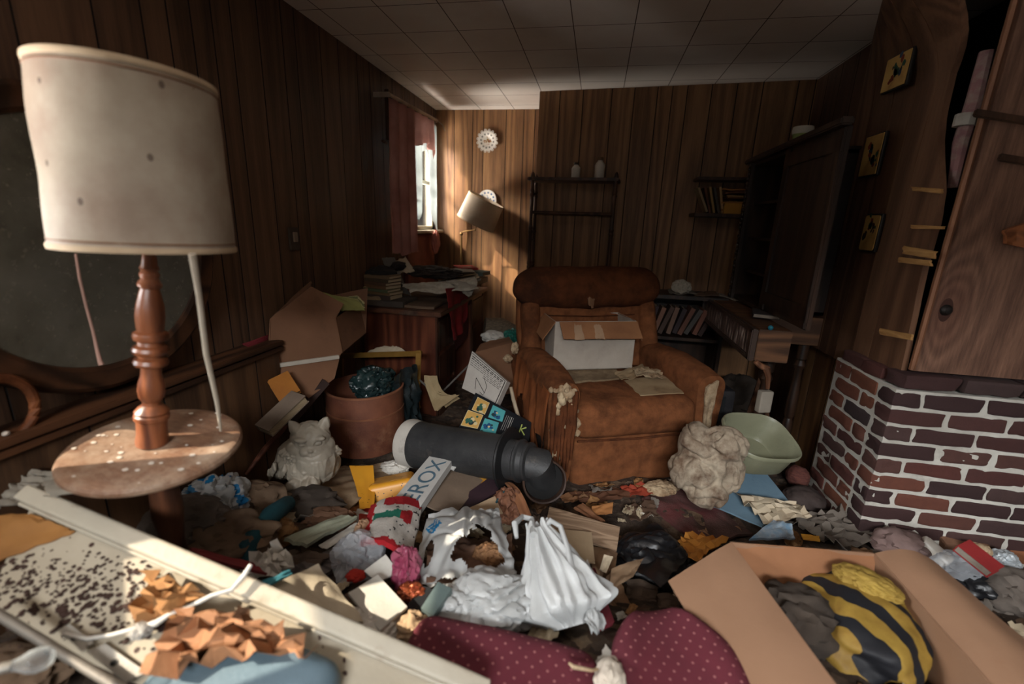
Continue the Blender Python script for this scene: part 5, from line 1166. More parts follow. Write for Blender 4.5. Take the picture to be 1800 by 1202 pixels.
p = [at(*q) for q in ((505, 885, .07), (478, 905, .08), (450, 935, .08), (432, 965, .06), (436, 985, .04))]
tag(MB().tube([p[0]+(p[1]-p[0])*0]+p, [.01, .03, .035, .03, .034, .012], 12).build('teal_cloth', TEAL, smooth=60), 'twisted teal cloth left of the green envelope', 'cloth')
lump('ochre_rag', 'ochre brown crumpled paper right of the teal cloth', 'paper', 480, 935, 38, 22, MT('ochre_crumple', (132, 96, 56), (96, 66, 40)), seed=10, h=.03, smooth=25)
lump('brown_paper', 'brown creased paper under the green envelope', 'paper', 575, 915, 45, 18, MT('brown_creased', (110, 80, 60), (84, 60, 46)), seed=12, h=.03, smooth=25)
card('green_envelope', 'pale grey-green padded envelope lying left of the stocking', 'envelope', ((500, 945, .07), (600, 903, .08), (628, 908, .08), (540, 958, .07)), MT('envelope_green', (166, 170, 150), (140, 144, 124), dirt=(116, 112, 94)), amp=.012, th=.014, seed=5)
card('white_paper', 'white paper sticking out under the green envelope', 'paper', ((560, 958, .04), (625, 918, .05), (640, 925, .05), (575, 965, .04)), WHP, seed=6)
tag(MB().sheet(cp((505, 1000, .03), (640, 935, .04), (655, 960, .04), (560, 1015, .03)), 12, 6, amp=.004, th=.02, seed=2).build('grey_plank', WOOD('weathered_plank', (62, 56, 54), (108, 100, 96), sc=(4, 40, 40)), smooth=40), 'grey weathered plank beside the clear plastic wrap', 'plank')
o = lump('clear_wrap', 'ball of clear crinkled plastic wrap on the grey plank', 'wrap', 630, 978, 44, 38, CLR, seed=13, amp=.45, fq=1.5, sub=4, smooth=20, h=.06)
lump('red_green_wrapper', 'small red and green wrapper under the clear plastic wrap', 'wrapper', 625, 1012, 16, 8, REDP, seed=14, h=.06)
card('white_tile', 'white square plate tilted right of the clear wrap', 'plate', ((640, 1003, .10), (678, 974, .12), (700, 1004, .10), (664, 1024, .09)), MT('white_plate', (200, 198, 190), (178, 174, 166), dirt=(130, 122, 112), da=.6), amp=.001, th=.008)
card('white_tile', 'larger dirty white square plate with a black screw hole', 'plate', ((612, 1042, .12), (664, 1010, .13), (716, 1066, .10), (668, 1108, .10)), MT('white_plate', (200, 198, 190)), amp=.001, th=.010, seed=1)
lump('white_shard', 'white crumpled paper under the larger square plate', 'paper', 655, 1100, 50, 26, WHP, seed=16, h=.06, smooth=20)
o = lump('pink_net', 'magenta shiny net bag with gold tinsel between the plates and the torn bag', 'bag', 714, 1000, 24, 40, PLASTIC('magenta_film', (150, 44, 84), .2, 1, .2, (176, 120, 130)), seed=17, amp=.5, smooth=20, h=.09)
lump('tinsel', 'rusty gold tinsel below the magenta net bag', 'tinsel', 722, 1040, 24, 12, MT('gold_tinsel', (150, 84, 50), (110, 40, 30), s=60, metal=.5, rough=.3), seed=18, smooth=10, h=.07)
card('video_case', 'grey-green plastic case edge with a dark rim next to the maroon cushion', 'case', ((740, 1068, .10), (770, 1022, .12), (794, 1034, .12), (762, 1082, .10)), MT('case_grey', (98, 112, 110), (84, 96, 94), rough=.4), amp=0, th=.02)
card('black_case', 'black plastic case below the grey-green case', 'case', ((700, 1080, .06), (745, 1030, .08), (800, 1048, .08), (750, 1100, .06)), MT('black_plastic', (34, 36, 38), rough=.4), amp=0, th=.02)
lump('beige_rag', 'beige crumpled cloth squeezed between the rail and the maroon cushion', 'cloth', 725, 1102, 28, 24, MT('beige_cloth', (178, 154, 124), (140, 112, 86)), seed=19, h=.06)
# --- knitted stocking
def knit():
    mt, nt, b = base('knitted_stocking'); vec = coords(nt); vo = nd(nt, 'ShaderNodeTexVoronoi'); vo.inputs['Scale'].default_value = 150; nt.links.new(vec, vo.inputs['Vector']); return mt, nt, b, vo
def knitc(nm, c):
    mt = MT(nm, c, s=20, rough=.95, bs=190, ba=.6); return mt
KN = [knitc('knit_white', (206, 200, 192)), knitc('knit_red', (172, 30, 38)), knitc('knit_green', (40, 118, 98)), knitc('knit_black', (44, 40, 42))]
def stock(u, q):
    w_ = .06*noise.noise(V((u*7, q*7, 0)))
    if q < .20+w_ and u > .25: return 1
    if .33+w_ < q < .5+w_ and .12 < u < .62: return 2
    if .30+w_ < q < .5+w_ and u >= .62 and u < .86: return 1
    if q > .93+w_ or u < .10+w_ or (q > .86 and u > .8): return 1
    if noise.noise(V((u*16, q*16, 4))) > .42 and u > .5: return 3
    return 0
sk = thing('christmas_stocking', 'red and white knitted stocking with a snowman, left of the torn white bag', 'stocking', at(690, 940))
MB().sheet(cp((652, 888, .13), (744, 880, .15), (722, 988, .09), (632, 952, .10)), 40, 44, amp=.010, fq=3, seed=3, th=.018, mif=stock, jag=.03, disp=lambda u, q, n: n*.03*math.sin(u*PI)).build('knitted_leg', KN, sk, smooth=70)
MB().sheet(cp((640, 930, .09), (652, 890, .12), (664, 896, .13), (648, 946, .10)), 6, 14, amp=.008, seed=4, th=.01, mif=lambda u, q: 2 if int(q*7) % 2 else 0).build('green_white_border', KN, sk, smooth=60)
# --- xerographic carton sleeve
XB = MT('white_sleeve', (206, 204, 200), (190, 188, 184), dirt=(150, 140, 130), da=.62, ds=7)
xp = cp((772, 781, .20), (806, 792, .205), (722, 915, .115), (668, 905, .11)); xc = sum(xp, V())/4
xs_ = thing('paper_sleeve', 'long white cardboard sleeve with blue letters leaning over the yellow tub', 'box', xc)
xbod = MB().sheet(xp, 6, 12, amp=.002, th=.035, seed=2).build('sleeve', XB, xs_, smooth=40, bevel=0)
MB().sheet(cp((772, 781, .203), (817, 798, .205), (797, 826, .185), (768, 812, .19)), 6, 6, amp=.002, th=.006, seed=3).build('end_flap', XB, xs_, smooth=40)
def text(s_, o, ex_, ey_, hgt, mat, parent, name='lettering', ext=.0004):
    cu = bpy.data.curves.new('t', 'FONT'); cu.body = s_; cu.extrude = ext; cu.size = 1
    ob = bpy.data.objects.new('t', cu); COL.objects.link(ob); dg = bpy.context.evaluated_depsgraph_get()
    me = bpy.data.meshes.new_from_object(ob.evaluated_get(dg)); bpy.data.objects.remove(ob)
    w_ = max(v.co.x for v in me.vertices); hh = max(v.co.y for v in me.vertices); X = V(ex_); Y = V(ey_); n = X.cross(Y).normalized()
    if n.z < 0: n = -n
    mb = MB().add([V(o)+X*(v.co.x/w_)+Y*(v.co.y/hh)+n*(.003+v.co.z) for v in me.vertices], [list(p.vertices) for p in me.polygons]); bpy.data.meshes.remove(me)
    return mb.build(name, mat, parent, smooth=0)
la = xp[3]+(xp[0]-xp[3])*.0; lex = (xp[0]-xp[3])*.74
low_ = xp[2]+(xp[1]-xp[2])*.0
text('XEROX', low_+(la-low_)*.22, lex, (la-low_)*.56, 1, MT('faded_blue_ink', (90, 118, 136), ba=0), xs_)
MB().sheet([xp[0]*.62+xp[1]*.38+V((0, 0, .004)), xp[0]*.55+xp[1]*.45+V((0, 0, .004)), xp[0]*.50+xp[2]*.10+xp[1]*.40+V((0, 0, .004)), xp[0]*.56+xp[2]*.06+xp[1]*.38+V((0, 0, .004))], 3, 3, th=.001).build('red_mark', MT('red_ink', (190, 90, 84), ba=0), xs_)
# --- yellow tub, boards and folders behind the stocking
yb = thing('yellow_tub', 'broken yellow plastic tub tipped over behind the stocking', 'tub', at(680, 870))
tq = cp((656, 836, .16), (735, 822, .18), (728, 868, .10), (648, 880, .06))
MB().sheet(cp((614, 818, .17), (656, 818, .17), (662, 890, .06), (638, 892, .06)), 14, 16, amp=.004, fq=2, seed=1, th=.004, disp=lambda u, q, n: n*.02*(q**3)+V((0, -.03*q**4, 0))).build('side_wall', YEL, yb, smooth=60)
ytc = at(690, 860, .095); RY = RZ(.42)@Matrix.Rotation(-.12, 3, 'Y')@Matrix.Rotation(-.30, 3, 'X')
MB().rcube(ytc, (.215, .155, .105), RY, r=.022, n=14, amp=.006, fq=7, seed=3, fn=lambda p_: (p_.x*(1-.9*p_.z), p_.y*(1-.9*p_.z), p_.z)).build('tub_wall', YEL, yb, smooth=60)
MB().sheet([ytc+RY@V((a_*.078, b_*.048, .0535)) for a_, b_ in ((-1, -1), (1, -1), (1, 1), (-1, 1))], 10, 8, amp=.002, th=.003, seed=2).build('tub_bottom', MT('yellow_plastic_worn', (206, 152, 74), (182, 132, 66), rough=.5), yb, smooth=50)
card('yellow_scrap', 'torn yellow card left of the yellow tub', 'card', ((586, 868, .05), (612, 846, .09), (616, 872, .07), (600, 888, .05)), YELC, seed=5, jag=.06)
card('yellow_scrap', 'folded ochre card under the yellow tub at its left', 'card', ((596, 892, .04), (640, 872, .06), (652, 898, .05), (612, 908, .04)), MT('ochre_fold', (160, 104, 60), (130, 80, 48)), seed=6, amp=.02)
card('red_wrapper', 'red and cream striped wrapper below the yellow tub', 'wrapper', ((632, 892, .05), (676, 894, .06), (668, 916, .06), (630, 920, .05)), REDP, seed=7, amp=.015, mif=None)
lump('brown_curl', 'small curled brown paper left of the stocking', 'paper', 638, 935, 14, 22, MT('curl_tan', (170, 140, 110), (120, 80, 60)), seed=20, h=.07, smooth=30)
card('taupe_board', 'large taupe envelope behind the torn white bag', 'envelope', ((766, 815, .17), (850, 842, .14), (800, 905, .10), (738, 884, .13)), TAUPE, amp=.006, th=.006, seed=8)
card('dark_book', 'purple-black thin book leaning on the taupe envelope', 'book', ((866, 835, .15), (892, 850, .14), (800, 912, .09), (770, 902, .10)), PURP, amp=.001, th=.012, seed=9)
card('yellow_folder', 'yellow folder between the stove pipe and the dark book', 'folder', ((806, 838, .13), (872, 816, .16), (886, 852, .14), (846, 850, .13)), YELC, amp=.004, th=.004, seed=10)
card('cardboard_piece', 'brown cardboard piece under the white end flap', 'cardboard', ((800, 845, .10), (822, 800, .14), (868, 826, .12), (835, 842, .11)), CARD, amp=.004, th=.005, seed=11)
card('beige_card', 'beige card standing above the torn white bag', 'card', ((780, 912, .12), (870, 872, .15), (884, 902, .12), (800, 926, .10)), MT('beige_card', (172, 148, 120), (156, 132, 106)), amp=.003, th=.004, seed=12)
lump('leaf_bundle', 'bundle of dry brown leaves with a teal band behind the white bags', 'leaves', 893, 888, 26, 30, MT('dry_leaves', (96, 62, 48), (140, 96, 72), s=30, rough=.7), seed=21, h=.10, smooth=10, amp=.5)
tag(MB().tube([at(*q) for q in ((872, 884, .14), (880, 868, .16), (892, 862, .17))], .005, 8).build('teal_band', TEAL), 'teal band curled round the dry leaves', 'band')
card('tan_strip', 'curved tan cardboard strip beside the pipe opening', 'cardboard', ((884, 845, .14), (900, 848, .15), (934, 905, .12), (918, 915, .11)), MT('tan_strip', (170, 118, 84), (150, 100, 70)), amp=.004, th=.004, seed=13, disp=lambda u, q, n: n*.03*math.sin(q*PI))
# --- carrier bags
def torn(u, q):
    w_ = .9*noise.noise(V((u*5, q*5, 1)))+.35*noise.noise(V((u*14, q*14, 2)))
    if ((u-.66)/.24)**2+((q-.66)/.26)**2 < 1+w_: return True
    if ((u-.13)/.055)**2+((q-.62)/.16)**2 < 1+w_: return True
    return q > .93+.07*noise.noise(V((u*9, 0, 2)))
def logo(u, q):
    x, y = (u-.13)/.10, (q-.27)/.13
    return 1 if abs(x)+abs(y) < 1 and noise.noise(V((u*75, q*75, 2))) > -.10 else 0
lb_ = thing('torn_carrier_bag', 'torn white carrier bag with a blue diamond print, left of the tied white bag', 'bag', at(820, 980))
bq = cp((752, 902, .14), (876, 898, .18), (914, 1030, .10), (716, 1050, .05))
def drape(u, q, n): return V((0, 0, .05*math.sin(u*PI)*math.sin(min(1, q*1.2)*PI*.8+.2))) + n*(.006*math.sin(u*30+5*nz(u*3, q*3)+q*3)*(.3+q))
MB().sheet(bq, 60, 60, amp=.020, fq=3.5, seed=5, th=.001, ridged=True, cut=torn, mif=logo, disp=drape, jag=.05).build('bag_film', [WBAG, MT('bag_blue', (30, 120, 168))], lb_, smooth=50)
tag(MB().blob(at(862, 978, .08), (.06, .045, .045), seed=2, amp=.25, fq=5).build('wicker_ball', MT('wicker', (168, 126, 88), (110, 76, 52), s=50, bs=120, ba=.8), smooth=20), 'brown woven bundle showing through the torn white bag', 'bundle')
card('red_folder', 'red printed paper inside the torn white bag', 'paper', ((822, 1010, .08), (860, 994, .09), (872, 1012, .08), (830, 1022, .07)), MT('deep_red_paper', (156, 36, 36), (120, 28, 30)), seed=14)
card('brown_cloth', 'brown cloth inside the torn white bag', 'cloth', ((752, 945, .09), (900, 940, .10), (900, 1020, .06), (748, 1030, .06)), MT('inner_brown', (122, 92, 74), (88, 64, 52), s=10), amp=.03, fq=4, seed=15, n=24)
lump('white_bundle', 'crumpled white bag bundle in front of the torn bag, above the maroon cushion', 'bag', 866, 1056, 78, 40, WBAG, seed=23, amp=.42, sub=5, h=.07, fq=1.5, fine=.5)
lump('white_bundle', 'small crumpled white bag left of the white bundle', 'bag', 795, 1062, 40, 26, WBAG, seed=24, amp=.45, sub=5, h=.06, fq=1.5)
# tied bag: folds running down from the knot
tb = thing('tied_carrier_bag', 'full white carrier bag with open handles, upright in the middle of the litter', 'bag', at(985, 1080))
tp, bt = at(945, 925, .26), at(990, 1105, .04); ax_ = (bt-tp); La = ax_.length; RB_ = axes(ax_, (1, 0, 0)); mb = MB(); v = []; f = []; NA, NB = 120, 50
sx_ = pxr(bt, 78)
for j in range(NB+1):
    t = j/NB; rad = sx_*(.26+.78*min(1, t*1.25)**1.05)*(1-.55*sstep(.82, 1.0, t))
    for k in range(NA):
        a = 2*PI*k/NA; fo = 1+.15*(1-.55*t)*math.sin(11*a+3*nz(math.cos(a), math.sin(a), t*1.5, 2)+t*2)+.07*math.sin(23*a+4*nz(math.cos(a)*2, math.sin(a)*2, t*2, 6))+.10*nz(math.cos(a)*3, math.sin(a)*3, t*4, 5)
        fo += (.16*(1-2*abs(nz(math.cos(a)*2, math.sin(a)*2, t*3, 8))) - .5*max(0, .14-abs(nz(math.cos(a)*2.6+t, math.sin(a)*2.6, t*2.6, 11))))*t
        v.append(tp + RB_@V((rad*fo*math.cos(a)+.03*t, .70*rad*fo*math.sin(a), La*t + (.02*math.sin(5*a) if j == 0 else 0))))
for j in range(NB):
    for k in range(NA): f.append((j*NA+k, j*NA+(k+1) % NA, (j+1)*NA+(k+1) % NA, (j+1)*NA+k))
f.append(tuple(NB*NA+k for k in range(NA)))
mb.add(v, f).build('bag_film', WBAG, tb, smooth=60)
for q in (((908, 945, .24), (905, 920, .27), (918, 908, .28), (935, 912, .27), (938, 940, .25)), ((948, 935, .25), (968, 915, .28), (985, 925, .27), (998, 965, .23), (1004, 1000, .19))):
    MB().tube([at(*k) for k in q], [.006, .010, .008, .009, .012], 10).build('handle', WBAG, tb)
tag(MB().sheet(cp((1010, 1000, .16), (1030, 990, .17), (1062, 1105, .08), (1035, 1120, .08)), 20, 30, amp=.03, fq=4, seed=8, th=.002, ridged=True, jag=.06).build('plastic_flap', WBAG, smooth=50), 'white plastic flap fanning out right of the tied bag', 'plastic')
card('maroon_book', 'maroon book standing behind the tied white bag', 'book', ((1030, 1000, .12), (1046, 998, .12), (1080, 1092, .06), (1056, 1102, .06)), MT('maroon_cover', (112, 38, 46), (92, 30, 38)), amp=.001, th=.016)
# --- paper heap right of the bags
STB = WOOD('striped_card', (128, 104, 84), (176, 150, 124), sc=(2, 30, 30), grain=.6, dust=(112, 76, 46), da=.6)
tag(MB().sheet(cp((966, 890, .16), (1090, 926, .15), (1084, 968, .10), (958, 928, .11)), 14, 6, amp=.004, th=.012, seed=3).build('striped_carton', STB, smooth=40), 'flat striped tan carton above the papers right of the tied bag', 'carton')
card('cream_folder', 'cream folder with rounded corner under the striped carton', 'folder', ((968, 928, .14), (1040, 934, .14), (1046, 990, .09), (1000, 985, .09)), MT('cream_folder', (186, 164, 134), (168, 146, 118)), amp=.004, th=.004, seed=4)
card('tan_paper', 'tan creased paper right of the cream folder', 'paper', ((1040, 960, .10), (1086, 968, .10), (1080, 1010, .06), (1040, 1020, .06)), MT('tan_creased', (146, 118, 92), (116, 90, 70)), amp=.02, seed=5)
card('folded_leaflet', 'small folded pale leaflet on the tan paper', 'leaflet', ((1062, 974, .13), (1078, 978, .13), (1066, 1006, .10), (1054, 1000, .10)), PAPW, amp=.006, th=.008, seed=6)
card('brown_envelope', 'brown open envelope with a white edge on the black bag', 'envelope', ((1076, 998, .10), (1132, 980, .12), (1114, 1012, .09), (1070, 1040, .06)), MT('envelope_brown', (150, 124, 98), (122, 98, 76)), amp=.010, seed=7)
card('brown_page', 'brown page sloping into the gap beside the maroon book', 'paper', ((1046, 1020, .07), (1082, 1008, .08), (1078, 1050, .05), (1056, 1060, .04)), MT('page_brown', (124, 98, 76), (96, 74, 58)), amp=.014, seed=8)
card('orange_card', 'small orange-brown card above the striped carton', 'card', ((1040, 890, .10), (1078, 882, .10), (1076, 902, .09), (1042, 905, .09)), MT('orange_card', (170, 116, 68), (144, 94, 56)), amp=.006, seed=9)
card('brown_strip', 'brown torn strip lying over the striped carton', 'paper', ((1008, 892, .12), (1024, 884, .13), (1064, 915, .12), (1050, 922, .12)), MT('brown_strip', (128, 86, 58), (100, 66, 46)), amp=.010, seed=10)
lump('black_bag', 'black plastic bag in the gap left of the cardboard box flap', 'bag', 1150, 1000, 80, 52, BLKP, seed=26, amp=.3, sub=5, h=.0)
card('black_sheet', 'black plastic sheet above the black bag', 'plastic', ((1085, 975, .07), (1150, 915, .08), (1215, 975, .08), (1160, 1030, .08)), BLKP, amp=.02, seed=11, n=20)
o = card('orange_wrapper', 'crumpled orange paper behind the cardboard box flap', 'paper', ((1186, 962, .08), (1212, 934, .10), (1280, 946, .10), (1225, 988, .09)), MT('orange_wrapper', (208, 144, 62), (174, 110, 48), s=6, bs=40), amp=.012, fq=3, seed=12, n=9, facet=.015, smooth=15)
card('maroon_rug', 'maroon and grey patterned rug under the blue board', 'rug', ((1128, 878), (1200, 850), (1325, 935), (1235, 960)), MT('maroon_rug', (104, 50, 50), (88, 70, 66), s=7, rough=1, dirt=(74, 58, 50), da=.48, ds=5, bs=120, ba=.5), amp=.02, fq=3, seed=13, n=30, th=.012)
for i, (q, c, lab) in enumerate(((((1000, 868), (1080, 855), (1120, 872), (1030, 885)), (96, 62, 44), 'long brown strip of bark-like paper before the recliner'), (((1090, 856), (1130, 848), (1152, 866), (1108, 872)), (150, 60, 40), 'red-brown crumpled wrapper before the recliner corner'), (((1140, 850), (1185, 842), (1198, 860), (1150, 868)), (150, 130, 104), 'pale crumbly scrap between the recliner and the dirty sack'), (((1100, 885), (1150, 880), (1160, 905), (1110, 915)), (92, 70, 56), 'brown leaf-shaped card above the black bag'), (((980, 872), (1010, 862), (1030, 876), (996, 884)), (132, 92, 62), 'small tan splinter of card by the pipe ring'))):
    card('litter_scrap', lab, 'scrap', q, MT('scrapc_%d' % i, c), amp=.02, fq=4, seed=40+i, jag=.1)
lump('gravel_heap', 'small heap of crumbled tan stuffing between the recliner and the sack', 'stuffing', 1160, 858, 26, 10, FOAM, seed=30, smooth=10, h=.03)
# --- right middle: sack, blue board, basin, crumpled paper
SACK = MT('dirty_white_cloth', (172, 158, 138), (138, 122, 104), s=6, rough=.95, dirt=(98, 76, 60), da=.44, ds=11, bs=100)
p = W(1246, 805, y=2.06); mb = MB()
for dx, dy, dz, rx, ry, rz in ((0, 0, -.02, .13, .12, .15), (.055, -.03, .09, .10, .09, .09), (-.07, 0, .05, .085, .09, .12), (-.10, -.03, -.06, .09, .09, .10), (.00, -.06, -.13, .10, .08, .085), (.09, -.02, -.04, .075, .08, .12), (.03, -.07, -.02, .06, .05, .08)):
    mb.blob(p+V((dx, dy, dz)), (rx, ry, rz), sub=3, amp=.12, fq=1.5, seed=int(dx*100))
def sackf(q):
    q = q-p; w_ = nz(q.x*5, q.y*5, q.z*5, 4); r1 = abs(nz(q.x*9+w_+q.z*3, q.y*9, q.z*2.2+w_*2, 1)); r2 = abs(nz(q.x*20+q.z*6, q.y*20, q.z*8, 2))
    return -.020*max(0, .22-r1)/.22 - .006*max(0, .2-r2)/.2 + .012*w_
tag(remesh(mb, .0065, 2, sackf).build('dirty_sack', SACK, smooth=75), 'dirty white stuffed cloth sack beside the recliner', 'sack')
BLUE = MT('pale_blue_board', (122, 150, 168), (104, 130, 148), s=3, rough=.6, dirt=(60, 66, 72), da=.60, ds=6)
tag(MB().sheet(cp((1225, 876, .05), (1322, 800, .10), (1390, 885, .05), (1340, 925, .05)), 10, 10, amp=.002, th=.008).build('blue_board', BLUE), 'pale blue board lying in front of the basin', 'board')
card('crumpled_letter', 'folded cream paper crumpled on the blue board', 'paper', ((1296, 866, .09), (1400, 882, .10), (1428, 906, .08), (1345, 922, .08)), PAPW, amp=.012, fq=2, seed=14, n=9, facet=.016, th=.004, smooth=20)
card('blue_towel', 'blue and white mottled cloth at the lower end of the blue board', 'cloth', ((1318, 946, .07), (1360, 912, .10), (1392, 920, .10), (1398, 946, .07)), MT('blue_towel', (110, 146, 174), (180, 184, 186), s=26, dirt=(48, 62, 84), da=.5, ds=12), amp=.015, seed=15, n=18, th=.012)
GRB = MT('pale_green_plastic', (136, 136, 112), (118, 118, 96), s=3, rough=.4, dirt=(92, 84, 64), da=.6, spec=.5)
bs = thing('plastic_basin', 'pale green plastic basin lying against the hutch leg', 'basin', (.96, 2.23, .03))
RBs = RZ(.30)@Matrix.Rotation(.38, 3, 'X')@Matrix.Rotation(.10, 3, 'Y'); bcn = W(1326, 782, y=2.18); N = 64; mb = MB(); v = []; f = []
prof = [(0, .0), (.80, 0), (.86, .015), (.93, .13), (1.0, .145), (1.03, .14), (1.03, .125), (.95, .12), (.90, .012), (.80, -.008), (0, -.008)]
for r_, z_ in prof:
    for k in range(N):
        a = 2*PI*k/N; c_, s_ = math.cos(a), math.sin(a); e = .62
        v.append(bcn + RBs@V((.168*r_*math.copysign(abs(c_)**e, c_), .145*r_*math.copysign(abs(s_)**e, s_), z_-.07)))
for j in range(len(prof)-1):
    for k in range(N): f.append((j*N+k, j*N+(k+1) % N, (j+1)*N+(k+1) % N, (j+1)*N+k))
mb.add(v, f).build('basin_body', GRB, bs, smooth=50)
MB().tube([bcn+RBs@V((-.02, .15, .02)), bcn+RBs@V((.14, .15, .02))], .004, 6).build('moulded_rib', GRB, bs)
lump('brown_ball', 'reddish brown woollen ball by the pier corner', 'ball', 1402, 838, 18, 20, MT('red_wool', (112, 66, 56), (80, 46, 42), s=30, stretch=(1, 1, 5), bs=120, ba=.5), seed=33, amp=.15, h=.05)
lump('dark_stone', 'dark brown rounded lump at the foot of the brick pier', 'lump', 1412, 880, 34, 24, MT('dark_lump', (66, 54, 50), (50, 42, 40)), seed=34, amp=.18, h=.02)
card('grey_plastic_sheet', 'grey dirty plastic sheet crumpled along the pier base', 'plastic', ((1385, 915, .04), (1490, 892, .06), (1600, 935, .07), (1480, 965, .05)), PLASTIC('grey_dirty_film', (140, 130, 120), .35, 1, .2, (96, 86, 78)), amp=.025, fq=2.5, seed=16, n=13, facet=.028, smooth=35)
card('striped_tape', 'small yellow striped tape end beside the blue mottled cloth', 'tape', ((1408, 938, .06), (1440, 942, .06), (1442, 952, .05), (1412, 948, .05)), YELC, amp=.004, seed=17)
lump('pink_rag', 'pinkish grey rag at the pier base right of the plastic sheet', 'cloth', 1580, 955, 42, 22, MT('pink_grey_cloth', (136, 112, 106), (98, 80, 78)), seed=35, h=.06)
cpn = at(1640, 968, .07); t = thing('white_cup', 'white plastic cup lying in the litter below the bricks', 'cup', cpn); Rc = axes((.55, -.35, -.45))
MB().lathe([(0, 0), (.026, 0), (.030, .01), (.036, .095), (.038, .1), (.034, .098), (.028, .012), (0, .01)], cpn-Rc@V((0, 0, .05)), Rc, 32).build('cup_body', WHT, t)
for i, (px, py, sx, lab, a) in enumerate(((1686, 950, 52, 'loose brown brick lying below the pier, left one', .1), (1796, 968, 50, 'loose orange-brown brick at the right frame edge', -.3))):
    p = at(px, py, .06); b3 = MB(); brick(b3, p, (.19, .09, .06), RZ(a)@Matrix.Rotation(.3, 3, 'X'), i+3, 0)
    o = b3.build('loose_brick', MT('loose_brick_%d' % i, [(122, 88, 68), (142, 92, 62)][i], bs=60, ba=.5)); tag(o, lab, 'brick')
qbook('red-edged flat book between the loose bricks', ((1690, 962), (1712, 952), (1748, 1000), (1728, 1012)), (1.62, 1.66, 1.56, 1.52), .03, MT('red_edge_cover', (150, 44, 44)), pages=PAPG)
lump('glass_jar_rag', 'grey glassy wrap in front of the left loose brick', 'wrap', 1690, 1000, 40, 26, CLR, seed=36, h=.06)
lump('dark_bag', 'black bag lump below the loose bricks', 'bag', 1712, 1030, 44, 24, BLKP, seed=37, h=.04)
lump('white_foil', 'white foil scrap near the right frame edge', 'foil', 1764, 985, 20, 18, MT('white_foil', (186, 192, 196), rough=.3, metal=.3), seed=38, h=.09, smooth=15)
lump('grey_blanket', 'grey woolly cloth at the right frame edge', 'cloth', 1775, 1045, 50, 40, CLG, seed=39, h=.05)
lump('beige_clump', 'small beige torn clump beside the red-edged book', 'clump', 1722, 968, 16, 12, FOAM, seed=41, h=.11, smooth=15)
# --- dark things between recliner and hutch
bkx = thing('camera_case', 'dusty black box with a square opening between the recliner arm and the hutch', 'box', W(1245, 720, y=2.55))
c = W(1248, 705, y=2.55); MB().rcube(c, (.20, .16, .19), RZ(.2), r=.015).build('case_body', MT('dusty_black', (42, 40, 42), (30, 29, 31), dirt=(84, 78, 76), da=.58, rough=.5), bkx)
MB().box(c+RZ(.2)@V((-.005, -.083, .01)), (.10, .008, .10), RZ(.2)).build('square_rim', MT('black_plastic', (34, 36, 38), rough=.4), bkx, bevel=.003)
MB().box(c+RZ(.2)@V((-.005, -.085, .01)), (.07, .008, .07), RZ(.2)).build('square_hole', HOLE_BLACK, bkx)
lump('black_heap', 'black crumpled cloth heap under the hutch', 'cloth', 1300, 700, 40, 40, DRK, seed=42, h=.2)
a, b, c, d = W(1308, 740, y=2.5), W(1335, 660, y=2.75), W(1352, 672, y=2.75), W(1352, 745, y=2.5)
tag(MB().sheet([a, b, c, d], 4, 8, th=.02).build('brown_plank', WOOD('plank_brown', (66, 44, 32), (104, 72, 52), sc=(9, 9, .9))), 'brown plank leaning under the secretary drawer', 'plank')
tag(MB().rcube(W(1343, 705, y=2.44), (.07, .04, .12), RZ(.3), r=.006).build('pale_card_box', MT('pale_card', (162, 152, 138))), 'small pale card box behind the hutch leg', 'box')
# --- middle: printed box, black game box, brown box
wbp = [W(830, 617, y=2.50), W(891, 670, y=2.36), W(872, 712, y=2.28), W(812, 682, y=2.40)]
wt = thing('printed_box', 'white printed box with a line drawing, leaning left of the recliner', 'box', sum(wbp, V())/4)
MB().sheet(wbp, 8, 8, amp=.002, th=.05, seed=2).build('box_body', MT('printed_white', (190, 184, 176), (170, 162, 154), dirt=(120, 104, 92), da=.62), wt, smooth=40)
def on(P4, u, q, lift=.003):
    n = (P4[1]-P4[0]).cross(P4[3]-P4[0]).normalized()
    if n.dot(CAM-P4[0]) < 0: n = -n
    return (P4[0]*(1-u)+P4[1]*u)*(1-q)+(P4[3]*(1-u)+P4[2]*u)*q + n*lift
INKB = MT('print_ink', (56, 50, 48), ba=0)
def stroke(mb, P4, pts, r_): mb.tube([on(P4, *p) for p in pts], r_, 5)
mb = MB(); rr = random.Random(2)
for j in range(7):
    q = .10+.055*j; u = .05 if j < 5 else .45
    while u < .92:
        l_ = rr.uniform(.03, .09); stroke(mb, wbp, [(u, q), (min(.94, u+l_), q)], .0026 if j < 2 else .0014); u += l_+.025
mb.build('printed_lines', INKB, wt, smooth=0)
mb = MB(); stroke(mb, wbp, [(.30, .55), (.62, .82), (.60, .90), (.50, .86)], .0016); stroke(mb, wbp, [(.62, .82), (.62, .60), (.50, .42)], .0014); stroke(mb, wbp, [(.30, .55), (.36, .86)], .0014); stroke(mb, wbp, [(.97, .04), (.97, .97)], .0028); stroke(mb, wbp, [(.03, .04), (.97, .03)], .002)
mb.build('line_drawing', INKB, wt, smooth=0)
gp = [W(836, 690, y=2.26), W(934, 742, y=2.20), W(930, 775, y=2.08), W(806, 752, y=2.05)]
gt = thing('game_box', 'black printed box with four small colour pictures behind the stove pipe', 'box', sum(gp, V())/4)
MB().sheet(gp, 6, 6, th=.03).build('box_body', MT('game_black', (30, 32, 36), rough=.4), gt, smooth=40)
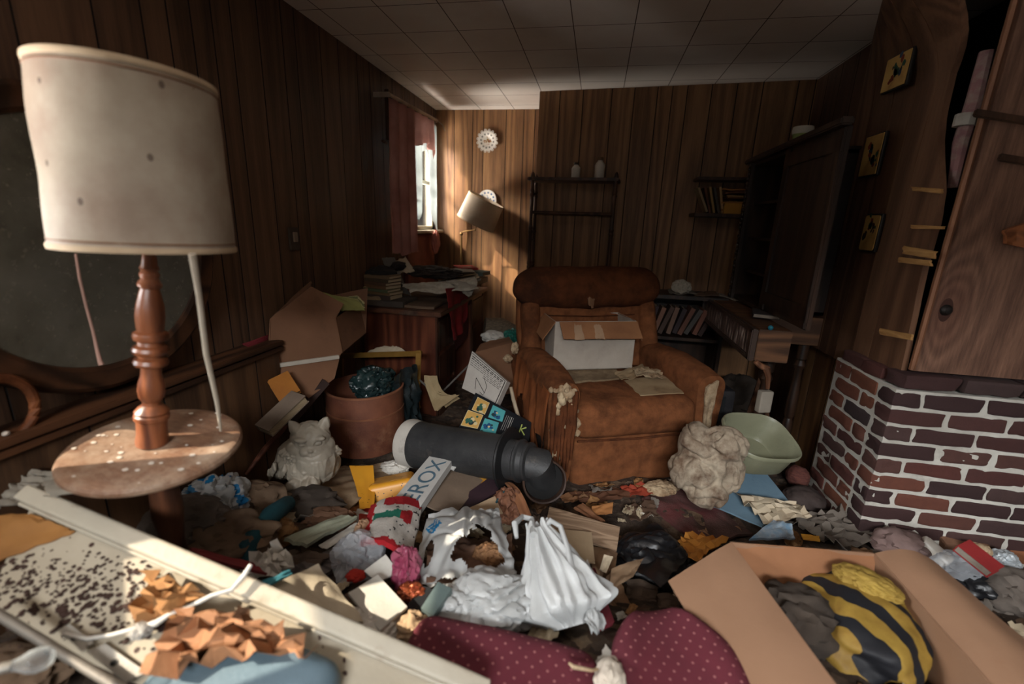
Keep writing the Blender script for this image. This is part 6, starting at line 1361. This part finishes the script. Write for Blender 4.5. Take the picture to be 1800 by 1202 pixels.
PCS = [[MT('pic_tan', (206, 162, 88)), MT('pic_green', (52, 96, 80)), MT('pic_dark', (40, 56, 58)), MT('pic_cream', (214, 196, 150))], [MT('pic_aqua', (84, 168, 172)), MT('pic_blue', (36, 84, 130)), MT('pic_cream', (214, 196, 150)), MT('pic_dark', (40, 56, 58))]]
for i, (u0, q0_, u1, q1, k) in enumerate(((.07, .10, .27, .46, 0), (.02, .52, .25, .92, 0), (.34, .10, .56, .52, 1), (.30, .58, .52, .98, 1))):
    mb = MB(); rr = random.Random(i+9)
    mb.add([on(gp, u0-.008, q0_-.015), on(gp, u1+.008, q0_-.015), on(gp, u1+.008, q1+.015), on(gp, u0-.008, q1+.015)], [(0, 1, 2, 3)], 3)
    mb.add([on(gp, u0, q0_, .0036), on(gp, u1, q0_, .0036), on(gp, u1, q1, .0036), on(gp, u0, q1, .0036)], [(0, 1, 2, 3)], 0)
    for z_ in range(12):
        cu, cq = rr.gauss((u0+u1)/2, .035), rr.gauss((q0_+q1)/2+.05, .07); a = rr.uniform(.012, .04)
        cl_ = lambda x_, l_, h_: min(h_, max(l_, x_))
        mb.add([on(gp, cl_(cu+a*math.cos(w_*PI/4), u0, u1), cl_(cq+1.8*a*math.sin(w_*PI/4), q0_, q1), .0042+.0002*z_) for w_ in range(8)], [tuple(range(8))], rr.choice([1, 1, 2, 3]))
    mb.build('small_picture', PCS[k], gt, smooth=0)
mb = MB()
for j in range(5): stroke(mb, gp, [(.60+.028*j, .22), (.575+.028*j, .80)], .0022 if j == 3 else .0010)
mb.build('printed_lines', MT('print_white', (196, 194, 188), ba=0), gt, smooth=0)
mb = MB(); stroke(mb, gp, [(.86, .34), (.84, .74)], .004); stroke(mb, gp, [(.93, .40), (.86, .56), (.92, .78)], .004); mb.build('yellow_green_mark', MT('mark_lime', (186, 200, 110), ba=0), gt, smooth=0)
obx = thing('open_carton', 'dark brown open carton behind the printed box', 'box', W(870, 640, y=2.75))
MB().sheet([W(838, 618, y=2.66), W(902, 602, y=2.86), W(905, 690, y=2.72), W(845, 700, y=2.54)], 6, 6, th=.006).sheet([W(838, 618, y=2.66), W(845, 606, y=2.80), W(848, 680, y=2.70), W(845, 700, y=2.54)], 6, 6, th=.006).build('carton_side', CARD, obx)
MB().sheet([W(838, 618, y=2.66), W(902, 602, y=2.86), W(895, 592, y=3.0), W(845, 604, y=2.84)], 6, 6, amp=.01, th=.005, seed=2).build('carton_flap', CARD, obx)
for i, (px, py, rx, ry, y_, lab) in enumerate(((893, 630, 7, 6, 2.70, 'small white crumpled paper on the dark brown carton'), (905, 612, 6, 10, 2.62, 'white stuffing wad at the recliner back corner'))):
    p = W(px, py, y=y_); tag(MB().blob(p, (pxr(p, rx), .03, pxr(p, ry)), seed=50+i, amp=.6).build('paper_wad', FOAM, smooth=20), lab, 'paper')
tag(MB().tube([W(898, 680, y=2.4), W(902, 700, y=2.38), W(912, 735, y=2.34), W(922, 755, y=2.28)], [.010, .012, .012, .006], 8).build('cream_strip', MT('cream_cloth', (188, 172, 148)), smooth=60), 'cream strip of trim dangling beside the recliner skirt', 'strip')
# --- far alcove floor
def far(px, py, y=3.75): return W(px, py, y=y)
p = far(884, 578); tag(MB().tube([far(852, 572, 3.7), far(880, 576), far(905, 586, 3.8)], [.07, .09, .07], 18).build('rolled_mat', MT('woven_mat', (128, 112, 92), (78, 66, 54), s=40, stretch=(1, 1, 4), bs=90, ba=.7), smooth=60), 'rolled woven mat on the alcove floor', 'mat')
tag(MB().blob(far(868, 592, 3.6), (.10, .08, .05), seed=61, amp=.45).build('white_cloth', WHP, smooth=40), 'white crumpled cloth in front of the rolled mat', 'cloth')
tag(MB().blob(far(902, 590, 3.55), (.07, .05, .05), seed=62, amp=.7, fq=4).build('green_tinsel', MT('tinsel_green', (46, 120, 104), (26, 74, 66), s=60, rough=.3), smooth=10), 'green tinsel beside the recliner back', 'tinsel')
paper('pale torn paper below the rolled mat', [far(856, 602, 3.5), far(890, 594, 3.55), far(896, 606, 3.4), far(860, 612, 3.35)], PAPG, amp=.03, seed=63, fq=4)
# ================================================================ foreground: white tray, cushions, open box
CRM = MT('cream_enamel', (170, 162, 146), (150, 140, 124), s=3, rough=.5, dirt=(116, 92, 70), da=.55, ds=6, spec=.4)
CRM2 = MT('cream_panel', (170, 160, 142), (146, 134, 114), s=3, rough=.6, dirt=(74, 54, 42), da=.585, ds=5, specks=(58, 38, 30), sps=34, spw=.20)
fA, fB, fC = W(60, 862, z=.70), W(850, 1196, z=.40), W(-40, 1075, z=.55)
fD = fC + (fB-fA)*.9
wp = thing('enamel_tray', 'cream enamelled panel with raised rails leaning across the lower left foreground', 'panel', (fA+fC)/2)
n_ = (fB-fA).cross(fC-fA).normalized(); n_ = -n_ if n_.z < 0 else n_
MB().sheet([fA-n_*.012, fB-n_*.012, fD-n_*.012, fC-n_*.012], 10, 10, amp=.001, th=.012).build('panel_sheet', CRM2, wp, smooth=40)
ab = (fB-fA).normalized(); Rr = frame(ab, n_.cross(ab)); inn = Rr.col[1]*(1 if Rr.col[1].dot(fC-fA) > 0 else -1)
MB().rcube((fA+fB)/2+inn*.012, ((fB-fA).length+.03, .040, .036), Rr, r=.008, n=10).build('raised_rail', CRM, wp)
MB().tube([fA+inn*.034, fB+inn*.034], .005, 8).build('rail_bead', CRM, wp)
cdv = (fD-fC).normalized()
ma, mb_ = W(-15, 1072, z=.585), W(215, 1212, z=.47)
tag(MB().tube([ma, (ma+mb_)/2, mb_], .009, 10).build('metal_bar', MT('grey_metal', (150, 144, 134), (120, 112, 104), metal=.5, rough=.45), smooth=60), 'grey metal bar crossing the lower left corner', 'bar')
# crumbs of dark dirt on the panel
mb = MB(); rr = random.Random(8)
def onp(px, py, lift=.0):
    d = ray(px, py); t = (fA-n_*.012-CAM).dot(n_)/d.dot(n_); return CAM+d*t+n_*lift
for i in range(1000):
    x_ = rr.uniform(-10, 300); y_ = 1000+rr.gauss(0, 50)+x_*.12
    if y_ > 1130+x_*.3: continue
    if rr.random() > sstep(900, 1075, y_-.10*x_): continue
    s_ = rr.uniform(.0015, .0055)*(1 if y_ < 1040 else 1.35); mb.blob(onp(x_, y_, s_*.3), (s_, s_*rr.uniform(.6, 1.4), s_*.6), sub=1, amp=.3, seed=i)
tag(mb.build('dirt_crumbs', MT('dirt_brown', (66, 46, 38), (48, 34, 30))), 'dark brown crumbs of dirt scattered over the cream panel', 'dirt', kind='stuff')
lump2 = lambda name, lab, cat, px, py, rx, ry, lift, mat, seed, **k: tag(MB().blob(onp(px, py, lift), (pxr(onp(px, py), rx), pxr(onp(px, py), (rx+ry)/2), pxr(onp(px, py), ry)), seed=seed, **{**dict(amp=.4, sub=4), **k}).build(name, mat, smooth=k.get('smooth', 40) if False else 40), lab, cat)
tag(MB().sheet([onp(-30, 905, .004), onp(60, 905, .01), onp(135, 935, .006), onp(-30, 1000, .004)], 12, 12, amp=.01, seed=2, th=.004, jag=.05).build('ochre_cloth', MT('ochre_cloth', (150, 104, 54), (118, 80, 44), s=5)), 'ochre brown cloth on the cream panel at the left edge', 'cloth')
DUSTY = MT('dusty_cloth', (150, 142, 128), (112, 104, 94), s=8, rough=.95, dirt=(84, 74, 64), da=.54)
tag(MB().sheet([W(-30, 822, y=.86), W(120, 832, y=.80), W(135, 868, y=.72), W(-30, 900, y=.72)], 30, 20, amp=.03, fq=5, seed=4, th=.004, ridged=True).build('dusty_cloth', DUSTY, smooth=50), 'dusty grey-beige cloth between the dado and the cream panel', 'cloth')
MR = MT('maroon_strip', (118, 44, 44), (96, 34, 36)); card('maroon_strip', 'dull red strip lying behind the cream rail', 'strip', ((335, 962, .20), (445, 988, .14), (470, 1008, .12), (350, 978, .19)), MR, amp=.004, th=.01)
card('white_crumple', 'white crumpled paper behind the cream rail, under the teal cloth', 'paper', ((438, 985, .12), (480, 958, .15), (505, 985, .13), (478, 1004, .11)), WHP, amp=.01, fq=3, seed=20, facet=.05, n=8, smooth=0)
card('newspaper', 'folded cream newspaper with a blue spine resting on the cream rail', 'newspaper', ((445, 1040, .22), (560, 990, .17), (640, 1092, .12), (560, 1100, .16)), MT('news_cream', (196, 184, 162), (170, 156, 134), dirt=(130, 110, 92), da=.6), amp=.012, fq=3, seed=21, th=.012, n=18)
card('blue_spine', 'teal blue paper strip along the folded newspaper top edge', 'strip', ((452, 1026, .235), (508, 1000, .215), (514, 1008, .215), (460, 1036, .235)), MT('spine_blue', (70, 136, 150)), amp=.004, th=.004)
tag(MB().tube([onp(a, b, l_) for a, b, l_ in ((452, 1002, .05), (440, 1022, .05), (420, 1045, .05), (385, 1055, .05), (350, 1072, .045), (315, 1085, .045), (290, 1100, .04), (250, 1108, .03), (205, 1118, .02), (160, 1124, .015), (120, 1116, .012))], [.0045, .006, .0045, .0045, .0055, .0045, .007, .0045, .0045, .0045, .0045], 10).build('white_cable', MT('white_cable', (196, 192, 184), rough=.5, ba=0), smooth=60), 'white knotted cable lying across the cream panel and its rail', 'cable')
for px, py, s_, sd in ((275, 1112, .012, 1), (240, 1120, .010, 2)):
    pass
tag(MB().blob(onp(262, 1112, .035), (.022, .020, .014), seed=2, amp=.35, sub=4).build('cable_plug', MT('plug_grey', (150, 146, 140), rough=.4), smooth=50), 'grey plug at the knot of the white cable', 'plug')
BRP = MT('brown_paper', (152, 108, 76), (116, 78, 52), s=4, dirt=(104, 66, 42), da=.58, bs=50)
tag(MB().sheet([onp(262, 1012, .03), onp(365, 1042, .05), onp(330, 1098, .05), onp(250, 1090, .02)], 9, 9, amp=.02, fq=2.5, seed=22, th=.002, jag=.06, facet=.026).build('crumpled_paper', MT('orange_brown_paper', (158, 114, 70), (116, 78, 46), s=5), smooth=25), 'crumpled orange-brown paper against the cream rail, above the cable', 'paper')
tag(MB().sheet([onp(330, 1075, .06), onp(470, 1090, .08), onp(570, 1150, .07), onp(270, 1185, .06)], 12, 9, amp=.03, fq=2.5, seed=23, th=.002, jag=.05, facet=.034).build('crumpled_paper', BRP, smooth=25), 'large crumpled brown paper below the cable, behind the blue seat', 'paper')
tag(MB().rcube(W(412, 1226, z=.43), (.37, .22, .08), RZ(-.12)@Matrix.Rotation(.25, 3, 'X'), r=.034, n=14, bulge=.05).build('vinyl_stool', MT('dusty_blue_vinyl', (92, 110, 120), (80, 96, 106), s=3, rough=.5, dirt=(120, 118, 112), da=.64), smooth=60), 'dusty blue rounded seat top at the bottom edge', 'seat')
SP = MT('steel_plate', (164, 160, 152), (132, 126, 118), metal=.4, rough=.45, dirt=(96, 76, 60), da=.56)
for q, lab, sd in ((((108, 1108), (128, 1098), (170, 1130), (150, 1146)), 'small steel plate with a screw hole at the cable end', 1), (((158, 1146), (190, 1132), (262, 1182), (225, 1200)), 'longer steel plate with a screw hole below the cable', 2)):
    P4 = [onp(*k, .012) for k in q]; t = thing('steel_plate', lab, 'plate', sum(P4, V())/4)
    MB().sheet(P4, 8, 6, amp=.001, th=.004, seed=sd).build('plate_body', SP, t, smooth=40)
    MB().lathe([(.006, .001), (.006, .0016), (0, .0016)], on(P4, .42, .5, .001), axes(n_), 16).build('screw_hole', HOLE_BLACK, t)
gb_ = thing('light_bulb', 'clear glass bulb lying in the lower left corner', 'bulb', W(65, 1160, z=.56)); Rg = axes((-.5, -.5, .15)); cg = W(66, 1160, z=.58)
MB().lathe([(0, -.024), (.010, -.022), (.018, -.014), (.021, 0), (.018, .012), (.011, .024), (.0085, .032)], cg, Rg, 32).build('glass', PLASTIC('bulb_glass', (200, 206, 208), .05, .12, .2), gb_)
MB().lathe([(.0085, .031), (.0095, .035), (.0085, .039), (.0095, .043), (.0085, .047), (.0035, .051), (0, .053)], cg, Rg, 24).build('screw_cap', SP, gb_)
lump('dark_heap', 'dark brown rag heap in the bottom left corner', 'cloth', 20, 1190, 90, 40, CLB, seed=66, h=.14)
# maroon dotted cushions
def dots():
    mt, nt, b = base('maroon_dotted_cloth'); tc = nd(nt, 'ShaderNodeTexCoord'); mp = nd(nt, 'ShaderNodeMapping'); mp.inputs['Scale'].default_value = (38, 38, 38); mp.inputs['Rotation'].default_value = (0, 0, .75)
    nt.links.new(tc.outputs['UV'], mp.inputs[0]); fr = nd(nt, 'ShaderNodeVectorMath', operation='FRACTION'); nt.links.new(mp.outputs[0], fr.inputs[0])
    sb_ = nd(nt, 'ShaderNodeVectorMath', operation='SUBTRACT'); nt.links.new(fr.outputs[0], sb_.inputs[0]); sb_.inputs[1].default_value = (.5, .5, 0)
    m0 = nd(nt, 'ShaderNodeVectorMath', operation='MULTIPLY'); nt.links.new(sb_.outputs[0], m0.inputs[0]); m0.inputs[1].default_value = (1, 1, 0)
    ln = nd(nt, 'ShaderNodeVectorMath', operation='LENGTH'); nt.links.new(m0.outputs[0], ln.inputs[0])
    n1 = noise_tex(nt, coords(nt), 6, 5); c0 = ramp(nt, n1.outputs[0], [(.3, lin((100, 40, 50))), (.75, lin((80, 33, 41)))]).outputs[0]
    k = mth(nt, 'LESS_THAN', ln.outputs['Value'], .13); col = mixc(nt, mth(nt, 'MULTIPLY', k, .55), c0, lin((172, 112, 110)))
    nt.links.new(col, b.inputs['Base Color']); b.inputs['Roughness'].default_value = .9; bump(nt, b, noise_tex(nt, coords(nt), 220, 2).outputs[0], .3, .004); return mt
DOT = dots()
def uvflat(o, R):
    uv = o.data.uv_layers.new(name='UVMap')
    for l_ in o.data.loops:
        p = o.data.vertices[l_.vertex_index].co; q = R.transposed()@p; uv.data[l_.index].uv = (q.x, q.y)
ca, cb_ = W(748, 1064, z=.37), W(1044, 1132, z=.335); xa = cb_-ca; Lc = xa.length
ya = V((.10, -1, -.10)); RCu = frame(xa, ya); cc = (ca+cb_)/2 + RCu.col[1]*.15
if RCu.col[2].z < 0: pass
cu = thing('seat_cushion', 'maroon seat cushion with pale dots at the bottom centre, flat-topped', 'cushion', cc)
o = MB().rcube(cc-V((0, 0, .045)), (Lc+.02, .30, .10), RCu, r=.045, n=16, bulge=.06, amp=.006, fq=9, seed=3).build('cushion_cover', DOT, cu, smooth=60); uvflat(o, RCu)
tr_ = MB().tube([W(1000, 1165, z=.365), W(1008, 1172, z=.365), W(1040, 1178, z=.36), W(1050, 1176, z=.35)], [.003, .005, .004, .003], 6).build('torn_thread', FOAM, cu)
ba_ = W(1056, 1128, z=.36); bb_ = W(1292, 1112, z=.36); xb_ = bb_-ba_; xb_.z = 0; RC2 = frame(xb_, V((.24, -1, -.10))); c2 = W(1152, 1050, z=.36)
cu2 = thing('seat_cushion', 'maroon dotted cushion with a rounded top and torn white corner, right of the flat-topped one', 'cushion', c2)
def rnd_top(p):
    k = max(0, (.02-p.y)/.17); return V((p.x*(1-.55*k*k), p.y, p.z*(1-.15*k)+.03*(1-(p.x/.16)**2)))
o = MB().rcube(c2+RC2.col[1]*.145-V((0, 0, .05)), (.315, .30, .11), RC2, r=.05, n=18, bulge=.06, amp=.006, fq=9, seed=4, fn=rnd_top).build('cushion_cover', DOT, cu2, smooth=60); uvflat(o, RC2)
MB().blob(W(1072, 1195, z=.33), (.035, .05, .035), seed=6, amp=.35, sub=4).build('white_stuffing', MT('white_foam', (206, 196, 182), (180, 166, 150), bs=60), cu2, smooth=50)
# open cardboard box
KBX = MT('kraft_box', (154, 118, 92), (138, 104, 80), s=2.5, dirt=(132, 90, 62), da=.62, ds=3, bs=120, ba=.08)
zr_ = .36; BL, BRr = W(1286, 952, z=zr_), W(1538, 972, z=zr_); FL = W(1470, 1202, z=zr_); FR_ = W(1745, 1202, z=zr_-.0)
FL = BL + (FL-BL)*1.35; FR_ = BRr+(FR_-BRr)*1.25
ob = thing('open_cardboard_box', 'open kraft cardboard box in the right foreground holding a striped bag', 'box', ((BL+FR_)/2).to_2d().to_3d()+V((0, 0, .08)))
dn = V((0, 0, -.27))
def wall(a, b, nm, n): MB().sheet([a, b, b+dn, a+dn], 8, 8, amp=.004, th=.005, seed=n).build(nm, KBX, ob, smooth=40)
wall(BL, BRr, 'box_side', 1); wall(BL, FL, 'box_side', 2); wall(BRr, FR_, 'box_side', 3); wall(FL, FR_, 'box_side', 4)
MB().sheet([BL+dn, BRr+dn, FR_+dn, FL+dn], 4, 4, th=.005).build('box_bottom', KBX, ob)
f1, f2 = W(1176, 1012, z=.33), W(1300, 1225, z=.33)
MB().sheet([BL, FL, BL+(FL-BL)*1.0+(f2-FL)*.98, f1], 12, 12, amp=.004, fq=2, seed=5, th=.005, disp=lambda u, q, n: V((0, 0, -.02*q*q))).build('box_flap', KBX, ob, smooth=50)
g1, g2 = W(1700, 1010, z=.34), W(1840, 1120, z=.34)
MB().sheet([BRr, FR_, W(1870, 1180, z=.36), W(1640, 985, z=.37)], 14, 14, amp=.006, fq=2.5, seed=6, th=.005, disp=lambda u, q, n: V((0, 0, .03*math.sin(q*PI)))).build('box_flap', KBX, ob, smooth=50)
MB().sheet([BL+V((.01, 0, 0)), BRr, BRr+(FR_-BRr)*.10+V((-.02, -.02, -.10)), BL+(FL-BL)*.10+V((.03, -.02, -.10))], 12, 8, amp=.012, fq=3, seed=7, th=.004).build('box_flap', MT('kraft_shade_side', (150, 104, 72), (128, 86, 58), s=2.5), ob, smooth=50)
# striped bag in the box
def stripes():
    mt, nt, b = base('black_yellow_cloth'); vec = coords(nt); sep = nd(nt, 'ShaderNodeSeparateXYZ'); nt.links.new(vec, sep.inputs[0])
    n1 = noise_tex(nt, vec, 4, 3); t = mth(nt, 'ADD', mth(nt, 'MULTIPLY', sep.outputs[0], 17), mth(nt, 'MULTIPLY', sep.outputs[1], 12)); t = mth(nt, 'ADD', t, mth(nt, 'MULTIPLY', n1.outputs[0], 3.2))
    k = mth(nt, 'GREATER_THAN', mth(nt, 'SINE', mth(nt, 'MULTIPLY', t, 3.0)), .12); n2 = noise_tex(nt, vec, 14, 5)
    ye = ramp(nt, n2.outputs[0], [(.3, lin((160, 130, 58))), (.7, lin((124, 94, 40)))]).outputs[0]
    nt.links.new(mixc(nt, k, ye, lin((30, 30, 34))), b.inputs['Base Color']); b.inputs['Roughness'].default_value = .6; return mt
sc_ = W(1520, 1085, z=.27); sg = thing('striped_bag', 'black and yellow striped stuffed bag inside the open cardboard box', 'bag', sc_-V((0, 0, .1)))
RSb = RZ(-.55)
MB().blob(sc_-V((0, 0, .02)), (.165, .20, .10), RSb, seed=44, amp=.20, fq=1.6, sub=5, ridged=False).build('bag_cloth', stripes(), sg, smooth=60)
MB().blob(sc_+V((.02, .06, .075)), (.085, .055, .03), RZ(-.65), seed=45, amp=.25, fq=3, sub=5).build('yellow_pad', MT('yellow_crinkle', (168, 140, 64), (124, 96, 42), s=9, stretch=(1, 3, 1), bs=30, ba=.4), sg, smooth=50)
lump('dark_cloth', 'dark cloth filling the box beside the striped bag', 'cloth', 1400, 1090, 70, 50, DRK, seed=46, h=.05)
# ================================================================ loose scraps in the litter
rr = random.Random(77); kinds = []
cols = [((176, 160, 134), 'tan'), ((196, 190, 178), 'white'), ((120, 88, 62), 'brown'), ((92, 76, 64), 'dark'), ((150, 110, 70), 'ochre'), ((112, 104, 96), 'grey')]
for i, (c, nm) in enumerate(cols):
    s_ = .035; o = MB().sheet([V((-s_, -s_*.7, .006)), V((s_, -s_*.6, .01)), V((s_*.9, s_*.7, .004)), V((-s_*.8, s_*.6, .012))], 8, 8, amp=.012, fq=3, seed=70+i, th=.0015, jag=.12).build('paper_scrap', MT('scrap_'+nm, c, bs=40), origin=(0, 0, 0), smooth=30)
    tag(o, 'torn %s scrap of paper lying loose in the floor litter' % nm, 'scrap', nm+' paper scraps in the litter'); kinds.append(o)
n_s = 0
while n_s < 280:
    x, y = rr.uniform(-1.3, 1.9), rr.uniform(.75, 2.45)
    if x > 1.15 and y > 1.9: continue
    src = kinds[n_s % 6] if n_s < 6 else kinds[rr.choice([0, 0, 1, 2, 2, 3, 3, 4, 5])]
    o = src if n_s < 6 else src.copy()
    if n_s >= 6: COL.objects.link(o)
    o.location = (x, y, g(x, y)+.012); o.rotation_euler = (rr.gauss(0, .3), rr.gauss(0, .3), rr.uniform(0, 6.28)); k = rr.uniform(.5, 1.9); o.scale = (k, k*rr.uniform(.6, 1.2), k); n_s += 1
